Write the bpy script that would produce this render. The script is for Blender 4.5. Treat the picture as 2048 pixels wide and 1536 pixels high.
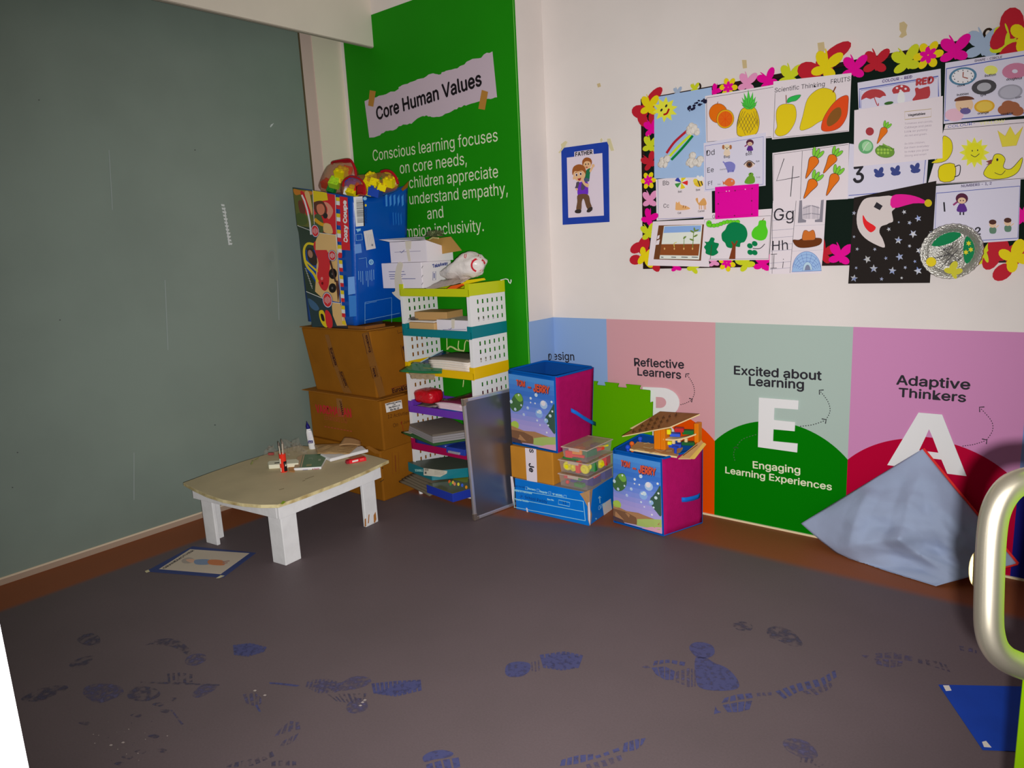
import bpy, bmesh, math, random
from mathutils import Vector, Matrix, noise
random.seed(7)
for o in list(bpy.data.objects): bpy.data.objects.remove(o)
sc = bpy.context.scene
COL = sc.collection
V = Vector
PI = math.pi

# ------------------------------------------------------------------ camera
FPX, YAW, PITCH, ROLL = 1439.0, 0.6899, 0.1936, -0.0496
H = 1.35
_f = V((-math.sin(YAW)*math.cos(PITCH), math.cos(YAW)*math.cos(PITCH), -math.sin(PITCH)))
_r = V((math.cos(YAW), math.sin(YAW), 0)); _u = _r.cross(_f)
RR = math.cos(ROLL)*_r + math.sin(ROLL)*_u
UU = -math.sin(ROLL)*_r + math.cos(ROLL)*_u
FF = _f
CAM = V((0, 0, H))
cd = bpy.data.cameras.new('camera'); cam = bpy.data.objects.new('camera', cd); COL.objects.link(cam)
cd.sensor_fit = 'HORIZONTAL'; cd.sensor_width = 36; cd.lens = FPX/2048*36
cd.clip_start = 0.02
cam.matrix_world = Matrix(((RR.x, UU.x, -FF.x, CAM.x), (RR.y, UU.y, -FF.y, CAM.y), (RR.z, UU.z, -FF.z, CAM.z), (0, 0, 0, 1)))
sc.camera = cam

# ------------------------------------------------------------------ light and exposure
vs = sc.view_settings
sc.display_settings.display_device = 'sRGB'
vs.view_transform = 'Standard'; vs.look = 'None'; vs.gamma = 1; vs.exposure = 0.0; vs.use_curve_mapping = False
w = bpy.data.worlds.new('world'); sc.world = w; w.use_nodes = True
bg = w.node_tree.nodes['Background']; bg.inputs[0].default_value = (1.0, 0.95, 0.9, 1); bg.inputs[1].default_value = 0.075
# the phone's flash beside its lens: the light this dark room was photographed by
ld = bpy.data.lights.new('phone_flash', 'SPOT'); ld.energy = 312; ld.color = (1.0, 0.975, 0.965)
ld.spot_size = math.radians(104); ld.spot_blend = 1.0; ld.shadow_soft_size = 0.008
flash = bpy.data.objects.new('phone_flash', ld); COL.objects.link(flash)
flash.location = CAM + RR*0.026 - UU*0.034
_aim = (FF + RR*((1060-1024)/FPX) + UU*((768-740)/FPX)).normalized()
flash.rotation_euler = _aim.to_track_quat('-Z', 'Y').to_euler()
# weak daylight coming in through the doorway behind
da = bpy.data.lights.new('doorway_daylight', 'AREA'); da.energy = 8; da.color = (1.0, 0.93, 0.85); da.shape = 'RECTANGLE'; da.size = 1.6; da.size_y = 1.6
dao = bpy.data.objects.new('doorway_daylight', da); COL.objects.link(dao)
dao.location = (0.9, -1.1, 2.1); dao.rotation_euler = (V((-2.3, 2.3, 0.3))-V((0.9, -1.1, 2.1))).to_track_quat('-Z', 'Y').to_euler()

# ------------------------------------------------------------------ helpers
YW, YG, XG = 3.1506, 2.9306, -3.602
XP = -2.2879
def ray(px, py): return FF + RR*((px-1024)/FPX) + UU*((768-py)/FPX)
def onplane(px, py, P, n):
    d = ray(px, py); t = (P-CAM).dot(n)/d.dot(n); return CAM+d*t
def ony(px, py, y): return onplane(px, py, V((0, y, 0)), V((0, 1, 0)))
def onx(px, py, x): return onplane(px, py, V((x, 0, 0)), V((1, 0, 0)))
def hz(px, py, z=0.0): return onplane(px, py, V((0, 0, z)), V((0, 0, 1)))

KB = 0.62
def lin(c):
    c = c/255.0
    return c/12.92 if c <= 0.04045 else ((c+0.055)/1.055)**2.4
def alb(c, k=None):
    return tuple(min(0.92, lin(x)/(k or KB)) for x in c)
_mc = {}
def P(c, rough=0.6, metal=0.0, spec=0.12, k=None, name=None, noise_s=0, noise_a=0.0, bump=0.0, bump_s=60, alpha=1.0, coat=0.0, c2=None, sheen=0):
    key = (tuple(c), rough, metal, spec, k, noise_s, noise_a, bump, bump_s, alpha, coat, c2, name, sheen)
    if key in _mc: return _mc[key]
    m = bpy.data.materials.new(name or 'paint_%d_%d_%d' % tuple(c)); m.use_nodes = True
    nt = m.node_tree; b = nt.nodes['Principled BSDF']
    col = alb(c, k)
    b.inputs['Base Color'].default_value = (*col, 1)
    b.inputs['Roughness'].default_value = rough; b.inputs['Metallic'].default_value = metal
    b.inputs['Specular IOR Level'].default_value = spec
    b.inputs['Alpha'].default_value = alpha
    b.inputs['Coat Weight'].default_value = coat; b.inputs['Coat Roughness'].default_value = 0.15
    if noise_s:
        tc = nt.nodes.new('ShaderNodeTexCoord'); nz = nt.nodes.new('ShaderNodeTexNoise'); mx = nt.nodes.new('ShaderNodeMix')
        nz.inputs['Scale'].default_value = noise_s; nz.inputs['Detail'].default_value = 5
        mx.data_type = 'RGBA'
        d = alb(c2, k) if c2 else tuple(x*(1-noise_a) for x in col)
        mx.inputs[6].default_value = (*col, 1); mx.inputs[7].default_value = (*d, 1)
        rp = nt.nodes.new('ShaderNodeMapRange'); rp.inputs[1].default_value = 0.4; rp.inputs[2].default_value = 0.68
        nt.links.new(tc.outputs['Object'], nz.inputs['Vector']); nt.links.new(nz.outputs['Fac'], rp.inputs[0]); nt.links.new(rp.outputs[0], mx.inputs[0])
        nt.links.new(mx.outputs[2], b.inputs['Base Color'])
    if bump:
        tc = nt.nodes.new('ShaderNodeTexCoord'); nz = nt.nodes.new('ShaderNodeTexNoise'); bp = nt.nodes.new('ShaderNodeBump')
        nz.inputs['Scale'].default_value = bump_s; nz.inputs['Detail'].default_value = 4
        bp.inputs['Strength'].default_value = bump; bp.inputs['Distance'].default_value = 0.01
        nt.links.new(tc.outputs['Object'], nz.inputs['Vector']); nt.links.new(nz.outputs['Fac'], bp.inputs['Height']); nt.links.new(bp.outputs[0], b.inputs['Normal'])
    _mc[key] = m
    return m

class MB:
    def __init__(s): s.v = []; s.f = []; s.m = []; s.mats = []
    def mi(s, m):
        if m not in s.mats: s.mats.append(m)
        return s.mats.index(m)
    def add(s, vs, fs, m):
        o = len(s.v); s.v += [V(p) for p in vs]; k = s.mi(m)
        for f in fs: s.f.append([i+o for i in f]); s.m.append(k)
        return s
    def hexa(s, p, m, mt=None, mf=None):
        # p: 4 bottom (ccw from above) + 4 top
        fs = [(3, 2, 1, 0), (4, 5, 6, 7), (0, 1, 5, 4), (1, 2, 6, 5), (2, 3, 7, 6), (3, 0, 4, 7)]
        s.add(p, fs, m)
        return s
    def box(s, lo, hi, m):
        a, b = V(lo), V(hi)
        return s.hexa([(a.x, a.y, a.z), (b.x, a.y, a.z), (b.x, b.y, a.z), (a.x, b.y, a.z), (a.x, a.y, b.z), (b.x, a.y, b.z), (b.x, b.y, b.z), (a.x, b.y, b.z)], m)
    def obox(s, c, sx, sy, sz, m, rz=0, mat=None):
        M = mat or Matrix.Rotation(rz, 3, 'Z'); c = V(c)
        q = [V(((-1, 1)[i]*sx/2, (-1, 1)[j]*sy/2, (-1, 1)[k]*sz/2)) for i, j, k in ((0,0,0),(1,0,0),(1,1,0),(0,1,0),(0,0,1),(1,0,1),(1,1,1),(0,1,1))]
        return s.hexa([c+M@x for x in q], m)
    def prism(s, pts, ext, m, mside=None):
        n = len(pts); a = [V(p) for p in pts]; b = [p+V(ext) for p in a]
        s.add(a+b, [tuple(range(n))[::-1], tuple(range(n, 2*n))], m)
        o = len(s.v)-2*n; k = s.mi(mside or m)
        for i in range(n):
            j = (i+1) % n; s.f.append([o+i, o+j, o+n+j, o+n+i]); s.m.append(k)
        return s
    def poly(s, pts, m): return s.add(pts, [tuple(range(len(pts)))], m)
    def tube(s, pts, r, m, n=8, closed=False):
        pts = [V(p) for p in pts]; N = len(pts); rings = []
        rs = r if isinstance(r, (list, tuple)) else [r]*N
        up = V((0.13, 0.21, 0.97)).normalized(); vs = []
        prev = None
        for i in range(N):
            if closed: t = pts[(i+1) % N]-pts[i-1]
            else: t = pts[min(i+1, N-1)]-pts[max(i-1, 0)]
            t.normalize()
            if prev is None:
                a = t.cross(up)
                if a.length < 1e-3: a = t.cross(V((1, 0, 0)))
            else: a = prev - t*prev.dot(t)
            a.normalize(); prev = a; b = t.cross(a)
            for k in range(n):
                th = 2*PI*k/n; vs.append(pts[i]+(a*math.cos(th)+b*math.sin(th))*rs[i])
        fs = []
        for i in range(N if closed else N-1):
            i2 = (i+1) % N
            for k in range(n):
                k2 = (k+1) % n; fs.append((i*n+k, i*n+k2, i2*n+k2, i2*n+k))
        if not closed: fs += [tuple(range(n))[::-1], tuple((N-1)*n+k for k in range(n))]
        return s.add(vs, fs, m)
    def lathe(s, prof, c, m, n=20, axis=None):
        c = V(c); M = axis.to_track_quat('Z', 'Y').to_matrix() if axis else Matrix.Identity(3)
        vs = []; N = len(prof)
        for r, z in prof:
            for k in range(n):
                th = 2*PI*k/n; vs.append(c+M@V((r*math.cos(th), r*math.sin(th), z)))
        fs = []
        for i in range(N-1):
            for k in range(n):
                k2 = (k+1) % n; fs.append((i*n+k, i*n+k2, (i+1)*n+k2, (i+1)*n+k))
        fs += [tuple(range(n))[::-1], tuple((N-1)*n+k for k in range(n))]
        return s.add(vs, fs, m)
    def grid(s, fn, nu, nv, m):
        vs = [fn(i/nu, j/nv) for j in range(nv+1) for i in range(nu+1)]
        fs = [(j*(nu+1)+i, j*(nu+1)+i+1, (j+1)*(nu+1)+i+1, (j+1)*(nu+1)+i) for j in range(nv) for i in range(nu)]
        return s.add(vs, fs, m)
    def ball(s, c, r, m, n=12, sq=(1, 1, 1)):
        c = V(c); pr = []
        for i in range(n//2+1):
            t = PI*i/(n//2); pr.append((max(1e-4, math.sin(t)), -math.cos(t)))
        o = len(s.v); s.lathe([(a*r, b*r) for a, b in pr], (0, 0, 0), m, n)
        for i in range(o, len(s.v)):
            p = s.v[i]; s.v[i] = c+V((p.x*sq[0], p.y*sq[1], p.z*sq[2]))
        return s
    def build(s, name, parent=None, smooth=None, bevel=0, loc=None, solid=0, label=None, deform=None, sub=0):
        me = bpy.data.meshes.new(name)
        base = V((0, 0, 0))
        if parent is not None:
            q = parent
            while q is not None: base += V(q.location); q = q.parent
        if parent is None:
            if loc is None and s.v:
                zs = min(p.z for p in s.v); loc = V((sum(p.x for p in s.v)/len(s.v), sum(p.y for p in s.v)/len(s.v), zs))
            base = V(loc)
        vv = [deform(p) for p in s.v] if deform else s.v
        me.from_pydata([tuple(p-base) for p in vv], [], s.f); me.update()
        for m in s.mats: me.materials.append(m)
        me.polygons.foreach_set('material_index', s.m)
        bm = bmesh.new(); bm.from_mesh(me)
        if solid == 0 and not getattr(s, 'raw', False): bmesh.ops.recalc_face_normals(bm, faces=bm.faces)
        if sub:
            bmesh.ops.subdivide_edges(bm, edges=bm.edges, cuts=sub, use_grid_fill=True)
        bm.to_mesh(me); bm.free()
        if smooth is not None:
            me.shade_smooth(); me.set_sharp_from_angle(angle=math.radians(smooth))
        o = bpy.data.objects.new(name, me); COL.objects.link(o)
        if parent is None: o.location = base
        else: o.parent = parent
        if bevel:
            b = o.modifiers.new('bevel', 'BEVEL'); b.width = bevel; b.segments = 2; b.limit_method = 'ANGLE'; b.angle_limit = math.radians(40)
        if solid:
            b = o.modifiers.new('solid', 'SOLIDIFY'); b.thickness = solid; b.offset = 0
        if label: o['label'] = label
        return o

def empty(name, loc, label=None, cat=None, group=None):
    o = bpy.data.objects.new(name, None); COL.objects.link(o); o.location = V(loc); o.empty_display_size = 0.05
    if label: tag(o, label, cat, group)
    return o
def tag(o, label, cat, group=None):
    o['label'] = label; o['category'] = cat
    if group: o['group'] = group
    return o
def struct(o):
    o['kind'] = 'structure'; return o

# lettering: glyph outlines turned into flat faces
_fonts = {}
def font(kind):
    if kind in _fonts: return _fonts[kind]
    f = None
    try: f = bpy.data.fonts.load(bpy.utils.system_resource('DATAFILES') + '/fonts/Inter.woff2')
    except Exception: f = None
    _fonts[kind] = f
    return f
_tc = {}
def glyphs(s, bold=0.0, space=1.0):
    k = (s, bold, space)
    if k in _tc: return _tc[k]
    cu = bpy.data.curves.new('lettering', 'FONT'); cu.body = s; cu.size = 1
    if font('sans'): cu.font = font('sans')
    cu.resolution_u = 3; cu.space_character = space
    o = bpy.data.objects.new('lettering', cu)
    COL.objects.link(o); bpy.context.view_layer.update()
    me = bpy.data.meshes.new_from_object(o)
    vs = [(v.co.x, v.co.y) for v in me.vertices]; fs = [tuple(p.vertices) for p in me.polygons]
    bpy.data.objects.remove(o); bpy.data.curves.remove(cu); bpy.data.meshes.remove(me)
    # each piece of a glyph gets a hair of height, so that no two faces lie in exactly one plane
    v2, f2 = [], []
    for q, f in enumerate(fs):
        o_ = len(v2); v2 += [(vs[i][0], vs[i][1], q % 8) for i in f]; f2.append(tuple(range(o_, o_+len(f))))
    vs, fs = v2, f2
    if bold > 0:   # heavier strokes: the same glyphs laid again, nudged by the stroke weight
        V0, F0 = vs, fs; vs, fs = [], []
        for c, (dx, dy) in enumerate(((0, 0), (bold, 0), (-bold, 0), (0, bold), (0, -bold))):
            o_ = len(vs); vs += [(x+dx, y+dy, l+8*c) for x, y, l in V0]; fs += [tuple(i+o_ for i in f) for f in F0]
    _tc[k] = (vs, fs)
    return vs, fs

def sm(pts, closed=True, n=4):
    # Catmull-Rom smoothing of a 2-D outline
    out = []; N = len(pts)
    rng = range(N) if closed else range(N-1)
    for i in rng:
        if closed: a, b, c, d = pts[i-1], pts[i], pts[(i+1) % N], pts[(i+2) % N]
        else: a, b, c, d = pts[max(i-1, 0)], pts[i], pts[i+1], pts[min(i+2, N-1)]
        for k in range(n):
            t = k/n
            out.append(tuple(0.5*(2*b[j]+(c[j]-a[j])*t+(2*a[j]-5*b[j]+4*c[j]-d[j])*t*t+(3*b[j]-a[j]-3*c[j]+d[j])*t**3) for j in (0, 1)))
    if not closed: out.append(tuple(pts[-1]))
    return out
def ell(cx, cy, rx, ry=None, rot=0, n=20, a0=0, a1=360):
    ry = rx if ry is None else ry; out = []
    full = abs(a1-a0) >= 360
    for k in range(n if full else n+1):
        t = math.radians(a0+(a1-a0)*k/n); x, y = rx*math.cos(t), ry*math.sin(t); r = math.radians(rot)
        out.append((cx+x*math.cos(r)-y*math.sin(r), cy+x*math.sin(r)+y*math.cos(r)))
    return out
def starpts(cx, cy, r, r2=None, n=5, rot=0):
    r2 = r*0.45 if r2 is None else r2
    return [(cx+(r if k % 2 == 0 else r2)*math.sin(math.radians(rot)+PI*k/n), cy-(r if k % 2 == 0 else r2)*math.cos(math.radians(rot)+PI*k/n)) for k in range(2*n)]

class Flat:
    """Printed or drawn artwork on a plane: 2-D coordinates are measured on the photograph
    (with an optional zoom: x0, y0, s) and cast once onto the real plane the sheet lies in."""
    def __init__(s, plane_p, n, zoom=None, step=0.00016, mb=None):
        s.p = V(plane_p); s.n = V(n).normalized(); s.z = zoom; s.k = 0; s.step = step; s.mb = mb or MB(); s.mb.raw = True
        if (CAM-s.p).dot(s.n) < 0: s.n = -s.n
    def px(s, q):
        if s.z: return (s.z[0]+q[0]/s.z[2], s.z[1]+q[1]/s.z[2])
        return q
    def pt(s, q, off=None):
        x, y = s.px(q); o = s.k*s.step if off is None else off
        return onplane(x, y, s.p+s.n*o, s.n)
    def fix(s, vs, fs, m):
        o = len(s.mb.v); s.mb.v += vs; k = s.mb.mi(m)
        for f in fs:
            a = V((0, 0, 0))
            for i in range(len(f)): a += vs[f[i]].cross(vs[f[(i+1) % len(f)]])
            f2 = list(f) if a.dot(s.n) > 0 else list(f)[::-1]
            s.mb.f.append([i+o for i in f2]); s.mb.m.append(k)
    def slab(s, pts, m, t=0.0008):
        a = [s.pt(q, 0) for q in pts]; s.k += 1
        b = [p+s.n*t for p in a]
        s.p = s.p+s.n*t; n = len(a)
        s.fix(a+b, [], m); o = len(s.mb.v)-2*n; k = s.mb.mi(m)
        f = list(range(n, 2*n)); ar = V((0, 0, 0))
        for i in range(n): ar += b[i].cross(b[(i+1) % n])
        flip = ar.dot(s.n) < 0
        fs = [f, list(range(n))[::-1]]+[[i, (i+1) % n, n+(i+1) % n, n+i] for i in range(n)]
        for q in fs:
            q = q[::-1] if flip else q
            s.mb.f.append([i+o for i in q]); s.mb.m.append(k)
        return s
    def poly(s, pts, m):
        s.k += 1; s.fix([s.pt(q) for q in pts], [tuple(range(len(pts)))], m); return s
    def line(s, pts, w, m, closed=False):
        s.k += 1
        N = len(pts); L = []; R = []
        for i in range(N):
            if closed: a, b = pts[i-1], pts[(i+1) % N]
            else: a, b = pts[max(i-1, 0)], pts[min(i+1, N-1)]
            dx, dy = b[0]-a[0], b[1]-a[1]; l = math.hypot(dx, dy) or 1
            ww = w if not isinstance(w, (list, tuple)) else w[i]
            nx, ny = -dy/l*ww/2, dx/l*ww/2
            L.append(s.pt((pts[i][0]+nx, pts[i][1]+ny))); R.append(s.pt((pts[i][0]-nx, pts[i][1]-ny)))
        fs = [(i, (i+1) % N, N+(i+1) % N, N+i) for i in range(N if closed else N-1)]
        s.fix(L+R, fs, m); return s
    def outl(s, pts, m, lm, w):
        s.poly(pts, m); s.line(pts, w, lm, True); return s
    def text(s, st, a, b, m, bold=0.0, h=None, up=None, space=1.0):
        vs, fs = glyphs(st, bold, space)
        if not vs: return s
        s.k += 1
        A, B = s.pt(a), s.pt(b); d = B-A; L = d.length; d.normalize()
        u = s.n.cross(d); u.normalize()
        if up is not None:
            C = s.pt(up); u = C-A; hh = u.length; u.normalize()
        x0 = min(p[0] for p in vs); x1 = max(p[0] for p in vs); sc_ = L/(x1-x0)
        sy = sc_ if h is None else h*sc_
        s.fix([A+d*((p[0]-x0)*sc_)+u*(p[1]*sy)+s.n*(p[2]*1.4e-5) for p in vs], fs, m); s.k += 3 if bold > 0 else 0; return s
    def build(s, name, parent=None, **k):
        return s.mb.build(name, parent, **k)
WN = V((0, -1, 0))
# ------------------------------------------------------------------ the setting
WHITE = P((203, 192, 188), 0.55, name='white_wall_paint', noise_s=3, noise_a=0.05)
WHITE2 = P((196, 188, 176), 0.55, name='white_board_paint', noise_s=3, noise_a=0.05)
ZC = 3.05
def floor_mat():
    m = bpy.data.materials.new('grey_vinyl_with_brown_border'); m.use_nodes = True; nt = m.node_tree; b = nt.nodes['Principled BSDF']; N = nt.nodes.new; L = nt.links.new
    geo = N('ShaderNodeNewGeometry'); sp = N('ShaderNodeSeparateXYZ'); L(geo.outputs['Position'], sp.inputs[0])
    nz = N('ShaderNodeTexNoise'); nz.inputs['Scale'].default_value = 2.2; nz.inputs['Detail'].default_value = 6; L(geo.outputs['Position'], nz.inputs['Vector'])
    fine = N('ShaderNodeTexNoise'); fine.inputs['Scale'].default_value = 170; fine.inputs['Detail'].default_value = 3; L(geo.outputs['Position'], fine.inputs['Vector'])
    mx = N('ShaderNodeMix'); mx.data_type = 'RGBA'
    mx.inputs[6].default_value = (*alb(FLOOR_A), 1); mx.inputs[7].default_value = (*alb(FLOOR_B), 1); L(nz.outputs['Fac'], mx.inputs[0])
    # the border steps out round the pillar at the left and runs along the wall at the right
    jog = N('ShaderNodeMapRange'); jog.interpolation_type = 'SMOOTHSTEP'; jog.inputs[1].default_value = -2.3; jog.inputs[2].default_value = -1.45; jog.inputs[3].default_value = 0.225; jog.inputs[4].default_value = 0.0; L(sp.outputs['X'], jog.inputs[0])
    yj = N('ShaderNodeMath'); yj.operation = 'ADD'; L(sp.outputs['Y'], yj.inputs[0]); L(jog.outputs[0], yj.inputs[1])
    my = N('ShaderNodeMapRange'); my.interpolation_type = 'SMOOTHSTEP'; my.inputs[1].default_value = 2.79; my.inputs[2].default_value = 2.86
    L(yj.outputs[0], my.inputs[0])
    xx = N('ShaderNodeMath'); xx.operation = 'MULTIPLY_ADD'; xx.inputs[1].default_value = 0.0; L(sp.outputs['Y'], xx.inputs[0]); 
    L(sp.outputs['X'], xx.inputs[2])
    # the border beside the glass tapers slightly along the wall
    mxx = N('ShaderNodeMapRange'); mxx.interpolation_type = 'SMOOTHSTEP'; mxx.inputs[1].default_value = -3.295; mxx.inputs[2].default_value = -3.345; L(xx.outputs[0], mxx.inputs[0])
    ad = N('ShaderNodeMath'); ad.operation = 'MAXIMUM'; L(my.outputs[0], ad.inputs[0]); L(mxx.outputs[0], ad.inputs[1])
    br = N('ShaderNodeMix'); br.data_type = 'RGBA'; br.inputs[7].default_value = (*alb(FLOOR_BROWN), 1); L(ad.outputs[0], br.inputs[0]); L(mx.outputs[2], br.inputs[6])
    fr = N('ShaderNodeMapRange'); fr.inputs[3].default_value = 0.86; fr.inputs[4].default_value = 1.14; L(fine.outputs['Fac'], fr.inputs[0])
    mu = N('ShaderNodeMix'); mu.data_type = 'RGBA'; mu.blend_type = 'MULTIPLY'; mu.inputs[0].default_value = 1; L(br.outputs[2], mu.inputs[6]); L(fr.outputs[0], mu.inputs[7])
    L(mu.outputs[2], b.inputs['Base Color'])
    b.inputs['Roughness'].default_value = 0.55; b.inputs['Specular IOR Level'].default_value = 0.2
    return m
FLOOR_A, FLOOR_B, FLOOR_BROWN = (92, 80, 83), (78, 69, 70), (122, 69, 41)
FLM = floor_mat()
fm = MB(); fm.box((XG-0.2, -0.6, -0.05), (2.2, YW+0.12, 0), FLM)
# shoe prints scuffed through the floor's dust: flat marks that belong to the floor
def print_mat(c, name, lo=0.38, hi=0.6, sc_=60):
    m = bpy.data.materials.new(name); m.use_nodes = True; nt = m.node_tree; b = nt.nodes['Principled BSDF']
    g = nt.nodes.new('ShaderNodeNewGeometry'); nz = nt.nodes.new('ShaderNodeTexNoise'); nz.inputs['Scale'].default_value = sc_; nz.inputs['Detail'].default_value = 4
    r = nt.nodes.new('ShaderNodeMapRange'); r.inputs[1].default_value = lo; r.inputs[2].default_value = hi
    nt.links.new(g.outputs['Position'], nz.inputs['Vector']); nt.links.new(nz.outputs['Fac'], r.inputs[0]); nt.links.new(r.outputs[0], b.inputs['Alpha'])
    b.inputs['Base Color'].default_value = (*alb(c), 1); b.inputs['Roughness'].default_value = 0.5; b.inputs['Specular IOR Level'].default_value = 0.25
    return m
PB = print_mat((62, 64, 100), 'blue_scuff', 0.2, 0.5); PB2 = print_mat((74, 70, 96), 'faint_blue_scuff', 0.36, 0.66)
PD = print_mat((66, 62, 80), 'dusty_scuff', 0.42, 0.66, 40)
PW = P((150, 140, 135), 0.8, name='dust_speck')
fl = Flat((0, 0, 0.0006), (0, 0, 1), None, 0.00006)
fl.mb = fm; fm.raw = True
def ribbed(pts_a, pts_b, n, m, gap=0.35, w=None):
    # a sole print as a row of cross bars between two side lines
    for i in range(n):
        t0, t1 = i/n, (i+1-gap)/n
        def at(L, t):
            x = t*(len(L)-1); k = min(int(x), len(L)-2); q = x-k
            return (L[k][0]*(1-q)+L[k+1][0]*q, L[k][1]*(1-q)+L[k+1][1]*q)
        fl.k = 1; fl.poly([at(pts_a, t0), at(pts_a, t1), at(pts_b, t1), at(pts_b, t0)], m)
def blob(pts, m): fl.k = 0; fl.poly(sm(pts), m)
ZF = lambda x, y: (800+x*0.6094, 1200+y*0.6094)
ZL = lambda x, y: (x*0.43945, 1200+y*0.43945)
def zf(L): return [ZF(*q) for q in L]
def zl(L): return [ZL(*q) for q in L]
# right half of the floor
blob(zf([(345, 238), (352, 212), (385, 202), (425, 208), (425, 232), (400, 250), (360, 252)]), PB)
ribbed(zf([(458, 180), (540, 168), (605, 182)]), zf([(470, 222), (530, 232), (590, 222)]), 9, PB, 0.25); blob(zf([(480, 185), (540, 176), (590, 186), (580, 220), (520, 226), (478, 214)]), PB)
ribbed(zf([(430, 205), (462, 195)]), zf([(432, 240), (465, 228)]), 3, PB2, 0.5)
blob(zf([(950, 160), (960, 142), (990, 138), (1025, 150), (1032, 175), (1010, 190), (975, 188)]), PB)
blob(zf([(970, 190), (1005, 190), (1030, 205), (1075, 225), (1108, 262), (1108, 290), (1050, 298), (985, 288), (970, 250)]), PB)
ribbed(zf([(835, 200), (880, 195), (945, 205)]), zf([(830, 215), (880, 205), (940, 218)]), 5, PB, 0.3)
ribbed(zf([(825, 222), (870, 218), (905, 235)]), zf([(840, 245), (870, 262), (900, 262)]), 4, PB, 0.15)
ribbed(zf([(905, 235), (950, 222), (975, 232)]), zf([(905, 268), (950, 288), (975, 282)]), 5, PB2, 0.4)
fl.poly(zf([(792, 220), (812, 214), (822, 222), (808, 224)]), PB2)
ribbed(zf([(1065, 322), (1105, 310), (1160, 305)]), zf([(1055, 338), (1110, 328), (1165, 320)]), 4, PB, 0.25)
ribbed(zf([(1058, 345), (1110, 335), (1160, 330)]), zf([(1075, 368), (1110, 368), (1150, 358)]), 4, PB, 0.15)
fl.poly(zf([(1030, 375), (1035, 348), (1042, 362), (1055, 368)]), PB)
ribbed(zf([(1170, 305), (1225, 302)]), zf([(1172, 316), (1225, 312)]), 3, PB2, 0.3)
ribbed(zf([(1232, 300), (1300, 275), (1380, 258), (1435, 225)]), zf([(1262, 325), (1310, 300), (1390, 280), (1440, 248)]), 9, PB, 0.4)
ribbed(zf([(1320, 300), (1380, 285), (1420, 265)]), zf([(1350, 318), (1390, 305), (1425, 280)]), 5, PB2, 0.4)
blob(zf([(1090, 80), (1120, 70), (1155, 82), (1150, 100), (1110, 98)]), PD)
blob(zf([(1205, 95), (1240, 86), (1290, 105), (1322, 145), (1290, 152), (1235, 130), (1210, 120)]), PD)
ribbed(zf([(1560, 175), (1620, 172), (1690, 188)]), zf([(1562, 190), (1620, 192), (1690, 202)]), 4, PB2, 0.25)
ribbed(zf([(1556, 192), (1610, 196), (1655, 202)]), zf([(1565, 212), (1610, 222), (1650, 216)]), 4, PB2, 0.2)
fl.poly(zf([(1512, 180), (1540, 182), (1530, 192)]), PB2)
ribbed(zf([(1700, 192), (1760, 200), (1800, 215)]), zf([(1700, 206), (1770, 225), (1815, 240)]), 5, PD, 0.45)
ribbed(zf([(1835, 150), (1880, 158), (1900, 168)]), zf([(1838, 165), (1880, 172), (1900, 182)]), 3, PB2, 0.5)
blob(zf([(1258, 462), (1285, 454), (1330, 462), (1362, 488), (1370, 515), (1330, 520), (1280, 500), (1260, 480)]), PB2)
ribbed(zf([(1290, 515), (1350, 518), (1400, 545)]), zf([(1290, 530), (1345, 535), (1385, 553)]), 6, PD, 0.5)
ribbed(zf([(735, 470), (770, 458), (812, 452)]), zf([(730, 500), (775, 492), (800, 470)]), 4, PB, 0.25)
ribbed(zf([(640, 512), (680, 498), (730, 480)]), zf([(645, 520), (685, 508), (735, 490)]), 3, PB, 0.4)
ribbed(zf([(530, 525), (580, 510), (640, 505)]), zf([(525, 545), (580, 538), (640, 520)]), 5, PB, 0.25)
ribbed(zf([(610, 540), (670, 525), (735, 505)]), zf([(615, 555), (680, 545), (740, 520)]), 5, PB2, 0.4)
blob(zf([(75, 515), (100, 498), (140, 492), (175, 502), (160, 516), (110, 524), (82, 532)]), PB)
ribbed(zf([(85, 540), (140, 525), (200, 515)]), zf([(90, 565), (150, 560), (205, 545)]), 4, PB, 0.25)
# left half of the floor
blob(zl([(845, 290), (850, 262), (890, 244), (935, 250), (935, 275), (890, 298)]), PB2)
ribbed(zl([(1060, 205), (1140, 195), (1218, 215)]), zl([(1065, 250), (1130, 258), (1205, 235)]), 9, PB, 0.2); blob(zl([(1075, 208), (1140, 200), (1195, 215), (1180, 240), (1110, 252), (1070, 240)]), PB)
blob(zl([(660, 205), (720, 180), (800, 178), (870, 230), (850, 248), (790, 215), (700, 202)]), PD)
blob(zl([(350, 180), (400, 150), (450, 165), (450, 200), (390, 205)]), PD); blob(zl([(315, 295), (360, 265), (425, 255), (400, 290), (340, 308)]), PD)
ribbed(zl([(1400, 365), (1480, 358), (1560, 375)]), zl([(1390, 395), (1450, 425), (1540, 420)]), 9, PB2, 0.35)
blob(zl([(1410, 385), (1480, 368), (1550, 375), (1600, 350), (1660, 348), (1690, 370), (1640, 400), (1540, 415), (1450, 412)]), PB2)
ribbed(zl([(1690, 380), (1800, 368), (1920, 362)]), zl([(1700, 425), (1800, 440), (1925, 410)]), 11, PB, 0.25)
blob(zl([(1700, 420), (1760, 405), (1830, 375), (1910, 370), (1900, 400), (1800, 432)]), PB)
ribbed(zl([(1490, 430), (1580, 425), (1680, 425)]), zl([(1530, 460), (1600, 470), (1670, 450)]), 8, PD, 0.5)
blob(zl([(1575, 490), (1590, 465), (1630, 445), (1668, 460), (1670, 495), (1630, 515), (1590, 512)]), PB2)
fl.poly(zl([(1225, 374), (1290, 378), (1365, 388), (1350, 394), (1260, 384), (1228, 382)]), PB)
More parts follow.
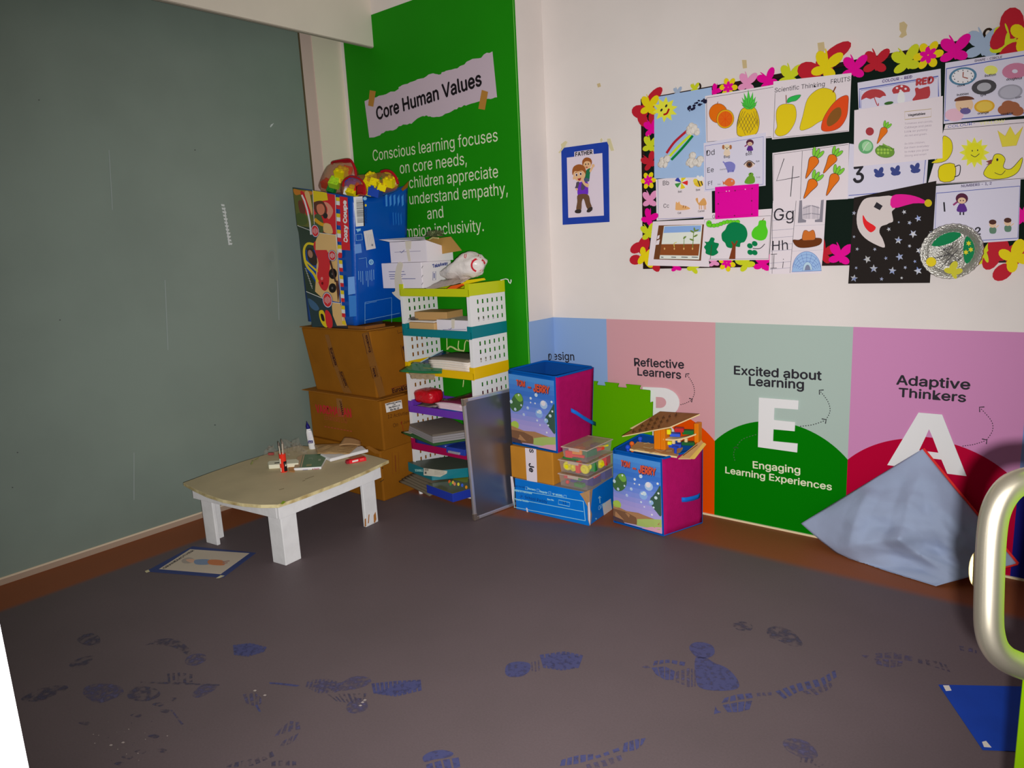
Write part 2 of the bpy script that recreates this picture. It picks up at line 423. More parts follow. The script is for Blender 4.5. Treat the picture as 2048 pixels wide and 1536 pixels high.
blob(zl([(875, 430), (910, 392), (960, 380), (990, 395), (950, 425), (900, 445)]), PB2)
blob(zl([(380, 430), (390, 395), (460, 380), (545, 392), (560, 425), (500, 455), (440, 468)]), PB2)
blob(zl([(580, 430), (620, 395), (700, 400), (730, 430), (680, 458), (600, 455)]), PD)
blob(zl([(95, 450), (180, 405), (270, 388), (310, 400), (220, 450), (150, 462)]), PD)
fl.poly(zl([(775, 500), (785, 500), (835, 565), (826, 570)]), PB2)
ribbed(zl([(1105, 430), (1160, 420), (1195, 450)]), zl([(1120, 470), (1165, 485), (1195, 470)]), 4, PB2, 0.35)
fl.poly(zl([(1160, 478), (1172, 476), (1188, 508), (1178, 508)]), PB)
ribbed(zl([(1270, 590), (1320, 550), (1370, 555)]), zl([(1250, 620), (1310, 600), (1380, 585)]), 4, PB2, 0.35)
ribbed(zl([(1290, 640), (1330, 620), (1370, 600)]), zl([(1270, 670), (1320, 655), (1350, 630)]), 3, PB2, 0.35)
ribbed(zl([(1040, 745), (1140, 725), (1250, 685)]), zl([(1030, 762), (1150, 755), (1260, 705)]), 7, PD, 0.35)
ribbed(zl([(1235, 735), (1300, 728), (1360, 738)]), zl([(1235, 758), (1300, 752), (1360, 760)]), 4, PD, 0.4)
ribbed(zl([(760, 335), (820, 330), (890, 340)]), zl([(765, 375), (820, 378), (890, 372)]), 5, PD, 0.5)
fl.poly(zl([(640, 372), (800, 374), (1000, 384), (1000, 390), (800, 384), (640, 378)]), PD)
for (x, y) in ((385, 560), (790, 452), (735, 685), (640, 690), (580, 715), (700, 620), (620, 525), (545, 745), (720, 475), (750, 505)):
    blob(zl([(x-28, y), (x, y-9), (x+26, y-2), (x+8, y+10)]), PD)
random.seed(3)
for i in range(46):
    x = random.gauss(620, 120); y = random.gauss(630, 80); r = random.uniform(1.5, 4)
    if y < 760: fl.k = 3; fl.poly(zl([(x-r, y), (x, y-r*0.6), (x+r, y), (x, y+r*0.6)]), PW if i % 3 == 0 else PD)
for (x, y) in ((1160, 412), (1205, 433), (1650, 465), (1640, 480), (560, 648), (505, 660), (1660, 455)):
    fl.k = 4; fl.poly(zl([(x-9, y+2), (x, y-4), (x+9, y-1), (x+2, y+4)]), PW)
struct(fm.build('floor', loc=(0, 1, 0)))

m = MB(); m.box((XP-0.02, YW, 0), (2.2, YW+0.12, ZC), WHITE); struct(m.build('wall_right'))
m = MB(); m.box((XG-0.2, YG, 0), (XP, YW+0.12, ZC), WHITE); struct(m.build('wall_back'))
CEIL = P((196, 190, 182), 0.7, name='ceiling_paint')
m = MB(); m.box((XG-0.2, -0.6, ZC), (2.2, YW+0.12, ZC+0.06), CEIL); struct(m.build('ceiling'))
# glass partition on the left
ZGT = 2.558; YJ = 2.645
GLASS = P((110, 123, 115), 0.42, spec=0.45, name='frosted_grey_glass', noise_s=1.6, noise_a=0.13, coat=0.12)
gl = MB(); gl.box((XG-0.02, -0.6, 0.03), (XG, YJ, ZGT), GLASS)
ga = Flat((XG+0.0004, 0, 0), (1, 0, 0), None, 0.0001); ga.mb = gl; gl.raw = True
MRK = P((172, 178, 178), 0.5, name='pale_film_mark'); SCR2 = P((128, 138, 136), 0.5, name='faint_scratch')
for k in range(12):  # broken streak of pale marks down the pane
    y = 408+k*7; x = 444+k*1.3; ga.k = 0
    ga.poly([(x-2, y), (x+4+random.random()*3, y+1), (x+4+random.random()*3, y+5), (x-1, y+4)], MRK)
ga.poly([(448, 415), (450, 415), (460, 490), (457, 490)], MRK)
ga.poly([(540, 253), (542, 249), (548, 246), (544, 252), (541, 255)], MRK)
for q in ((78, 200), (35, 905), (430, 850), (25, 975), (120, 640), (390, 300)): ga.poly(ell(q[0], q[1], 1.6, 1.2, n=6), P((60, 66, 66), 0.6, name='film_speck'))
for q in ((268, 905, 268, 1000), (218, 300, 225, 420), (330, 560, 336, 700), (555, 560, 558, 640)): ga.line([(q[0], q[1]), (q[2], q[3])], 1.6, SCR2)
struct(gl.build('window_1'))
DARK = P((30, 28, 22), 0.7, name='dark_gasket')
# header rail above the glass, silicone gasket down its edge
m = MB(); m.box((XG-0.03, -0.6, ZGT), (XG+0.004, YJ, ZGT+0.22), DARK); m.box((XG-0.004, YJ-0.006, 0.03), (XG+0.003, YJ+0.004, ZGT), P((80, 70, 50), 0.6, name='aged_sealant')); struct(m.build('trim_1'))
TRIMM = P((146, 128, 112), 0.5, name='beige_sill'); TRIMT = P((186, 172, 150), 0.45, name='beige_sill_edge')
m = MB(); m.box((XG-0.03, -0.6, 0), (XG+0.004, YJ, 0.026), TRIMM); m.box((XG-0.03, -0.6, 0.026), (XG+0.0045, YJ, 0.034), TRIMT); struct(m.build('baseboard_left'))
PINKW = P((178, 158, 150), 0.55, name='jamb_paint')
m = MB(); m.box((XG-0.06, YJ+0.002, 0), (XG+0.002, 2.727, ZC), PINKW); struct(m.build('trim_2'))
m = MB(); m.box((XG-0.2, 2.727, 0), (XG+0.006, YG+0.02, ZC), P((194, 186, 168), 0.55, name='cream_wall_paint', noise_s=3, noise_a=0.06)); struct(m.build('wall_left'))
# pelmet board hanging in front of the glass
XS = -3.3058
m = MB(); m.box((XS-0.02, -0.6, 2.473), (XS, YG, ZC), WHITE2); m.box((XS-0.025, -0.6, 2.468), (XS-0.003, YG, 2.474), P((150, 142, 132), 0.6, name='pelmet_edge')); struct(m.build('trim_3'))
# skirting strip under the mural
m = MB(); m.box((XP, YW-0.008, 0), (2.2, YW, 0.008), P((206, 186, 150), 0.5, name='cream_skirting')); struct(m.build('baseboard_right'))
# door jamb beside the camera, on the left
e = onplane(28, 1388, CAM+FF*0.52, FF)
hd = V((-_r.x, -_r.y, 0)); fwd = V((-math.sin(YAW), math.cos(YAW), 0))
a = V((e.x, e.y, 0))
JW = P((232, 230, 232), 0.5, name='white_jamb_paint', k=0.9)
dj = a.normalized(); tj = V((-dj.y, dj.x, 0))
m = MB(); q = [a, a+tj*0.22, a+tj*0.22+dj*0.05, a+dj*0.05]; m.prism(q, (0, 0, 2.2), JW); struct(m.build('trim_4'))
# ------------------------------------------------------------------ wall graphics
INK = P((38, 36, 42), 0.6, name='black_ink'); LIME_T = P((196, 206, 170), 0.6, name='pale_lettering')
Z8 = (1040, 620, 2.0317)
ZM = 0.9444
XC = [-1.9528, -1.3667, -0.7742, -0.178, 0.42]
mural = empty('wall_mural', (-0.7, YW, 0), 'mural of coloured panels with big white letters along the foot of the white wall', 'mural')
MV = dict(blue=(122, 148, 186), pink=(182, 136, 142), mint=(148, 164, 156), mauve=(176, 118, 158), sky=(112, 128, 176), orange=(196, 66, 0), green=(0, 102, 0), crimson=(156, 0, 42), navy=(22, 22, 100))
def vin(c): return P(MV[c], 0.55, spec=0.06, name=c+'_vinyl')
def panel(x0, x1, col, lab):
    b = MB(); b.box((x0, YW-0.0012, 0.008), (x1, YW, ZM), vin(col)); return b.build('panel', mural, label=lab)
def wq(px, py): return ony(px, py, YW)
# arch geometry measured on the middle panel: ends and crown
zE = ony(1040+792/2.0317, 620+532/2.0317, YW).z; zK = ony(1040+1010/2.0317, 620+449/2.0317, YW).z
def arch(par, xa, xb, col, y):
    half = (xb-xa)/2; s = zK-zE; r = (half*half+s*s)/(2*s); c = V(((xa+xb)/2, 0, zK-r)); pts = []
    t = math.asin(half/r)
    for k in range(33):
        a = -t+2*t*k/32; pts.append((c.x+r*math.sin(a), y, c.z+r*math.cos(a)))
    b = MB(); b.prism(pts+[(xb, y, 0.0085), (xa, y, 0.0085)], (0, -0.0003, 0), vin(col)); return b.build('arch', par)
def mflat(off): return Flat((0, YW-off, 0), WN, Z8)
def dots(F, pts, m, n=14, w=3.2):
    L = sm(pts, False, 8); acc = [0]
    for i in range(1, len(L)): acc.append(acc[-1]+math.hypot(L[i][0]-L[i-1][0], L[i][1]-L[i-1][1]))
    T = acc[-1]
    def at(d):
        for i in range(1, len(L)):
            if acc[i] >= d:
                q = (d-acc[i-1])/max(1e-6, acc[i]-acc[i-1]); return (L[i-1][0]+(L[i][0]-L[i-1][0])*q, L[i-1][1]+(L[i][1]-L[i-1][1])*q)
        return L[-1]
    for k in range(n):
        a, b = at(T*k/n), at(T*(k+0.5)/n); F.line([a, b], w, m)
def head(F, c, dx, dy, m, w=4):
    F.line([(c[0]+dx[0], c[1]+dx[1]), c, (c[0]+dy[0], c[1]+dy[1])], w, m)
LET = P((206, 200, 214), 0.5, name='white_letter_vinyl')
def letterslab(par, outline, holes, name='letter', lab=None):
    F = mflat(0.0024); F.slab(outline, LET, 0.004)
    for pts, c in holes: F.poly(pts, vin(c))
    return F.build(name, par, label=lab)
p1 = panel(XP, XC[0], 'blue', 'pale blue panel in the corner')
b = MB(); b.box((XP, YG, 0.008), (XP+0.0012, YW, ZM), vin('blue')); b.build('panel', mural, label='pale blue panel wrapped onto the side of the pillar')
F = Flat((0, YW-0.0016, 0), WN, (1020, 560, 7.68)); F.text('esign', (662, 1222), (990, 1235), INK, 0.012); F.build('caption', p1)
F = Flat((XP+0.0016, 0, 0), (1, 0, 0), (1020, 560, 7.68)); F.text('D', (590, 1238), (640, 1226), INK, 0.012); F.build('caption', p1)
p2 = panel(XC[0], XC[1], 'pink', 'pink panel reading Reflective Learners')
arch(p2, XC[0], XC[1], 'orange', YW-0.0013)
F = mflat(0.0018); F.text('Reflective', (464, 227), (667, 238), INK, 0.018, h=0.92); F.text('Learners', (477, 265), (655, 280), INK, 0.018, h=0.92); F.build('caption', p2)
F = mflat(0.0018); dots(F, [(652, 385), (675, 378), (698, 366)], INK, 6); F.build('dotted_arrow', p2); F = mflat(0.0018); dots(F, [(700, 362), (709, 335), (702, 300), (678, 262)], INK, 13); head(F, (699, 363), (-12, -4), (-2, 12), INK); head(F, (674, 260), (14, -1), (-1, 14), INK); F.build('dotted_arrow', p2)
RZ = Z8
rp = ell(573+0, 377, 76, 62, 0, 14, -90, 90)
letterslab(p2, [(500, 312), (573, 315)]+rp[1:-1]+[(590, 442), (660, 528), (598, 528), (548, 448), (548, 524), (500, 520)], [([(552, 353)]+ell(570, 376, 24, 22, 0, 10, -90, 90)+[(552, 398)], 'pink')], lab='white letter R')
p3_ = panel(XC[1], XC[2], 'mint', 'mint panel reading Excited about Learning')
arch(p3_, XC[1], XC[2], 'green', YW-0.0013)
F = mflat(0.0018); F.text('Excited about', (869, 261), (1226, 285), INK, 0.02, h=0.88); F.text('Learning', (930, 306), (1154, 321), INK, 0.02, h=0.9); F.build('caption', p3_)
F = mflat(0.0026); F.text('Engaging', (946, 642), (1139, 665), LIME_T, 0.015, h=0.9); F.text('Learning Experiences', (834, 662), (1267, 733), LIME_T, 0.015, h=0.9); F.build('caption', p3_)
letterslab(p3_, [(972, 355), (1133, 367), (1131, 404), (1035, 397), (1033, 446), (1119, 455), (1117, 492), (1031, 484), (1029, 532), (1129, 542), (1127, 578), (968, 556)], [], lab='white letter E')
F = mflat(0.0028); dots(F, [(1138, 473), (1190, 466), (1240, 449)], INK, 10); F.build('dotted_arrow', p3_); F = mflat(0.0028); dots(F, [(1243, 447), (1260, 410), (1250, 370), (1218, 328)], INK, 14); head(F, (1244, 446), (-18, -4), (-3, 16), INK); head(F, (1216, 326), (18, -1), (1, 18), INK); F.build('dotted_arrow', p3_); F = mflat(0.0028)
dots(F, [(960, 506), (905, 525), (880, 555)], P((60, 90, 60), 0.6), 8); dots(F, [(873, 612), (868, 585), (876, 560)], P((60, 90, 60), 0.6), 5); head(F, (877, 556), (-10, 6), (10, 6), P((40, 70, 40), 0.6)); F.build('dotted_arrow', p3_)
p4 = panel(XC[2], XC[3], 'mauve', 'mauve panel reading Adaptive Thinkers')
arch(p4, XC[2], XC[3], 'crimson', YW-0.0013)
F = mflat(0.0018); F.text('Adaptive', (1528, 302), (1829, 323), INK, 0.02, h=0.85); F.text('Thinkers', (1537, 352), (1812, 374), INK, 0.02, h=0.85); F.build('caption', p4)
letterslab(p4, [(1620, 416), (1716, 424), (1815, 674), (1737, 664), (1713, 607), (1590, 592), (1568, 639), (1493, 629)], [([(1662, 484), (1648, 516), (1677, 519)], 'mauve'), ([(1648, 516), (1677, 519), (1700, 580), (1622, 570)], 'crimson')], lab='white letter A')
F = mflat(0.0028); dots(F, [(1798, 553), (1845, 546), (1892, 531)], INK, 10); F.build('dotted_arrow', p4); F = mflat(0.0028); dots(F, [(1896, 528), (1920, 490), (1915, 450), (1870, 398)], INK, 15); head(F, (1897, 528), (-20, -4), (-2, 17), INK); head(F, (1867, 395), (20, -1), (1, 20), INK); F.build('dotted_arrow', p4)
p5 = panel(XC[3], XC[4], 'sky', 'blue panel at the right edge')
arch(p5, XC[3], XC[4], 'navy', YW-0.0013)

# green values banner on the pillar
GRN = P((24, 122, 10), 0.5, spec=0.08, name='green_vinyl', noise_s=1.5, noise_a=0.1); GEDGE = P((120, 190, 90), 0.4, name='green_vinyl_edge')
zg = ony(757, 25, YG).z
banner = empty('wall_banner', (-2.9, YG, 0), 'tall green banner of white sentences about core values on the pillar beside the shelf rack', 'banner')
b = MB(); b.box((-3.5645, YG-0.003, 0.01), (XP-0.006, YG, zg), GRN); b.build('backing', banner)
b = MB(); b.box((XP-0.006, YG-0.0034, 0.01), (XP-0.003, YG, zg), GEDGE); b.box((XP-0.003, YG-0.003, 0.01), (XP+0.001, YG+0.004, zg), GRN); b.build('edge', banner)
Z1 = (680, 60, 3.492)
gf = lambda o: Flat((0, YG-o, 0), WN, Z1)
torn = [(172, 497), (205, 480), (300, 455), (405, 415), (420, 395), (490, 365), (560, 340), (640, 305), (690, 312), (740, 285), (820, 268), (910, 210), (985, 195), (1015, 165), (1065, 150), (1097, 470), (1040, 480), (985, 495), (900, 520), (860, 530), (800, 555), (715, 600), (640, 608), (600, 597), (560, 608), (500, 655), (440, 660), (385, 695), (320, 705), (265, 740), (205, 752)]
random.seed(11); jag = []
for i, q in enumerate(torn):
    jag.append(q); r = torn[(i+1) % len(torn)]
    if i not in (14, 30):
        for t in (0.25, 0.5, 0.75): jag.append((q[0]+(r[0]-q[0])*t+random.uniform(-4, 4), q[1]+(r[1]-q[1])*t+random.uniform(-5, 5)))
F = gf(0.0032); F.slab(jag, P((176, 160, 172), 0.6, name='torn_paper_print'), 0.0006); tp = F.build('torn_paper', banner, label='printed strip of torn white paper')
F = gf(0.0046); F.text('Core Human Values', (258, 628), (992, 384), P((24, 20, 24), 0.6), 0.022, h=1.05); F.build('heading', tp)
for q in ([(208, 420), (250, 428), (232, 536), (196, 528)], [(990, 418), (1034, 432), (1012, 558), (966, 550)]):
    F = gf(0.005); F.poly(q, P((158, 112, 48), 0.5, name='brown_tape')); F.build('tape', tp)
F = gf(0.0034); GT = P((196, 208, 172), 0.55, name='cream_lettering')
for st, a, c in (('Conscious learning focuses', (232, 915), (1102, 776)), ('on core needs,', (420, 1004), (886, 938)), ('children appreciate', (485, 1106), (1105, 1028)), ('understand empathy,', (487, 1219), (1172, 1148)), ('and', (612, 1322), (723, 1309)), ('champion inclusivity.', (358, 1456), (1005, 1404))):
    F = gf(0.0034); F.text(st, a, c, GT, 0.0, h=1.12); F.build('sentence', banner)

# ------------------------------------------------------------------ notice board
PAPER = P((200, 189, 194), 0.6, name='white_paper'); PAPER2 = P((188, 184, 204), 0.55, name='laminated_paper')
ZA = (1240, 130, 3.5714); ZB = (1640, 30, 2.7917)
def za(q): return (ZA[0]+q[0]/ZA[2], ZA[1]+q[1]/ZA[2])
def zb(q): return (ZB[0]+q[0]/ZB[2], ZB[1]+q[1]/ZB[2])
BOARD = P((14, 26, 20), 0.9, name='black_felt'); BFR = P((34, 18, 16), 0.5, name='dark_wood_frame')
X0, X1, ZB0, ZB1 = -1.7273, -0.16, 1.1948, 1.9727
nb = empty('notice_board', (-0.95, YW, ZB0), 'black notice board in a dark frame covered with pinned school papers', 'notice board')
b = MB(); b.box((X0+0.012, YW-0.016, ZB0+0.012), (X1, YW, ZB1-0.014), BOARD); b.build('felt', nb)
b = MB(); b.box((X0, YW-0.022, ZB0+0.0162), (X0+0.016, YW, ZB1-0.0182), BFR); b.box((X0, YW-0.022, ZB0), (X1, YW, ZB0+0.016), BFR); b.box((X0, YW-0.022, ZB1-0.018), (X1, YW, ZB1), BFR); b.box((X1-0.016, YW-0.022, ZB0+0.0162), (X1, YW, ZB1-0.0182), BFR); b.build('frame', nb, bevel=0.002)
for q in ((1260+1745/12.8, 160+175/12.8), (1900+970/12.8, 20+590/12.8)):
    c = ony(q[0], q[1], YW-0.02); b = MB(); b.tube([c+V((0.011*math.cos(t*PI/7), 0, 0.013*math.sin(t*PI/7))) for t in range(14)], 0.004, P((48, 34, 24), 0.4, 0.6, name='brass_ring'), 8, True); b.build('hanging_ring', nb)
YB = YW-0.017
def sheet(name, quad, zoom, lvl, label, mat=None, cat='paper', group=None):
    F = Flat((0, YB-0.007-lvl*0.0022, 0), WN, zoom); F.slab(quad, mat or PAPER, 0.0006); F.meta = (name, label, cat, group); return F
def done(F):
    n, l, c, g = F.meta; o = F.build(n); tag(o, l, c, g); return o
BK = INK; BLU = P((64, 78, 150), 0.6, name='blue_rule'); ORA = P((214, 96, 10), 0.6); YEL = P((222, 184, 10), 0.6); DGR = P((2, 108, 62), 0.6); LGR = P((92, 186, 30), 0.6); RED = P((172, 34, 44), 0.6); BRN = P((112, 58, 26), 0.6); SKIN = P((226, 168, 138), 0.6); PUR = P((80, 40, 120), 0.6)
CREAM = P((214, 206, 190), 0.8)
# sky picture
F = sheet('craft_sheet', [(245, 232), (655, 158), (662, 470), (605, 800), (245, 812)], ZA, 3, 'pale blue craft sheet with a yellow sun, rainbow and cotton clouds on the board', P((140, 164, 196), 0.7, name='pale_blue_card'), 'craft sheet')
sky = done(F)
def cut(zoom, lvl, par, name, fn, lab=None):
    G = Flat((0, YB-0.007-lvl*0.0022, 0), WN, zoom); fn(G); return G.build(name, par, label=lab)
sunc = (322, 318)
def fsun(G):
    G.slab(starpts(322, 318, 92, 55, 10, 5), P((206, 204, 56), 0.6, name='yellow_card'), 0.0008)
    for q in ((296, 322), (330, 292)): G.poly(ell(q[0], q[1], 7, 12, 30), BK)
    G.line(sm([(310, 355), (335, 345), (350, 312)], False, 4), 13, P((150, 14, 22), 0.6))
cut(ZA, 4, sky, 'sun', fsun)
def frain(G):
    for off, c, pts in ((0, (158, 28, 42), [(332, 630), (390, 550), (478, 470)]), (1, (176, 196, 40), [(352, 655), (420, 580), (508, 496)]), (2, (6, 110, 52), [(366, 678), (440, 600), (520, 505)])):
        G.line(sm(pts, False, 6), 17, P(c, 0.8))
cut(ZA, 4, sky, 'rainbow', frain)
COT = P((196, 190, 182), 0.95, bump=1.0, bump_s=90, name='cotton_wool')
def cotton(cx, cy, rx, ry, seed, m=COT, ra=0.010, rb=0.02):
    random.seed(seed); b = MB()
    for k in range(12):
        p = ((cx+random.uniform(-rx, rx))/3.5714+1240, (cy+random.uniform(-ry, ry))/3.5714+130)
        c = ony(p[0], p[1], YB-0.02); b.ball(c, random.uniform(ra, rb), m, 10, (1, 0.5, 0.9))
    return b
cotton(318, 690, 34, 30, 1).build('cotton_cloud', sky, smooth=60); cotton(520, 455, 30, 30, 2).build('cotton_cloud', sky, smooth=60); cotton(540, 680, 55, 35, 3).build('cotton_cloud', sky, smooth=60)
b = MB(); random.seed(5); RC = P((26, 24, 48), 0.9, name='dark_cotton_wool')
for k in range(22):
    t = random.random(); c = ony(1240+(490+125*t)/3.5714, 130+(310-60*t+random.uniform(-22, 22))/3.5714, YB-0.02); b.ball(c, random.uniform(0.003, 0.008), RC, 8, (1.3, 0.5, 0.8))
b.build('rain_cloud', sky, smooth=60, label='dark rain cloud')
# orange and pineapple
F = sheet('drawing', [(608, 222), (1105, 140), (1090, 520), (615, 552)], ZA, 4, 'white sheet with drawn oranges and a pineapple, top row left of the mango sheet', cat='drawing')
F.line([(618, 236), (1095, 158)], 2.5, BK); F.line([(618, 236), (622, 545)], 2.5, BK); F.line([(622, 548), (1080, 512)], 2.5, BK)
F.outl(ell(702, 345, 66, 70), ORA, BK, 2); F.outl(ell(752, 385, 62, 68, 15), P((226, 150, 16), 0.6), BK, 2); F.poly(ell(752, 386, 52, 57, 15), P((206, 88, 16), 0.6))
for k in range(8): F.line([(752, 386), (752+46*math.cos(k*PI/4), 386+52*math.sin(k*PI/4))], 2, P((190, 60, 10), 0.6))
F.line([(692, 280), (700, 262)], 4, BRN)
pn = sm([(868, 318), (910, 302), (962, 306), (990, 370), (992, 440), (962, 498), (850, 508), (834, 450), (844, 380)])
F.outl(pn, P((206, 170, 16), 0.6), BK, 3)
for k in range(8):
    F.line([(846+k*18, 330+max(0, 6-k)*10), (836+k*18+60 if k < 5 else 985, 500-k*12)], 2.2, BK); F.line([(985-k*18, 330+max(0, 5-k)*12), (995-k*18-70 if k < 5 else 838, 490-k*10)], 2.2, BK)
for a, l in ((-52, 78), (-35, 95), (-20, 118), (-4, 135), (12, 120), (28, 95), (48, 75), (-65, 60), (62, 55)):
    r = math.radians(a); tx, ty = 925+l*math.sin(r), 310-l*math.cos(r); F.outl([(912+8*math.sin(r), 316), (925+l*0.55*math.sin(r)-12, 312-l*0.5*math.cos(r)), (tx, ty), (925+l*0.55*math.sin(r)+12, 312-l*0.5*math.cos(r)), (940, 316)], P((64, 176, 56), 0.6), BK, 1.6)
done(F)
# mango and papaya
F = sheet('drawing', [(547, 163), (1701, 147), (1699, 262), (1544, 279)] if 0 else [(1547, 163), (1703, 146), (1698, 263), (1544, 279)], None, 5, 'white sheet headed Scientific Thinking Fruits with a mango and papayas', cat='drawing')
F.z = ZA; F.line([(1108, 200), (1096, 520)], 2.5, BK); F.line([(1096, 522), (1630, 470)], 2.5, BK)
F.text('Scientific Thinking', (1104, 196), (1462, 150), BK, 0.0); F.z = ZB; F.text('FRUITS', (60, 384), (168, 368), BK, 0.0, h=1.1); F.z = ZA
F.outl(sm([(1120, 320), (1150, 285), (1200, 278), (1245, 290), (1260, 350), (1245, 420), (1195, 490), (1135, 508), (1106, 480), (1122, 440), (1115, 380)]), P((214, 176, 20), 0.6), BK, 2)
F.line([(1188, 274), (1186, 215)], 6, BRN); F.outl(sm([(1195, 270), (1200, 240), (1240, 220), (1292, 214), (1262, 252), (1225, 262)]), P((40, 160, 70), 0.6), BK, 2)
F.z = ZB
F.outl(sm([(-112, 640), (-95, 560), (-70, 470), (-20, 420), (30, 408), (80, 430), (88, 480), (60, 560), (-10, 600), (-60, 632)]), P((212, 178, 22), 0.6), BK, 1.6)
F.line([(72, 432), (88, 400)], 7, BRN)
F.outl(sm([(155, 450), (158, 500), (148, 570), (110, 628), (50, 650), (8, 640), (18, 580), (60, 510), (110, 462)]), P((206, 66, 22), 0.6), BK, 1.6)
F.poly(sm([(115, 520), (118, 560), (90, 600), (48, 622), (38, 590), (60, 545), (92, 518)]), P((120, 76, 30), 0.8))
done(F)
# Dd Ee Ff
def figdog(F, x, y, s): F.poly(ell(x, y, 26*s, 24*s), P((206, 186, 160), 0.6)); F.poly(ell(x, y+40*s, 24*s, 26*s), P((200, 180, 160), 0.6)); F.poly(ell(x-26*s, y-4*s, 9*s, 16*s), P((150, 96, 60), 0.6)); F.poly(ell(x+26*s, y-4*s, 9*s, 16*s), P((150, 96, 60), 0.6)); F.poly(ell(x-9*s, y-2*s, 3*s), BK); F.poly(ell(x+9*s, y-2*s, 3*s), BK); F.poly(ell(x, y+8*s, 5*s, 4*s), BK)
def figdoll(F, x, y, s):
    F.poly(sm([(x-24*s, y+40*s), (x+24*s, y+40*s), (x+12*s, y+4*s), (x-12*s, y+4*s)]), PUR); F.poly(ell(x, y-22*s, 30*s, 26*s), P((74, 30, 52), 0.6)); F.poly(ell(x, y-12*s, 20*s, 15*s), SKIN); F.line([(x-22*s, y-6*s), (x-42*s, y+10*s)], 9*s, P((130, 50, 100), 0.6)); F.poly(ell(x-7*s, y-12*s, 3*s), BK); F.poly(ell(x+7*s, y-12*s, 3*s), BK); F.line([(x-8*s, y+44*s), (x-8*s, y+58*s)], 7*s, BK); F.line([(x+8*s, y+44*s), (x+8*s, y+58*s)], 7*s, BK)
F = sheet('alphabet_sheet', [(598, 558), (1042, 482), (1040, 862), (602, 906)], ZA, 6, 'laminated sheet of the letters Dd, Ee and Ff above the pink card', PAPER2, 'alphabet sheet')
F.line([(608, 578), (1024, 512), (1022, 852), (612, 892)], 3, BLU, True)
F.text('Dd', (618, 650), (676, 640), BK, 0.0); F.text('Ee', (624, 770), (670, 763), BK, 0.0); F.text('Ff', (630, 862), (662, 856), BK, 0.0)
figdog(F, 764, 590, 1); F.text('Dog', (743, 666), (784, 660), BK, 0.01); figdoll(F, 928, 574, 0.9); F.text('Doll', (900, 648), (943, 640), BK, 0.01)
F.poly(sm([(745, 700), (790, 690), (822, 712), (818, 750), (800, 764), (770, 760), (755, 728)]), P((110, 110, 170), 0.6)); F.line([(752, 705), (735, 690)], 9, P((110, 110, 170), 0.6)); F.line([(775, 750), (772, 768)], 12, P((96, 96, 156), 0.6)); F.line([(806, 750), (808, 764)], 12, P((96, 96, 156), 0.6)); F.text('Elephant', (714, 752), (760, 746), BK)
F.poly(sm([(886, 712), (920, 684), (962, 710), (925, 738)]), P((206, 176, 160), 0.6)); F.poly(ell(924, 711, 22, 22), P((90, 60, 44), 0.6)); F.poly(ell(924, 711, 10), BK); F.line(sm([(884, 712), (922, 682), (964, 708)], False), 5, BK); F.text('Eye', (972, 694), (996, 690), BK, 0.01)
F.poly(sm([(742, 842), (775, 808), (815, 820), (818, 852), (785, 866), (756, 858)]), P((192, 100, 56), 0.6)); F.poly([(745, 842), (732, 825), (738, 860)], P((180, 84, 44), 0.6)); F.poly(ell(800, 828, 6), PAPER); F.poly(ell(800, 828, 3), BK); F.text('Fish', (698, 858), (718, 855), BK)
F.poly(sm([(890, 842), (905, 806), (935, 785), (960, 800), (962, 838), (930, 850)]), P((92, 140, 40), 0.6)); F.poly(ell(936, 782, 18, 14), P((92, 140, 40), 0.6)); F.poly(ell(932, 774, 4), BK); F.text('Frog', (974, 808), (1000, 804), BK)
done(F)
# Bb Cc
F = sheet('alphabet_sheet', [(256, 818), (655, 770), (658, 1085), (262, 1112)], ZA, 2, 'white sheet of the letters Bb and Cc below the craft sheet', PAPER, 'alphabet sheet')
F.line([(270, 818), (274, 1100), (655, 1085)], 3, BLU)
F.text('Bb', (306, 860), (350, 856), BK, 0.0); F.text('Cc', (310, 1020), (350, 1018), BK, 0.0)
F.poly(ell(438, 840, 48, 46), P((206, 200, 196), 0.5))
for k, c in enumerate(((196, 40, 40), (214, 180, 30), (60, 130, 60), (50, 60, 150), (214, 180, 30))):
    a = k*72; F.poly([(438, 840)]+ell(438, 840, 47, 45, 0, 5, a-20, a+26), P(c, 0.5))
F.text('Ball', (415, 912), (442, 909), BK, 0.01)
F.poly(ell(560, 842, 34, 28, 20), P((206, 166, 40), 0.5)); F.line([(552, 816), (572, 866)], 7, BK); F.line([(575, 820), (590, 860)], 7, BK); F.poly(ell(538, 828, 16), P((216, 180, 60), 0.5)); F.poly(ell(560, 808, 12, 20, -20), P((220, 216, 216), 0.5)); F.poly(ell(580, 810, 12, 20, 15), P((220, 216, 216), 0.5)); F.text('Bee', (543, 900), (572, 896), BK, 0.01)
F.poly(sm([(396, 1020), (400, 978), (412, 985), (424, 975), (434, 998), (480, 1010), (500, 1028), (450, 1036), (400, 1036)]), P((206, 150, 96), 0.5)); F.line([(455, 1002), (450, 1020)], 4, BRN); F.line([(470, 1006), (466, 1022)], 4, BRN); F.text('Cat', (412, 1064), (437, 1062), BK, 0.01)
F.poly(sm([(540, 958), (555, 950), (562, 985), (580, 965), (600, 950), (616, 975), (614, 1000), (570, 1002), (552, 985)]), P((190, 140, 80), 0.5))
for x in (566, 580, 600, 610): F.line([(x, 995), (x+2, 1032)], 5, P((180, 130, 70), 0.5))
F.text('Camel', (557, 1052), (604, 1047), BK, 0.01)
done(F)
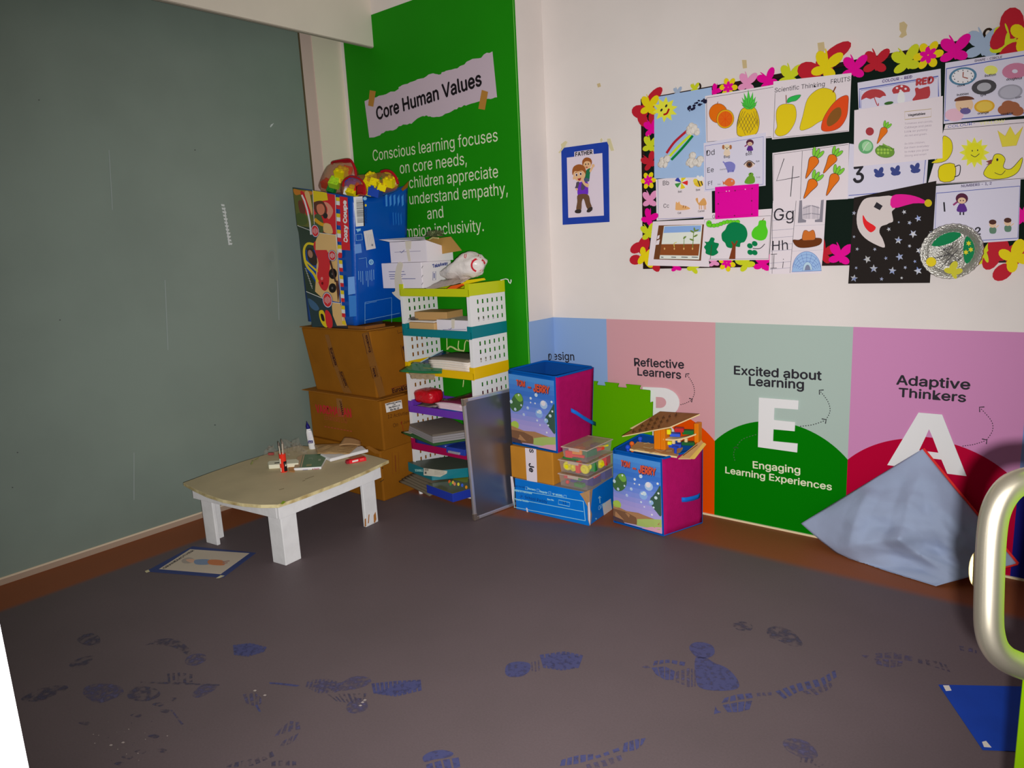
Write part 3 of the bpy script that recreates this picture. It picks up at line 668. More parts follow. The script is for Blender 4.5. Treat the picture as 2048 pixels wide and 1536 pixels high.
# pink card
F = sheet('pink_card', [(679, 872), (992, 848), (988, 1082), (680, 1102)], ZA, 8, 'bright pink rectangular card with a dashed border pinned mid board', P((240, 0, 150), 0.6, k=0.75, name='fluorescent_pink_card'), 'card')
PKD = P((150, 20, 100), 0.6); F.line([(708, 912), (938, 884), (942, 1068), (704, 1082)], 2, PKD, True)
for q in ((704, 912), (822, 897), (944, 882), (940, 970), (942, 1066), (818, 1076), (704, 1082), (702, 992)): F.poly(ell(q[0], q[1], 6, n=8), P((120, 20, 80), 0.4))
for q in ((780, 900), (895, 888), (760, 902)): F.poly(ell(q[0], q[1], 4, n=6), PAPER)
done(F)
# seed germination
F = sheet('printed_picture', [(240, 1115), (606, 1098), (650, 1440), (198, 1440)] if 0 else [(236, 1118), (600, 1102), (640, 1442), (198, 1432)], ZA, 5, 'printed picture of seedlings sprouting in brown soil at the lower left of the board', cat='picture')
F.poly([(276, 1146), (600, 1138), (578, 1398), (240, 1388)], P((96, 56, 30), 0.6)); F.poly([(314, 1150), (588, 1140), (565, 1390), (282, 1384)], P((196, 200, 190), 0.6)); F.poly([(318, 1154), (580, 1146), (576, 1190), (310, 1200)], P((120, 150, 196), 0.6))
F.poly([(296, 1280), (570, 1278), (560, 1362), (284, 1358)], P((124, 66, 30), 0.6))
GS = P((96, 120, 50), 0.6)
F.line(sm([(388, 1300), (386, 1275), (405, 1266)], False), 5, P((180, 170, 80), 0.6)); F.line([(456, 1300), (458, 1225)], 4, GS); F.poly(ell(462, 1232, 14, 6, -40), GS); F.line([(518, 1320), (526, 1190)], 5, GS)
for q in ((512, 1248, 20), (540, 1220, -30), (548, 1182, -20), (516, 1190, 25), (532, 1176, 80)): F.poly(ell(q[0], q[1], 17, 6, q[2]), GS)
for x in (318, 388, 456, 518): F.poly(ell(x, 1312, 5, 8), P((190, 150, 90), 0.6))
for x, wd in ((292, 18), (366, 34), (438, 46), (512, 44)): F.line([(x, 1372), (x+wd, 1374)], 5, BK)
F.poly([(262, 1255), (285, 1245), (278, 1282), (255, 1285)], PAPER); F.poly([(268, 1220), (284, 1214), (280, 1238), (264, 1244)], PAPER)
done(F)
# green things
F = sheet('drawing', [(600, 1062), (1085, 1026), (1064, 1392), (578, 1396)], ZA, 4, 'white sheet of green drawings, a tree, pear, leaf, clover and caterpillar', cat='drawing')
F.line([(604, 1102), (1078, 1076), (1060, 1384), (590, 1388)], 2.5, BK, True); F.text('G', (660, 1096), (680, 1094), BK)
for k in range(9): F.outl(ell(648+k*24, 1146-k*4+6*math.sin(k), 17, 14), LGR, BK, 1.5)
F.outl(ell(636, 1134, 20, 24), LGR, BK, 1.5); F.poly(ell(630, 1128, 4), BK); F.poly(ell(644, 1128, 4), BK)
tree = [(730, 1250), (726, 1205), (752, 1175), (770, 1140), (815, 1122), (868, 1135), (900, 1165), (910, 1215), (890, 1262), (862, 1272), (855, 1300), (822, 1296), (800, 1308), (765, 1300), (750, 1270)]
F.poly(sm(tree), DGR); F.poly([(805, 1290), (778, 1385), (824, 1385), (826, 1290), (842, 1258), (834, 1252), (818, 1280), (800, 1258), (794, 1264)], P((110, 52, 26), 0.6))
F.poly(sm([(996, 1112), (1040, 1112), (1044, 1150), (1056, 1190), (1040, 1240), (1000, 1254), (950, 1235), (940, 1200), (958, 1165), (985, 1145)]), P((72, 178, 30), 0.6)); F.line([(1015, 1112), (1030, 1095)], 5, BRN)
lf = [(650, 1232), (676, 1240), (672, 1265), (705, 1275), (700, 1300), (690, 1318), (702, 1340), (668, 1362), (640, 1358), (612, 1345), (612, 1322), (600, 1300), (615, 1280), (604, 1262), (632, 1262)]
F.poly(sm(lf), DGR); F.line([(655, 1285), (645, 1385)], 4, P((60, 60, 30), 0.6))
for q in ((928, 1292), (962, 1276), (930, 1338), (962, 1340)): F.poly(ell(q[0], q[1], 21, 18, 30), DGR)
F.line(sm([(948, 1310), (1000, 1310), (1034, 1278)], False), 5, BK)
done(F)
# Gg Hh Ii
F = sheet('alphabet_sheet', [(1092, 985), (1474, 955), (1452, 1330), (1436, 1488), (1062, 1494)], ZA, 6, 'white sheet of the letters Gg, Hh and Ii with a gate, hat and igloo', cat='alphabet sheet')
for a, c in (((1090, 985), (1086, 1490)), ((1258, 970), (1214, 1485))): F.line([a, c], 2.5, BK)
for y, x0, x1 in ((1048, 1088, 1252), (1108, 1086, 1248), (1178, 1082, 1240), (1232, 1080, 1236), (1284, 1078, 1232), (1326, 1076, 1228), (1412, 1072, 1222), (1456, 1070, 1218)): F.line([(x0, y+4), (x1, y-8)], 2, P((110, 110, 130), 0.6))
F.line([(1240, 1150), (1462, 1140)], 2, P((150, 150, 160), 0.6)); F.line([(1228, 1330), (1450, 1320)], 2, P((150, 150, 160), 0.6))
F.text('G', (1098, 1112), (1170, 1108), BK, -0.02); F.text('g', (1184, 1108), (1240, 1104), BK, -0.02); F.text('H', (1088, 1324), (1140, 1322), BK, -0.02); F.text('h', (1158, 1322), (1200, 1318), BK, -0.02)
F.line([(1100, 1355), (1096, 1452)], 4, BK); F.line([(1078, 1352), (1122, 1350)], 4, BK); F.line([(1074, 1453), (1120, 1450)], 4, BK); F.line([(1166, 1405), (1162, 1450)], 4, BK); F.poly(ell(1167, 1388, 3), BK)
GY = P((120, 116, 126), 0.6)
F.poly([(1282, 968), (1300, 966), (1304, 1100), (1330, 1108), (1328, 1124), (1270, 1128)], GY); F.poly([(1436, 966), (1456, 962), (1446, 1122), (1392, 1122), (1392, 1106), (1424, 1100)], GY)
for k in range(6): F.line([(1312+k*9, 1012-k*4 if k < 3 else 1000), (1312+k*9, 1100)], 3.5, GY); F.line([(1372+k*9, 1000+k*2), (1372+k*9, 1100)], 3.5, GY)
F.line([(1306, 1026), (1364, 1004)], 5, GY); F.line([(1306, 1070), (1364, 1060)], 5, GY); F.line([(1368, 1004), (1426, 1022)], 5, GY); F.line([(1368, 1060), (1426, 1068)], 5, GY)
F.outl(sm([(1236, 1250), (1275, 1250), (1310, 1238), (1390, 1235), (1440, 1242), (1430, 1280), (1370, 1300), (1290, 1305), (1250, 1285)]), P((92, 44, 14), 0.6), BK, 2); F.outl(sm([(1302, 1248), (1310, 1190), (1330, 1180), (1350, 1190), (1378, 1178), (1392, 1200), (1392, 1245), (1345, 1252)]), P((178, 96, 36), 0.6), BK, 2)
IG = P((136, 164, 206), 0.6); IL = P((70, 90, 150), 0.6)
F.outl([(1226, 1478)]+ell(1334, 1460, 102, 128, 0, 18, 180, 360)+[(1440, 1470)], IG, IL, 2.5)
for k in range(5): F.line(ell(1334, 1465, 100-k*12, 112-k*24, 0, 12, 190, 350), 1.8, IL)
for k in range(7): a = math.radians(200+k*23); F.line([(1334+50*math.cos(a), 1462+50*math.sin(a)), (1334+98*math.cos(a), 1462+122*math.sin(a))], 1.8, IL)
F.outl([(1300, 1468)]+ell(1340, 1462, 34, 56, 0, 10, 180, 360)+[(1376, 1464)], P((160, 184, 214), 0.6), IL, 2); F.poly([(1314, 1468)]+ell(1340, 1464, 20, 38, 0, 8, 180, 360)+[(1362, 1464)], P((110, 116, 140), 0.6))
done(F)
# four carrots
F = sheet('drawing', [(1088, 634), (1488, 588), (1650, 560), (1640, 950), (1092, 985)] if 0 else [(1545, 306), (1698, 286), (1696, 398), (1546, 406)], None, 4, 'white sheet with the figure 4 and four drawn carrots', cat='drawing')
F.z = ZA; F.line([(1098, 644), (1094, 970)], 2.5, BK); F.line([(1302, 615), (1288, 960)], 2.5, BK); F.line([(1094, 640), (1630, 568)], 2.5, BK)
F.line([(1172, 668), (1118, 828), (1282, 798)], 5, BK); F.line([(1236, 722), (1218, 940)], 5, BK)
def carrot(F, tip, top, w):
    dx, dy = top[0]-tip[0], top[1]-tip[1]; l = math.hypot(dx, dy); nx, ny = -dy/l*w, dx/l*w
    for k in (-0.7, 0, 0.7): c = (top[0]+dx/l*w*0.8+nx*k, top[1]+dy/l*w*0.8+ny*k); F.outl(ell(c[0], c[1], w*0.95, w*0.35, math.degrees(math.atan2(dy, dx))+k*28), P((110, 180, 50), 0.6), BK, w*0.07)
    F.outl(sm([tip, (tip[0]+dx*0.45+nx*0.55, tip[1]+dy*0.45+ny*0.55), (tip[0]+dx*0.85+nx, tip[1]+dy*0.85+ny), top, (tip[0]+dx*0.85-nx, tip[1]+dy*0.85-ny), (tip[0]+dx*0.45-nx*0.55, tip[1]+dy*0.45-ny*0.55)]), P((212, 100, 20), 0.6), BK, w*0.1)
carrot(F, (1326, 812), (1398, 655), 36); carrot(F, (1312, 955), (1392, 818), 36)
F.z = ZB; carrot(F, (18, 885), (82, 782), 26); carrot(F, (35, 1010), (92, 886), 27)
done(F)
# COLOUR - RED
F = sheet('printed_sheet', [(210, 378), (674, 300), (676, 480), (216, 540)], ZB, 5, 'laminated Colour Red sheet with an umbrella, mushroom and dress', PAPER2, 'printed sheet')
F.text('COLOUR - RED', (347, 378), (514, 352), P((80, 60, 110), 0.6), 0.02); F.line([(222, 520), (220, 414), (660, 342), (662, 470)], 6, BLU); F.line([(230, 520), (229, 421), (652, 351)], 2, BLU)
UR = P((158, 54, 58), 0.6)
F.poly([(228, 476)]+ell(300, 462, 70, 48, -8, 12, 180, 360)+[(352, 452), (334, 464), (310, 458), (282, 470), (258, 462)], UR); F.line(sm([(300, 455), (318, 500), (326, 504), (326, 492)], False), 5, UR)
F.poly(ell(452, 420, 50, 30, -6, 14, 180, 360), UR); F.poly([(402, 424), (504, 414), (500, 428), (410, 440)], UR); F.poly(sm([(440, 432), (466, 430), (472, 484), (434, 488)]), P((216, 206, 200), 0.6))
for q in ((430, 408), (456, 398), (478, 412), (450, 422)): F.poly(ell(q[0], q[1], 7, 6), PAPER)
F.poly(sm([(530, 412), (545, 405), (556, 412), (596, 400), (612, 404), (606, 462), (518, 478), (534, 445)]), UR); F.text('RED', (534, 394), (636, 378), UR, 0.05); F.poly(ell(384, 492, 26, 9, -10), P((50, 90, 40), 0.6))
done(F)
# Vegetables
F = sheet('printed_sheet', [(192, 532), (686, 452), (684, 800), (188, 848)], ZB, 8, 'white Vegetables rhyme sheet with tomato, carrot, cabbage and peas', cat='printed sheet')
F.outl([(472, 540), (622, 524), (620, 568), (474, 584)], PAPER, P((160, 140, 90), 0.6), 3); F.text('Vegetables', (490, 566), (588, 556), BK, 0.03)
TX = P((140, 130, 140), 0.6)
for k, (st, x1) in enumerate((('Tomatoes and carrots,', 630), ('Cabbage and peas', 622), ('Look so yummy', 600), ('All red and green.', 598), (None, 0), ('So little children,', 586), ('Eat them everyday', 608), ('to make you grow', 606), ('Strong and smart', 594))):
    if st: F.text(st, (472, 612+k*22.5), (x1, 612+k*22.5-(x1-472)*0.09), TX, 0.0)
F.poly(ell(278, 650, 23), P((146, 50, 56), 0.6)); carrot(F, (318, 720), (366, 628), 20)
F.poly(ell(256, 735, 42, 40), P((90, 150, 100), 0.6)); F.poly(ell(262, 732, 28, 28), P((140, 186, 140), 0.6)); F.line(sm([(240, 760), (256, 730), (272, 712)], False), 3, P((200, 220, 190), 0.6))
F.outl(ell(362, 762, 54, 34, 8), P((96, 134, 50), 0.6), P((60, 90, 30), 0.6), 2)
for k in range(9): F.poly(ell(325+(k % 5)*18, 752+(k//5)*18, 7), P((140, 176, 70), 0.6))
F.line([(330, 730), (414, 750)], 9, P((80, 120, 40), 0.6)); F.line([(350, 720), (395, 745)], 8, P((110, 150, 60), 0.6))
done(F)
# three butterflies
F = sheet('printed_sheet', [(164, 718), (606, 780), (590, 995), (154, 1026)], ZB, 5, 'laminated sheet with the figure 3 and three blue butterflies', PAPER2, 'printed sheet')
F.line([(590, 800), (574, 972), (160, 1008)], 4, BLU); F.text('3', (184, 938), (246, 930), BK, 0.02, h=1.15)
BB = P((52, 62, 118), 0.6)
for x, y in ((330, 884), (422, 874), (532, 860)):
    for q in ((-14, -8, 20, 12, 50), (10, -14, 22, 13, -70), (-8, 12, 18, 11, 10), (14, 10, 16, 10, -30)): F.poly(ell(x+q[0], y+q[1], q[2], q[3], q[4]), BB)
done(F)
# SHAPE - CIRCLE
F = sheet('printed_sheet', [(700, 268), (1160, 196), (1160, 560), (690, 608)], ZB, 6, 'laminated Shape Circle sheet of round things at the upper right of the board', PAPER2, 'printed sheet')
F.line([(1160, 222), (706, 300), (696, 590), (1160, 545)], 6, BLU); F.text('SHAPE - CIRCLE', (862, 262), (1016, 240), P((80, 70, 90), 0.6), 0.02)
F.poly(ell(798, 342, 78, 50, -9), P((72, 110, 136), 0.6)); F.poly(ell(798, 342, 64, 40, -9), P((200, 196, 200), 0.6)); F.line([(800, 318), (798, 346), (826, 354)], 7, P((140, 80, 70), 0.6))
for k in range(12): a = k*PI/6; F.poly(ell(798+54*math.cos(a), 342+33*math.sin(a), 3), BK)
F.poly(ell(954, 308, 38, 26), P((226, 202, 96), 0.6)); F.poly(ell(1090, 312, 74, 44, -8), P((176, 110, 136), 0.6)); F.poly(ell(1088, 314, 16, 11), PAPER2)
F.poly(ell(916, 402, 70, 42, -8), P((64, 62, 66), 0.6)); F.poly(ell(916, 402, 40, 24, -8), P((150, 150, 156), 0.6)); F.poly(ell(1062, 430, 70, 42, -8), P((140, 138, 150), 0.6)); F.poly(ell(1062, 430, 58, 34, -8), P((158, 156, 168), 0.6))
F.poly(ell(750, 558, 52, 36), P((214, 160, 176), 0.6)); F.poly(ell(806, 500, 50, 46), SKIN); F.poly(ell(806, 475, 56, 22, -4, 14, 170, 360), P((92, 52, 40), 0.6)); F.poly(ell(806, 508, 46, 20), SKIN); F.line(sm([(782, 518), (806, 530), (828, 516)], False), 4, BRN); F.poly(ell(812, 536, 30, 18), P((90, 80, 130), 0.6))
F.poly(ell(918, 510, 58, 36, -6), P((192, 146, 40), 0.6)); F.poly(ell(918, 510, 46, 28, -6), P((206, 168, 70), 0.6))
for q in ((1030, 530), (1078, 512), (1100, 536), (1052, 505)): F.poly(ell(q[0], q[1], 38, 28), P((140, 84, 56), 0.6))
for st, x, y, e in (('clock', 766, 402, 810), ('button', 920, 346, 982), ('doughnut', 1040, 366, 1128), ('bubbles', 764, 452, 830), ('tyre', 896, 456, 928), ('coin', 1092, 468, 1124), ('orange', 880, 556, 942), ('cookies', 1010, 560, 1078)): F.text(st, (x, y), (e, y-8), BK, 0.02)
done(F)
# COLOUR - YELLOW
F = sheet('drawing', [(700, 612), (1160, 578), (1150, 916), (600, 948)], ZB, 4, 'white Colour Yellow sheet with a moon, sun, crown, mug and duck', cat='drawing')
F.line([(690, 640), (1150, 600)], 2.5, BK); F.line([(604, 945), (1140, 912)], 2.5, BK)
F.text('COLOUR-', (714, 632), (866, 612), BLU, 0.0, h=0.75); F.text('YELLOW', (890, 614), (1030, 600), P((206, 200, 120), 0.6), 0.0, h=0.75)
F.outl(sm([(690, 675), (732, 700), (738, 760), (700, 815), (622, 826), (668, 790), (682, 730)]), P((212, 186, 22), 0.6), BK, 2.5)
F.poly(starpts(862, 768, 86, 56, 12), P((222, 200, 60), 0.6)); F.poly(ell(862, 768, 52, 54), P((222, 196, 30), 0.6)); F.line(sm([(842, 780), (866, 792), (890, 774)], False), 3.5, BK); F.poly(ell(850, 758, 3, 5), BK); F.poly(ell(880, 755, 3, 5), BK)
F.outl([(992, 645), (1018, 736), (1096, 728), (1134, 622), (1090, 672), (1062, 622), (1034, 676)], P((214, 186, 60), 0.6), P((170, 140, 40), 0.6), 2)
F.outl(sm([(668, 845), (750, 832), (748, 920), (670, 926)], True, 3), P((206, 184, 10), 0.6), BK, 3); F.line(sm([(752, 848), (782, 840), (778, 890), (750, 904)], False), 5, BK)
F.outl(sm([(958, 820), (975, 780), (1010, 778), (1034, 805), (1024, 850), (1068, 858), (1130, 795), (1110, 870), (1050, 908), (960, 916), (914, 890), (930, 850)]), P((216, 192, 26), 0.6), BK, 3); F.poly([(960, 806), (926, 818), (942, 826), (928, 838), (958, 830)], P((120, 60, 50), 0.6)); F.poly(ell(990, 808, 6, 8), BK); F.line(sm([(975, 880), (1010, 892), (1035, 868)], False), 3, BK)
done(F)
# NUMBERS 1 2
F = sheet('printed_sheet', [(640, 955), (1120, 915), (1108, 1258), (630, 1290)], ZB, 3, 'white Numbers 1 and 2 sheet with one girl and two boys', PAPER2, 'printed sheet')
F.line([(650, 995), (1116, 955), (1104, 1246), (640, 1275)], 4, BLU, True); F.text('NUMBERS - 1, 2', (788, 962), (958, 946), P((90, 80, 110), 0.6), 0.02); F.line([(692, 1045), (696, 1098)], 9, BK); F.text('2', (864, 1228), (898, 1225), BK, 0.02)
figdoll(F, 792, 1050, 1.15)
for x, y in ((966, 1180), (1050, 1170)):
    F.poly(sm([(x-18, y+8), (x+16, y+8), (x+14, y+38), (x-16, y+38)]), P((84, 116, 96), 0.6)); F.poly(ell(x-2, y-12, 20, 20), SKIN); F.poly(ell(x-2, y-24, 21, 14), P((70, 40, 34), 0.6)); F.line([(x+14, y+8), (x+32, y-6)], 6, SKIN)
done(F)
# night sheet with a moon
F = sheet('craft_sheet', [(190, 1020), (650, 926), (614, 1496), (158, 1500)], ZB, 6, 'black craft sheet with a white crescent moon in a pink cap and foil stars', P((32, 27, 25), 0.8, name='black_card'), 'craft sheet')
ng = done(F)
cut(ZB, 7, ng, 'moon', lambda G: (G.slab(sm([(262, 1022), (230, 1050), (206, 1115), (212, 1190), (252, 1246), (318, 1285), (362, 1297), (350, 1250), (332, 1215), (340, 1182), (372, 1170), (385, 1162), (408, 1152), (404, 1118), (402, 1096), (420, 1078), (398, 1066), (404, 1012), (330, 1014)], True, 3), P((186, 176, 174), 0.6, name='grey_white_card'), 0.0008), G.poly(sm([(240, 1116), (262, 1150), (312, 1185), (285, 1214), (255, 1190), (240, 1155)], True, 3), P((206, 30, 34), 0.6)), G.poly([(316, 1044), (350, 1066), (334, 1090), (300, 1072)], BK)))
cut(ZB, 8, ng, 'cap', lambda G: (G.slab(sm([(404, 1010), (480, 1002), (555, 1020), (598, 1050), (520, 1052), (404, 1078)], True, 3), P((206, 20, 128), 0.6, name='pink_card'), 0.0008), G.poly(ell(604, 1050, 21), P((178, 160, 16), 0.6))))
FOIL = P((206, 206, 214), 0.25, 0.6, name='silver_foil', noise_s=60, c2=(120, 140, 200))
for x, y, r in ((190, 1106, 13), (470, 1100, 14), (548, 1136, 20), (500, 1160, 13), (384, 1196, 13), (520, 1222, 24), (438, 1258, 23), (190, 1238, 9), (208, 1307, 11), (306, 1308, 11), (368, 1358, 11), (500, 1290, 11), (264, 1364, 23), (445, 1350, 23), (552, 1315, 18), (202, 1412, 10), (300, 1416, 24), (404, 1428, 23), (476, 1410, 11), (530, 1376, 10), (548, 1428, 24), (190, 1470, 22), (344, 1474, 12), (456, 1468, 9), (620, 1216, 12), (440, 1157, 7)):
    cut(ZB, 7, ng, 'star', lambda G: G.slab(starpts(x, y, r, r*0.42, 5, (x*7) % 60), FOIL, 0.0006))
# foil plate
c0 = ony(1640+732/2.7917, 30+1320/2.7917, YB-0.035)
FP = P((168, 166, 160), 0.3, 0.75, bump=0.5, bump_s=160, name='crinkled_foil')
b = MB(); R0 = 0.099; pr = []
N = 60
vs = []; 
for r, d in ((0.0, 0), (0.068, 0), (0.076, 0.006), (0.085, 0.016), (0.098, 0.02), (0.101, 0.016)):
    for k in range(N):
        rr = r+(0.0022 if k % 2 else 0)*(r > 0.07); a = 2*PI*k/N; vs.append(c0+V((rr*math.cos(a), 0.014-d, rr*0.98*math.sin(a))))
fs = [(i*N+k, i*N+(k+1) % N, (i+1)*N+(k+1) % N, (i+1)*N+k) for i in range(5) for k in range(N)]
b.add(vs, fs, FP); plate = b.build('foil_plate', smooth=35, loc=c0, solid=0.0006); tag(plate, 'round silver foil plate craft with green patches stuck below the numbers sheet', 'craft plate')
G = Flat((0, c0.y+0.012, 0), WN, ZB); G.poly(sm([(622, 1285), (632, 1245), (690, 1220), (760, 1212), (788, 1228), (740, 1268), (670, 1290)]), DGR); G.build('food_drawing', plate, label='green painted patch')
G = Flat((0, c0.y+0.0115, 0), WN, ZB); G.poly(sm([(815, 1240), (850, 1235), (876, 1270), (872, 1330), (828, 1385), (806, 1370), (800, 1300)]), DGR)
for q in ((830, 1275), (842, 1310), (815, 1325)): G.poly(starpts(q[0], q[1], 16, 8, 6), P((190, 180, 40), 0.6))
G.build('food_drawing', plate, label='green painted patch')
G = Flat((0, c0.y+0.011, 0), WN, ZB); G.text('eggs', (690, 1312), (742, 1300), BK, 0.02); G.text('Vegetable', (640, 1362), (725, 1340), BK, 0.02); G.text('Junk food', (716, 1400), (792, 1358), BK, 0.02); G.line([(660, 1290), (780, 1372)], 3, BK); G.line([(770, 1310), (650, 1436)], 3, BK); G.build('food_words', plate)
G = Flat((0, c0.y-0.012, 0), WN, ZB); G.slab(ell(622, 1378, 28, 26), P((196, 176, 30), 0.7), 0.006); G.build('food_drawing', plate, label='yellow patch')
G = Flat((0, c0.y-0.014, 0), WN, ZB)
for q in ((745, 1405, 34, 20, -60), (722, 1428, 30, 16, 10), (770, 1432, 28, 16, -20), (748, 1450, 26, 12, 60)): G.poly(ell(*q), P((176, 170, 44), 0.6))
G.build('butterfly', plate, label='small yellow butterfly')

# coloured paper cut-outs round the board's edge
CC = dict(pink=(226, 0, 140), lime=(176, 182, 30), red=(164, 26, 40), rose=(206, 128, 166), yellow=(222, 180, 14), grey=(140, 156, 178))
def cc(c): return P(CC[c], 0.65, k=0.75 if c == 'pink' else None, name=c+'_craft_paper')
_cm = {}
def petalmesh(key, petals, col, t=0.0012):
    if key in _cm: return _cm[key]
    b = MB()
    for i, (cx, cy, rx, ry, rot) in enumerate(petals):
        b.prism([(x, -0.0003*i, -y) for x, y in ell(cx, cy, rx, ry, rot, 14)], (0, -t, 0), cc(col))
    o = b.build('cutout', loc=(0, 0, 0)); me = o.data; bpy.data.objects.remove(o); _cm[key] = me; return me
BFLY = [(-0.27, -0.2, 0.34, 0.2, 35), (0.2, -0.3, 0.34, 0.2, -60), (-0.2, 0.22, 0.26, 0.17, -25), (0.25, 0.16, 0.26, 0.17, 20), (0, 0, 0.34, 0.08, 70), (-0.2, -0.42, 0.2, 0.03, 50)]
FLOW = [(0.34*math.cos(k*PI/3), 0.34*math.sin(k*PI/3), 0.2, 0.15, k*60) for k in range(6)]+[(0, 0, 0.25, 0.25, 0)]
FLOWI = [(0.17*math.cos(k*PI/3+0.4), 0.17*math.sin(k*PI/3+0.4), 0.15, 0.09, k*60+23) for k in range(6)]
BIGR = [(-0.32, 0.1, 0.3, 0.2, 20), (-0.22, 0.34, 0.26, 0.16, 60), (0.2, -0.3, 0.34, 0.16, -35), (0.16, 0.36, 0.22, 0.16, 80), (0, 0, 0.25, 0.15, 40)]
def place(kind, col, px, py, size, rot, label, lvl=0, group=None, base=0.0):
    c = ony(px, py, YW-0.026-lvl*0.002-base)
    name = {'b': 'paper_butterfly', 'f': 'paper_flower', 'r': 'paper_leaf_cluster'}[kind]
    me = petalmesh((kind, col), {'b': BFLY, 'f': FLOW, 'r': BIGR}[kind], col)
    o = bpy.data.objects.new(name, me); COL.objects.link(o); o.location = c; o.scale = (size, 1, size); o.rotation_euler = (0, math.radians(rot), 0)
    tag(o, label, {'b': 'paper butterfly', 'f': 'paper flower', 'r': 'paper cut-out'}[kind], group or 'paper cut-outs round the notice board')
    if kind == 'f':
        k = bpy.data.objects.new('inner_petals', petalmesh(('fi', 'pink'), FLOWI, 'pink')); COL.objects.link(k); k.parent = o; k.location = (0, -0.004, 0); k['label'] = 'pink inner petals'
    if kind == 'r':
        k = bpy.data.objects.new('butterfly', petalmesh(('b', 'yellow'), BFLY, 'yellow')); COL.objects.link(k); k.parent = o; k.location = (0.04, -0.005, 0); k.scale = (0.6, 1, 0.6); k.rotation_euler = (0, 0.3, 0); k['label'] = 'yellow butterfly'
    return o
for ci_, (kind, col, q, zz, size, rot, lab, lvl) in enumerate((
    ('r', 'red', (205, 300), za, 0.145, 0, 'red and yellow paper cluster on the upper left corner of the notice board', 0),
    ('b', 'pink', (228, 455), za, 0.075, 0, 'hot pink paper butterfly just below the upper left corner cluster', 0),
    ('b', 'lime', (216, 575), za, 0.075, 20, 'lime paper butterfly on the left edge beside the rainbow', 0),
    ('b', 'red', (214, 695), za, 0.075, -15, 'red paper butterfly on the left edge beside the lower cotton cloud', 0),
    ('f', 'yellow', (205, 825), za, 0.075, 0, 'yellow and pink paper flower on the left edge of the notice board', 0),
    ('b', 'rose', (214, 965), za, 0.075, 10, 'pale pink paper butterfly on the left edge beside the letters Cc', 0),
    ('b', 'pink', (208, 1098), za, 0.075, 40, 'hot pink paper butterfly on the left edge above the seedling picture', 0),
    ('b', 'lime', (204, 1200), za, 0.075, 0, 'lime paper butterfly on the left edge beside the seedling picture', 0),
    ('r', 'red', (185, 1360), za, 0.15, 95, 'red and yellow paper cluster on the lower left corner of the notice board', 0),
    ('b', 'pink', (402, 1440), za, 0.055, 0, 'hot pink paper butterfly peeping out below the seedling picture', 0),
    ('b', 'lime', (525, 1446), za, 0.06, 30, 'lime paper butterfly peeping out below the seedling picture', 0),
    ('b', 'rose', (672, 1406), za, 0.05, 0, 'pale pink paper butterfly on the bottom edge under the drawn leaf', 0),
    ('f', 'yellow', (766, 1412), za, 0.075, 20, 'yellow and pink paper flower on the bottom edge under the drawn tree', 0),
    ('b', 'lime', (900, 1415), za, 0.075, -20, 'lime paper butterfly on the bottom edge under the clover', 0),
    ('b', 'pink', (1018, 1418), za, 0.075, 15, 'hot pink paper butterfly on the bottom edge left of the igloo sheet', 0),
    ('b', 'grey', (412, 196), za, 0.04, 10, 'grey blue paper butterfly peeping over the craft sheet top', 0),
    ('b', 'lime', (535, 168), za, 0.04, 10, 'lime paper butterfly peeping over the craft sheet beside the ring', 0),
    ('b', 'pink', (678, 190), za, 0.05, 50, 'hot pink paper butterfly on the top edge right of the craft sheet', 0),
    ('f', 'yellow', (776, 160), za, 0.075, 10, 'yellow and pink paper flower on the top edge above the oranges', 0),
    ('b', 'rose', (908, 132), za, 0.075, 20, 'pale pink paper butterfly on the top edge above the pineapple', 0),
    ('b', 'pink', (1056, 112), za, 0.075, -10, 'hot pink paper butterfly on the top edge right of the pineapple', 0),
    ('b', 'lime', (1212, 86), za, 0.085, 20, 'lime paper butterfly on the top edge above the mango sheet heading', 0),
    ('r', 'red', (25, 290), zb, 0.17, 10, 'red and yellow paper cluster mid way along the top edge', 0),
    ('b', 'pink', (190, 300), zb, 0.085, 15, 'hot pink paper butterfly on the top edge right of the fruits sheet', 0),
    ('b', 'red', (312, 268), zb, 0.085, 15, 'red paper butterfly on the top edge above the Colour Red sheet', 0),
    ('b', 'lime', (482, 260), zb, 0.09, 0, 'lime paper butterfly on the top edge right of the red butterfly', 0),
    ('f', 'yellow', (605, 225), zb, 0.09, 0, 'yellow and pink paper flower on the top edge of the notice board, toward the right', 0),
    ('b', 'pink', (752, 200), zb, 0.09, 10, 'hot pink paper butterfly on the top edge above the round clock picture', 0),
    ('b', 'grey', (908, 172), zb, 0.1, 15, 'grey blue paper butterfly on the top edge with a ring above it', 0),
    ('b', 'lime', (1046, 152), zb, 0.095, 20, 'lime paper butterfly on the top edge at the far right', 0),
    ('r', 'red', (1150, 100), zb, 0.17, 60, 'red paper cluster at the upper right corner of the notice board', 0),
    ('b', 'pink', (112, 1343), zb, 0.085, 15, 'hot pink paper butterfly on the bottom edge left of the night sheet', 0),
    ('b', 'red', (20, 1330), zb, 0.085, 30, 'red paper butterfly on the bottom edge right of the igloo', 0),
    ('b', 'red', (-85, 1395), zb, 0.075, 20, 'red paper butterfly peeping out below the igloo', 0),
    ('b', 'lime', (922, 1338), zb, 0.09, 0, 'lime paper butterfly on the bottom edge right of the foil plate', 0),
    ('r', 'red', (1080, 1345), zb, 0.16, 50, 'red and yellow paper cluster on the lower right corner of the notice board', 0),
    ('b', 'pink', (1132, 1122), zb, 0.08, 0, 'hot pink paper butterfly on the right edge beside the numbers sheet', 0))):
    place(kind, col, *zz(q), size, rot, lab, lvl, base=(ci_ % 4)*0.0008)

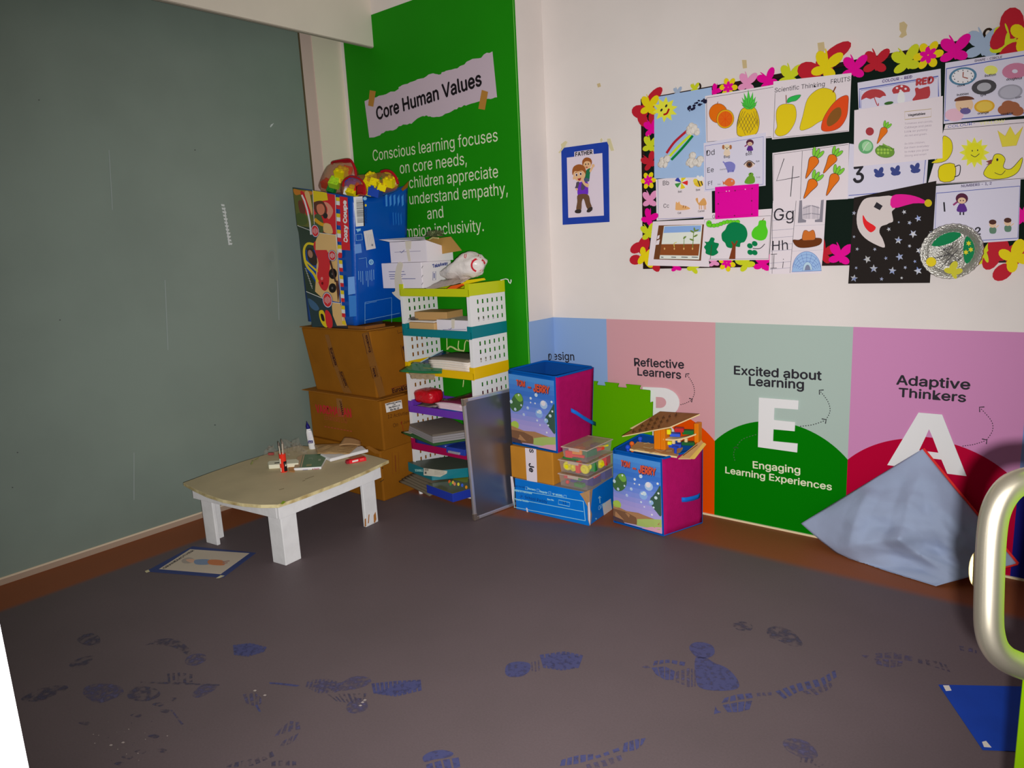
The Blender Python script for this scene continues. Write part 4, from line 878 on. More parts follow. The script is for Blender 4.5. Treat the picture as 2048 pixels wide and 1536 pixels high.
# FATHER poster
Z2 = (1080, 260, 7.317)
pf = lambda o: Flat((0, YW-o, 0), WN, Z2, 0.00012)
BLUEC = P((28, 56, 146), 0.6, name='royal_blue_card', noise_s=20, noise_a=0.1)
F = pf(0.001); F.slab([(312, 265), (985, 172), (1003, 190), (1018, 1345), (333, 1388)], BLUEC, 0.001); poster = F.build('poster'); tag(poster, 'blue bordered Father poster with a cartoon man carrying a boy on the white wall', 'poster')
F = pf(0.0022); F.slab([(393, 405), (503, 391), (503, 320), (780, 280), (785, 352), (912, 338), (935, 1252), (415, 1285)], P((196, 184, 196), 0.6, name='poster_paper'), 0.0004)
F.text('FATHER', (518, 387), (768, 350), BK, 0.03)
HAIR = P((138, 78, 36), 0.6); FSK = P((214, 160, 120), 0.6); JEAN = P((70, 80, 104), 0.6); BRP = P((96, 68, 48), 0.6); SHOE = P((50, 42, 40), 0.6); VIO = P((98, 44, 168), 0.6)
F.poly(sm([(672, 598), (740, 560), (730, 650), (722, 720), (690, 750), (650, 720)]), P((30, 100, 66), 0.6)); F.poly(sm([(725, 590), (765, 530), (790, 520), (780, 548), (740, 620)]), FSK); F.poly(ell(778, 522, 22, 24), FSK)
F.poly(sm([(650, 700), (715, 715), (715, 750), (650, 760)]), JEAN)
F.poly(ell(690, 500, 62, 70), FSK); F.poly(sm([(625, 520), (618, 460), (650, 412), (700, 402), (745, 425), (760, 470), (748, 510), (735, 470), (690, 455), (650, 470)]), HAIR); F.poly(ell(668, 502, 8, 12), BK); F.poly(ell(708, 498, 8, 12), BK); F.poly(ell(684, 545, 16, 9), P((150, 50, 50), 0.6))
F.poly(sm([(552, 950), (555, 800), (590, 762), (650, 755), (700, 770), (705, 850), (698, 945), (620, 958)]), VIO)
F.poly(sm([(555, 950), (545, 1050), (532, 1170), (600, 1170), (612, 1050), (640, 1010), (690, 1150), (755, 1130), (735, 1060), (700, 945)]), BRP)
F.poly(sm([(510, 1205), (525, 1168), (598, 1165), (596, 1210), (550, 1220)]), SHOE); F.poly(sm([(682, 1195), (705, 1148), (760, 1125), (765, 1170), (720, 1205)]), SHOE)
F.poly(sm([(535, 765), (575, 760), (560, 830), (548, 850), (512, 850), (525, 815)]), P((74, 66, 80), 0.6)); F.poly(ell(538, 868, 16, 18), FSK); F.poly(sm([(610, 780), (650, 770), (655, 850), (630, 878), (600, 870)]), P((74, 66, 90), 0.6))
F.poly(ell(575, 640, 92, 112), FSK); F.poly(sm([(478, 660), (472, 590), (500, 530), (570, 502), (640, 525), (672, 590), (668, 650), (650, 620), (610, 590), (560, 605), (505, 605)]), HAIR); F.poly(ell(494, 705, 14, 22), FSK)
for x, y in ((534, 655), (594, 640)): F.poly(ell(x, y, 19, 24), PAPER); F.poly(ell(x+1, y+3, 12, 17), P((50, 26, 20), 0.6))
F.line([(515, 628), (545, 612)], 8, HAIR); F.line([(582, 605), (610, 598)], 8, HAIR); F.poly(sm([(550, 714), (575, 708), (600, 698), (590, 735), (565, 738)]), P((140, 40, 40), 0.6))
F.poly(sm([(612, 745), (640, 732), (665, 775), (712, 790), (710, 825), (690, 838), (640, 800)]), FSK)
F.build('picture', poster)
TAPE = P((196, 188, 150), 0.4, alpha=0.8, name='masking_tape')
for q in ([(318, 270), (305, 210), (370, 160), (402, 175), (352, 262), (290, 340), (268, 330)], [(985, 180), (985, 128), (1030, 125), (1085, 300), (1040, 308)], [(880, 140), (905, 118), (918, 150), (890, 190)]):
    F = pf(0.0035); F.slab(q, TAPE, 0.0004); F.build('tape', poster, label='strip of old tape')
# leftover bits of tape on the bare wall
OT = P((178, 160, 120), 0.5, name='yellowed_tape')
for q, lab in (([(1799, 46), (1808, 43), (1815, 50), (1812, 62), (1814, 70), (1804, 76), (1798, 74), (1803, 66), (1799, 60)], 'zigzag bit of yellowed tape on the wall high above the Colour Red sheet'), ([(1635, 86), (1648, 84), (1650, 100), (1646, 106), (1637, 104)], 'yellowed tape scrap on the wall above the middle red and yellow cluster'), ([(1484, 120), (1493, 120), (1494, 136), (1486, 137)], 'yellowed tape scrap on the wall above the pineapple'), ([(1194, 168), (1200, 166), (1202, 173), (1196, 175)], 'tiny yellowed tape scrap on the wall above the Father poster')):
    F = Flat((0, YW-0.0004, 0), WN); F.slab(q, OT, 0.0012); o = F.build('tape_scrap'); tag(o, lab, 'tape', 'old tape scraps on the wall')
# ------------------------------------------------------------------ low table
def G2(px): return V((px[0], px[1], 0))
TW = P((226, 214, 208), 0.5, name='white_table_paint', noise_s=14, noise_a=0.08, bump=0.1)
TOPM = P((190, 176, 142), 0.55, name='worn_cream_laminate', noise_s=5, noise_a=0.13, k=0.8)
EDGE = P((196, 184, 140), 0.5, name='yellowed_edge_band', noise_s=18, c2=(150, 130, 84))
ZT = 0.30
tf = V((-2.691, 1.633, 0)); e1 = V((0.568, 0.064, 0)).normalized(); e2 = V((-0.05, 0.574, 0)).normalized(); TWD, TDP = 0.572, 0.576
table = empty('low_table', tf-e1*TWD/2+e2*TDP/2, 'low white wooden table with a cream top and bowed edges beside the glass partition', 'table')
zt = lambda x, y: (280+x/3.938, 820+y/3.938)
front = [(340, 573), (430, 622), (520, 664), (650, 706), (800, 735), (950, 747), (1085, 745)]
right = [(1220, 700), (1400, 632), (1575, 566), (1750, 493), (1960, 395)]
def tp(q): x, y = zt(*q); return hz(x, y, ZT)
L3 = [tp(q) for q in front]; R3 = [tp(q) for q in right]
Lc, Fc, Rc = L3[0], L3[-1], R3[-1]
Bc = Lc+(Rc-Fc)
back = [Rc+(Bc-Rc)*t+e2*0.045*math.sin(PI*t) for t in (0.2, 0.4, 0.6, 0.8, 1.0)]
left = [Bc+(Lc-Bc)*t-e1*0.03*math.sin(PI*t) for t in (0.25, 0.5, 0.75)]
out = L3+R3+back+left
b = MB(); b.prism(out, (0, 0, -0.016), TOPM, EDGE)
o = b.build('tabletop', table, bevel=0.002)
F = Flat((0, 0, ZT+0.0003), (0, 0, 1), (280, 820, 3.938))
for q in ([(1300, 545), (1370, 520)], [(1095, 628), (1135, 618)], [(1280, 560), (1300, 552)]): F.line(q, 4, P((120, 108, 84), 0.7, name='table_scuff'))
F.poly([(1105, 740), (1125, 715), (1150, 722), (1125, 742)], P((130, 160, 40), 0.6, name='green_crayon_mark'))
F.build('crayon_marks', o)
def lshape(c, d1, d2):
    # two boards meeting at the outer corner c, running inward along d1 and d2
    b = MB(); w, t = 0.086, 0.018
    pts = [c, c+d1*w, c+d1*w+d2*t, c+d1*t+d2*t, c+d1*t+d2*w, c+d2*w]
    b.prism(pts, (0, 0, ZT-0.018), TW); return b
WOODC = P((150, 96, 44), 0.6, name='bare_wood')
for cpt, d1, d2, nm in ((tf, -e1, e2, 'leg'), (tf-e1*TWD, e1, e2, 'leg'), (tf+e2*TDP, -e1, -e2, 'leg'), (tf-e1*TWD+e2*TDP, e1, -e2, 'leg')):
    lg = lshape(V((cpt.x, cpt.y, 0)), d1, d2).build(nm, table, bevel=0.003)
    if cpt == tf+e2*TDP:
        n = e1; F = Flat(V((cpt.x, cpt.y, 0))+n*0.0006, n, (280, 820, 3.938)); F.poly([(1842, 885), (1840, 830), (1856, 800), (1862, 860), (1850, 890)], WOODC); F.poly([(1795, 895), (1800, 825), (1808, 820), (1803, 890)], WOODC); F.poly([(1770, 920), (1770, 860), (1780, 852), (1782, 915)], WOODC); F.build('chipped_paint', lg, label='chipped patches of bare wood')
za_, zb_ = 0.226, ZT-0.0165
def apron(a, d, n, l):
    b = MB(); q = [a, a+d*l, a+d*l+n*0.016, a+n*0.016]; b.prism([V((p.x, p.y, za_)) for p in q], (0, 0, zb_-za_), TW); b.build('apron', table, bevel=0.002)
x_ = 0.0015
apron(tf-e2*x_-e1*0.0-e2*0.016, -e1, e2, TWD+0.03); apron(tf+e1*x_-e2*0.0176, e2, e1, TDP+0.0476); apron(tf-e1*TWD-e1*x_-e1*0.016, e2, e1, TDP); apron(tf-e1*TWD+e2*(TDP+x_), e1, e2, TWD)

# ------------------------------------------------------------------ things on the table
def up(p, px_h):   # height in metres of px_h pixels at point p
    return px_h*((p-CAM).dot(FF))/FPX
ZTB = lambda x, y: (500+x/7.877, 820+y/7.877)
def on_t(x, y, z=ZT): a = ZTB(x, y); return hz(a[0], a[1], z)
# paint tin with brushes
c = on_t(537, 970); TINR = 0.0165; TH = 0.092
tin = empty('paint_tin', c, 'red and black cylindrical tin holding paint brushes on the low table', 'tin')
REDM = P((206, 44, 28), 0.35, coat=0.3, name='red_tin'); BLKM = P((32, 24, 26), 0.35, name='black_tin_print'); LBL = P((206, 192, 176), 0.4, name='cream_label')
b = MB(); b.lathe([(TINR, 0), (TINR, TH), (TINR-0.002, TH), (TINR-0.002, TH-0.03)], c, REDM, 28); b.build('body', tin, smooth=40)
def wrap(a0, a1, z0, z1, m, r=TINR+0.0004, par=tin, nm='label_print'):
    b = MB(); base = math.atan2(-c.y, -c.x)
    b.grid(lambda u, v: c+V((r*math.cos(base+math.radians(a0+(a1-a0)*u)), r*math.sin(base+math.radians(a0+(a1-a0)*u)), z0+(z1-z0)*v)), 8, 1, m); return b.build(nm, par)
wrap(5, 80, 0.004, 0.055, BLKM); wrap(28, 55, 0.03, 0.045, LBL, TINR+0.0007); wrap(30, 50, 0.038, 0.05, BLKM, TINR+0.0009); wrap(-80, -35, 0.045, 0.07, LBL); wrap(-80, -40, 0.004, 0.024, LBL); wrap(-60, 10, 0.026, 0.04, REDM)
BRS = P((150, 140, 130), 0.3, 0.6, name='brush_ferrule'); BRH = P((186, 176, 160), 0.5, name='pale_brush_handle'); BRD = P((40, 34, 32), 0.6, name='dark_brush_handle')
for i, (dx, dy, tx, ty, ln, m, lab) in enumerate(((-0.006, 0.003, -0.012, 0.004, 0.148, BRD, 'dark handled paint brush, leftmost in the tin'), (-0.003, -0.004, -0.010, -0.002, 0.152, BRH, 'pale paint brush second from the left in the tin'), (0.004, -0.002, 0.004, 0.002, 0.163, BRH, 'pale paint brush standing tallest in the tin'), (0.007, 0.004, 0.006, 0.005, 0.15, BRS, 'grey metallic paint brush at the back of the tin'))):
    r3 = _r
    p0 = c+V((dx*r3.x, dx*r3.y, 0.012))+V((0, dy, 0)); p1 = c+V((tx*r3.x, tx*r3.y, ln))+V((0, ty, 0))
    br = empty('paint_brush', p0, lab, 'paint brush', 'paint brushes in the tin')
    b = MB(); b.tube([p0, p0+(p1-p0)*0.5, p0+(p1-p0)*0.86], [0.002, 0.0026, 0.0022], m, 8); b.build('handle', br, smooth=40)
    b = MB(); b.tube([p0+(p1-p0)*0.86, p0+(p1-p0)*0.94, p1], [0.0025, 0.0028, 0.0012], BRS if i else BRD, 8); b.build('bristles', br, smooth=40)
# glue bottle
c = on_t(985, 612); BW = P((214, 206, 208), 0.4, name='white_bottle_plastic'); NAVY = P((24, 22, 96), 0.35, name='navy_cap')
gb = empty('glue_bottle', c, 'white glue bottle with a navy pointed cap standing on the low table', 'bottle')
lean = -_r*0.012
def oval(prof, m, nm, k=0.62):
    b = MB(); o = len(b.v); b.lathe(prof, (0, 0, 0), m, 24)
    b.v = [c+_r*p.x+V((-_r.y, _r.x, 0))*p.y*k+V((0, 0, p.z*1.22))+lean*(p.z/0.1) for p in b.v]; return b.build(nm, gb, smooth=40)
oval([(0.0155, 0), (0.018, 0.003), (0.018, 0.05), (0.016, 0.078), (0.011, 0.092), (0.009, 0.097)], BW, 'body'); oval([(0.0105, 0.094), (0.0105, 0.103), (0.006, 0.114), (0.003, 0.119), (0.002, 0.126)], NAVY, 'cap', 1.0)
pl = c-V((c.x, c.y, 0)).normalized()*0.0128
F = Flat(pl, V((0, 0, 0))-V((pl.x, pl.y, 0)), (500, 820, 7.877))
F.poly([(916, 482), (990, 480), (992, 522), (916, 526)], NAVY); F.text('GLUE', (926, 514), (980, 510), LBL, 0.02)
for k in range(8): F.line([(922, 358+k*15), (968+(k % 3)*4, 355+k*15)], 3.5, P((150, 146, 170), 0.5, name='label_small_print'))
F.line([(924, 322), (960, 318)], 7, P((110, 106, 140), 0.5)); F.build('label_print', gb)
# crumpled clear bag
def crumple(cx, cy, rx, ry, rz, seed, m, amp=0.35, fr=30, z0=ZT, n=18):
    random.seed(seed); off = V((seed*3.1, seed*1.7, 0)); b = MB()
    def fn(u, v):
        a = 2*PI*u; t = PI*0.5*v
        d = V((math.cos(a)*math.cos(t), math.sin(a)*math.cos(t), math.sin(t)))
        k = 1+amp*noise.noise(d*2.2+off)+amp*0.8*noise.noise(d*5+off)
        p = V((cx+d.x*rx*k, cy+d.y*ry*k, z0+0.0015+abs(d.z)*rz*k+(0.006*abs(noise.noise(d*7+off)) if v < 0.2 else 0)))
        return p
    b.grid(fn, n*2, n, m); return b
CLR = P((180, 172, 158), 0.1, alpha=0.08, spec=0.9, name='clear_plastic_film')
q = on_t(700, 700); cb = crumple(q.x, q.y, 0.072, 0.05, 0.066, 4, CLR, 0.6).build('plastic_bag', smooth=25); tag(cb, 'crumpled clear plastic bag on the low table behind the red tin', 'plastic bag')
q = on_t(330, 700); cb2 = crumple(q.x, q.y, 0.03, 0.028, 0.04, 9, CLR, 0.5).build('plastic_bag', smooth=25); tag(cb2, 'small crumpled clear plastic bag left of the red tin on the low table', 'plastic bag')
q = on_t(335, 712); b = MB(); b.obox((q.x, q.y, ZT+0.008), 0.03, 0.014, 0.012, P((140, 46, 48), 0.5, name='maroon_scrap'), 0.7); o = b.build('crayon_stub', bevel=0.002); tag(o, 'small maroon scrap inside the clear bag left of the red tin', 'scrap')
# slabs given by their top outline on the photograph
def slab(name, pts, ztop, t, m, conv, label=None, cat=None, group=None, parent=None, bevel=0.002, side=None, sm_=None):
    b = MB(); w3 = []
    for q in pts:
        x, y = conv(*q); w3.append(hz(x, y, ztop))
    b.prism(w3, (0, 0, -t), m, side); o = b.build(name, parent, bevel=bevel)
    if cat: tag(o, label, cat, group)
    return o, w3
# white duster bar on the table and the green book
o, _ = slab('duster_bar', [(275, 822), (300, 800), (735, 768), (770, 790), (765, 835), (290, 868)], ZT+0.022, 0.022, P((204, 198, 176), 0.4, name='ivory_plastic'), ZTB, 'ivory plastic bar with a dark slot lying behind the red tin', 'duster', bevel=0.004)
F = Flat((0, 0, ZT+0.0226), (0, 0, 1), (500, 820, 7.877)); F.poly([(385, 830), (480, 820), (480, 832), (388, 842)], DARK); F.build('slot', o)
o, w3 = slab('book', [(740, 735), (840, 700), (1160, 690), (1205, 740), (1120, 892), (690, 915)], ZT+0.014, 0.0135, P((92, 118, 92), 0.45, name='green_book_cover'), ZTB, 'green covered book with a white spine on the low table', 'book', side=P((206, 198, 204), 0.5, name='white_book_edge'))
F = Flat((0, 0, ZT+0.0146), (0, 0, 1), (500, 820, 7.877)); F.poly([(745, 738), (835, 705), (780, 905), (695, 914)], P((166, 140, 112), 0.5, name='tan_cover_strip')); F.poly([(845, 706), (862, 702), (815, 900), (795, 904)], P((176, 150, 124), 0.5)); F.line([(920, 760), (985, 756), (980, 784)], 5, P((150, 160, 140), 0.5)); F.poly([(890, 856), (975, 850), (968, 882), (882, 888)], P((140, 140, 100), 0.5)); F.poly([(1080, 770), (1120, 768), (1112, 800), (1072, 802)], P((140, 150, 130), 0.5)); F.build('cover_print', o)
sp = (w3[4]-w3[5]); sp.normalize(); nn = V((sp.y, -sp.x, 0)); F = Flat(w3[5]+nn*0.0012, nn, (500, 820, 7.877)); F.text('Reader', (1010, 938), (1098, 930), P((150, 60, 80), 0.5), 0.02); F.poly(ell(990, 932, 9, 8, n=10), P((130, 30, 40), 0.5)); F.line([(830, 944), (912, 938)], 7, P((130, 130, 160), 0.5)); F.build('spine_print', o)
o, _ = slab('wood_strip', [(600, 862), (740, 850), (700, 975), (610, 965)], ZT+0.004, 0.0035, P((170, 122, 74), 0.6, name='tan_wood_strip'), ZTB, 'tan wooden strip lying between the red tin and the green book', 'strip')
# folded white paper and the brown packet over it
WP = P((206, 198, 220), 0.55, name='white_stack_paper')
b = MB()
e_ = [on_t(*q, ZT+0.02) for q in ((1260, 770), (1840, 620), (1770, 560), (1280, 640), (1100, 690))]
b.prism(e_, (0, 0, -0.018), WP); o = b.build('paper_stack', bevel=0.006); tag(o, 'folded stack of white paper under the brown packet on the low table', 'paper stack')
fold = [on_t(*q, ZT+0.012) for q in ((1262, 775), (1850, 640))]
b = MB(); d = fold[1]-fold[0]; nrm = V((d.y, -d.x, 0)).normalized()
for k, (dz, r) in enumerate(((0.004, 0.004), (-0.004, 0.004))): b.tube([fold[0]+nrm*0.004+V((0, 0, dz)), fold[1]+nrm*0.004+V((0, 0, dz))], r, WP, 8)
b.build('folded_edge', o, smooth=60)
KRAFT = P((158, 128, 88), 0.4, name='brown_packet_film', bump=0.5, bump_s=40, noise_s=25, noise_a=0.15)
b = MB(); o4 = [on_t(*q, ZT+0.03) for q in ((930, 570), (1730, 560), (1560, 700), (1180, 740))]; o5 = [on_t(920, 585, ZT+0.03), on_t(1310, 430, ZT+0.045), on_t(1490, 425, ZT+0.05), on_t(1730, 535, ZT+0.03), on_t(1560, 710, ZT+0.024), on_t(1230, 745, ZT+0.024), on_t(1060, 655, ZT+0.028)]
def bil(a, bq, c_, d_, u, v): return a*(1-u)*(1-v)+bq*u*(1-v)+c_*u*v+d_*(1-u)*v
A_, B_, C_, D_ = on_t(1060, 690, ZT+0.022), on_t(1560, 690, ZT+0.024), on_t(1760, 520, ZT+0.024), on_t(1010, 545, ZT+0.024)
b.grid(lambda u, v: bil(A_, B_, C_, D_, u, v)+V((0, 0, 0.016*math.sin(PI*u)*math.sin(PI*v)+0.007*noise.noise(V((u*5, v*5, 3)))*math.sin(PI*u)**0.5)), 16, 12, KRAFT)
o = b.build('brown_packet', smooth=50, solid=0.0015); tag(o, 'crumpled brown plastic packet on the white paper stack on the low table', 'packet')
b = MB(); A2, B2, C2, D2 = on_t(1400, 560, ZT+0.045), on_t(1740, 560, ZT+0.034), on_t(1740, 480, ZT+0.034), on_t(1490, 425, ZT+0.05)
b.grid(lambda u, v: bil(A2, B2, C2, D2, u, v)+V((0, 0, 0.006*math.sin(PI*u))), 8, 6, P((168, 134, 96), 0.5, name='kraft_paper')); b.build('flap', o, smooth=50, solid=0.001)
# red crayon box
CB = P((196, 30, 42), 0.35, coat=0.3, name='red_box_card')
w4 = [on_t(*q, ZT) for q in ((1570, 850), (1835, 800))]; d = (w4[1]-w4[0]); ln = d.length; d.normalize(); nb_ = V((-d.y, d.x, 0)); cc_ = (w4[0]+w4[1])/2+nb_*0.016
cb = empty('crayon_box', (cc_.x, cc_.y, ZT), 'small red crayon box with an open end flap on the low table', 'box')
b = MB(); b.obox((cc_.x, cc_.y, ZT+0.0095), ln, 0.032, 0.018, CB, math.atan2(d.y, d.x)); b.build('carton', cb, bevel=0.001)
F = Flat(w4[0]-nb_*0.0004+V((0, 0, 0.009)), -nb_, (500, 820, 7.877)); F.poly([(1612, 800), (1705, 778), (1705, 805), (1612, 826)], P((216, 190, 186), 0.5)); F.line([(1730, 778), (1790, 766)], 7, P((216, 120, 110), 0.5)); F.line([(1735, 795), (1800, 782)], 4, P((216, 120, 110), 0.5)); F.build('label_print', cb)
F = Flat((0, 0, ZT+0.0189), (0, 0, 1), (500, 820, 7.877)); F.poly([(1545, 748), (1740, 695), (1800, 722), (1600, 775)], P((150, 106, 84), 0.4, name='box_top_print')); F.build('top_print', cb)
ef = w4[0]-d*0.012; b = MB(); b.prism([w4[0]+V((0, 0, 0.018)), ef+V((0, 0, 0.016)), ef-d*0.004+V((0, 0, 0.003)), w4[0]+V((0, 0, 0.001))], nb_*0.028, P((140, 28, 40), 0.4, name='red_flap_card')); b.build('end_flap', cb)
LEAF = P((120, 124, 74), 0.6, name='dry_green_scrap')
for i, (x, y, a) in enumerate(((60, 800, 0.4), (110, 780, 1.2), (30, 850, 2.2))):
    q = on_t(x, y); b = MB(); b.grid(lambda u, v: q+V((math.cos(a)*(u-0.5)*0.03-math.sin(a)*(v-0.5)*0.012*math.sin(PI*u), math.sin(a)*(u-0.5)*0.03+math.cos(a)*(v-0.5)*0.012*math.sin(PI*u), 0.001+0.012*u*u)), 6, 3, LEAF)
    o = b.build('paper_scrap', smooth=60, solid=0.0008); tag(o, ('dull green paper scrap beside the table edge, middle of three', 'dull green paper scrap nearest the crumpled clear bags', 'dull green paper scrap closest to the left edge of the table')[i], 'scrap', 'green scraps on the table')

# ------------------------------------------------------------------ cardboard boxes
CARD = P((124, 77, 18), 0.65, spec=0.06, name='corrugated_card', noise_s=4, noise_a=0.16, bump=0.12, bump_s=18, k=0.58)
CARD2 = P((140, 92, 34), 0.65, spec=0.06, name='corrugated_card_flap', noise_s=6, noise_a=0.15, bump=0.12, k=0.58)
BTAPE = P((116, 72, 20), 0.22, spec=0.3, coat=0.15, name='brown_packing_tape', k=0.58); DPR = P((52, 26, 22), 0.4, name='tape_print')
def carton(x0, x1, y0, y1, z0, z1, lab, seed, flaps=True, taper=(0, 0, 0, 0)):
    random.seed(seed); r = lambda a=0.006: random.uniform(-a, a)
    root = empty('cardboard_box', ((x0+x1)/2, (y0+y1)/2, z0), lab, 'box', 'stack of brown cardboard boxes')
    b = MB(); p = [(x0, y0, z0), (x1, y0, z0), (x1, y1, z0), (x0, y1, z0), (x0+taper[0], y0+taper[1], z1), (x1+taper[2], y0+taper[3], z1), (x1+taper[2], y1, z1), (x0+taper[0], y1, z1)]
    b.hexa(p, CARD); b.build('body', root, bevel=0.008)
    return root
ZX = (580, 640, 7.877); ZY = (600, 780, 7.877)
XR, YF = -2.935, 2.432
c1 = carton(-3.565, -2.937, 2.415, 2.84, 0, 0.284, 'bottom cardboard box of the stack, behind the low table, with an arrow mark', 1)
F = Flat((-2.9362, 0, 0), (1, 0, 0), ZY); F.line([(1452, 990), (1550, 980), (1562, 1310), (1460, 1325)], 5, P((110, 56, 20), 0.6), True); F.line([(1500, 1030), (1510, 1290)], 16, P((110, 56, 20), 0.6)); F.line([(1290, 1235), (1310, 1225)], 14, DARK); F.line([(1265, 1450), (1320, 1410)], 8, DARK); F.build('arrow_mark', c1)
F = Flat((0, 2.4142, 0), (0, -1, 0), ZY); F.poly([(1030, 900), (1090, 880), (1240, 960), (1280, 1010), (1180, 1000)], CARD2); F.build('torn_flap', c1)
c2 = carton(-3.555, -2.917, 2.43, 2.84, 0.2845, 0.5595, 'middle cardboard box of the stack with red lettering and a white label', 2)
FL = MB(); FL.prism([(-3.60, 2.418, 0.561), (-2.93, 2.418, 0.561), (-2.93, 2.62, 0.561), (-3.60, 2.62, 0.561)], (0, 0, 0.004), CARD2); FL.build('flap', c2, bevel=0.002)
REDP = P((168, 40, 44), 0.6, name='red_print'); REDF = P((150, 70, 44), 0.6, name='faded_red_print')
F = Flat((0, 2.4290, 0), (0, -1, 0), ZY); F.text('VARDHAMAN', (255, 352), (815, 425), REDP, 0.035, h=1.25); F.line([(385, 402), (815, 432)], 6, REDP); F.text('LEARNERS LTD', (385, 465), (745, 528), REDF, 0.0, h=1.2)
for k in range(9): F.line([(385+k*50, 575+k*9), (420+k*50, 580+k*9)], 16, REDF)
F.build('red_lettering', c2)
F = Flat((0, 2.4286, 0), (0, -1, 0), ZY); F.poly([(570, 130), (660, 138), (690, 430), (600, 420)], P((128, 84, 40), 0.25, coat=0.3, name='old_tape')); F.text('JAMAN', (622, 165), (660, 390), DPR, 0.03); F.build('tape', c2)
F = Flat((-2.9155, 0, 0), (1, 0, 0), ZY); F.poly([(1340, 215), (1598, 155), (1616, 288), (1362, 357)], P((206, 196, 190), 0.5, name='white_label')); F.text('Lighthouse Learning', (1355, 240), (1592, 186), BK, 0.04); F.text('LTD', (1465, 245), (1505, 236), BK, 0.04); F.text('Bag Bank to 10', (1400, 290), (1575, 250), BK, 0.04); F.text('Box No. 10', (1422, 328), (1562, 296), BK, 0.05); F.build('label', c2)
F = Flat((-2.9155, 0, 0), (1, 0, 0), ZY); PEN = P((66, 34, 16), 0.6, name='pen_ink'); PENR = P((130, 30, 20), 0.6, name='red_pen_ink'); F.text('12 Activities', (1385, 450), (1720, 380), PEN, -0.015); F.text('On', (1470, 590), (1545, 570), PEN, -0.015); F.text('9 June', (1590, 550), (1735, 505), PEN, -0.012)
F.line([(1605, 490), (1590, 540)], 9, PENR); F.line([(1615, 545), (1635, 720)], 7, PENR); F.build('handwriting', c2)
c3 = carton(-3.50, -2.965, 2.452, 2.84, 0.5655, 0.928, 'top cardboard box of the stack, sealed with printed packing tape', 3, taper=(-0.09, 0, -0.015, 0))
FL = MB(); FL.prism([(-3.602+0.006, 2.446, 0.929), (-2.99, 2.446, 0.929), (-2.99, 2.64, 0.929), (-3.596, 2.64, 0.929)], (0, 0, 0.005), CARD2); FL.build('flap', c3, bevel=0.002)
def tframe(F, q, st, a, bb): F.line(q, 6, DPR, True); F.text(st, a, bb, DPR, 0.04)
n3 = V((0, -1, 0))
F = Flat((0, 2.4505, 0), n3, ZX)
F.poly([(545, 232), (610, 232), (760, 760), (980, 1160), (850, 1160), (700, 760)], BTAPE); tframe(F, [(602, 432), (660, 428), (745, 735), (690, 740)], 'EuroKids', (625, 450), (712, 722)); tframe(F, [(770, 805), (825, 815), (915, 1065), (860, 1065)], 'EuroKids', (790, 825), (878, 1045))
F.line([(1040, 795), (1230, 775)], 3, CARD2)
for k in range(6): F.line([(295+k*18, 430+k*42), (310+k*22, 470+k*40)], 3, P((96, 62, 26), 0.6, name='pencil_scrawl'))
F.build('tape', c3)
F = Flat((0, 2.4503, 0), n3, ZX); F.poly([(1130, 215), (1235, 185), (1330, 560), (1430, 905), (1505, 1190), (1410, 1225), (1260, 735)], BTAPE)
tframe(F, [(1140, 222), (1232, 195), (1296, 515), (1215, 538)], 'EuroKids', (1276, 505), (1212, 232)); tframe(F, [(1264, 738), (1340, 726), (1384, 895), (1310, 920)], 'Kids', (1360, 890), (1325, 750)); F.build('tape', c3)
F = Flat((-2.9642, 0, 0), (1, 0, 0), ZX); F.poly([(1440, 888), (1500, 1190), (1418, 1222), (1362, 905)], BTAPE); tframe(F, [(1362, 908), (1430, 892), (1496, 1185), (1414, 1218)], 'EuroKids', (1378, 930), (1440, 1180)); F.build('tape', c3)
F = Flat((-2.9640, 0, 0), (1, 0, 0), ZX); tframe(F, [(1595, 1085), (1900, 1000), (1905, 1075), (1600, 1165)], 'EuroKids', (1612, 1148), (1880, 1078)); F.line([(1600, 1082), (1900, 998)], 9, P((100, 40, 24), 0.5)); tframe(F, [(1745, 400), (1810, 395), (1880, 640), (1790, 630)], 'Kids', (1770, 420), (1830, 610)); F.line([(1690, 165), (1700, 210), (1780, 190)], 6, DPR); F.line([(1385, 172), (1500, 155)], 7, P((100, 60, 24), 0.5)); F.build('tape', c3)
# flat black case and wood offcuts under the big bag
b = MB(); b.box((-3.50, 2.462, 0.9345), (-3.18, 2.72, 0.956), P((44, 40, 42), 0.4, name='black_case_plastic', bump=0.2)); b.box((-3.5, 2.458, 0.942), (-3.18, 2.463, 0.947), P((70, 66, 66), 0.4)); o = b.build('flat_case', bevel=0.005); tag(o, 'flat black case between the top cardboard box and the blue bag', 'case')
b = MB(); b.box((-3.17, 2.460, 0.9345), (-3.02, 2.6, 0.952), P((120, 76, 34), 0.6, name='torn_card')); o = b.build('cardboard_scrap', bevel=0.003); tag(o, 'scrap of brown card under the corner of the blue bag', 'scrap')

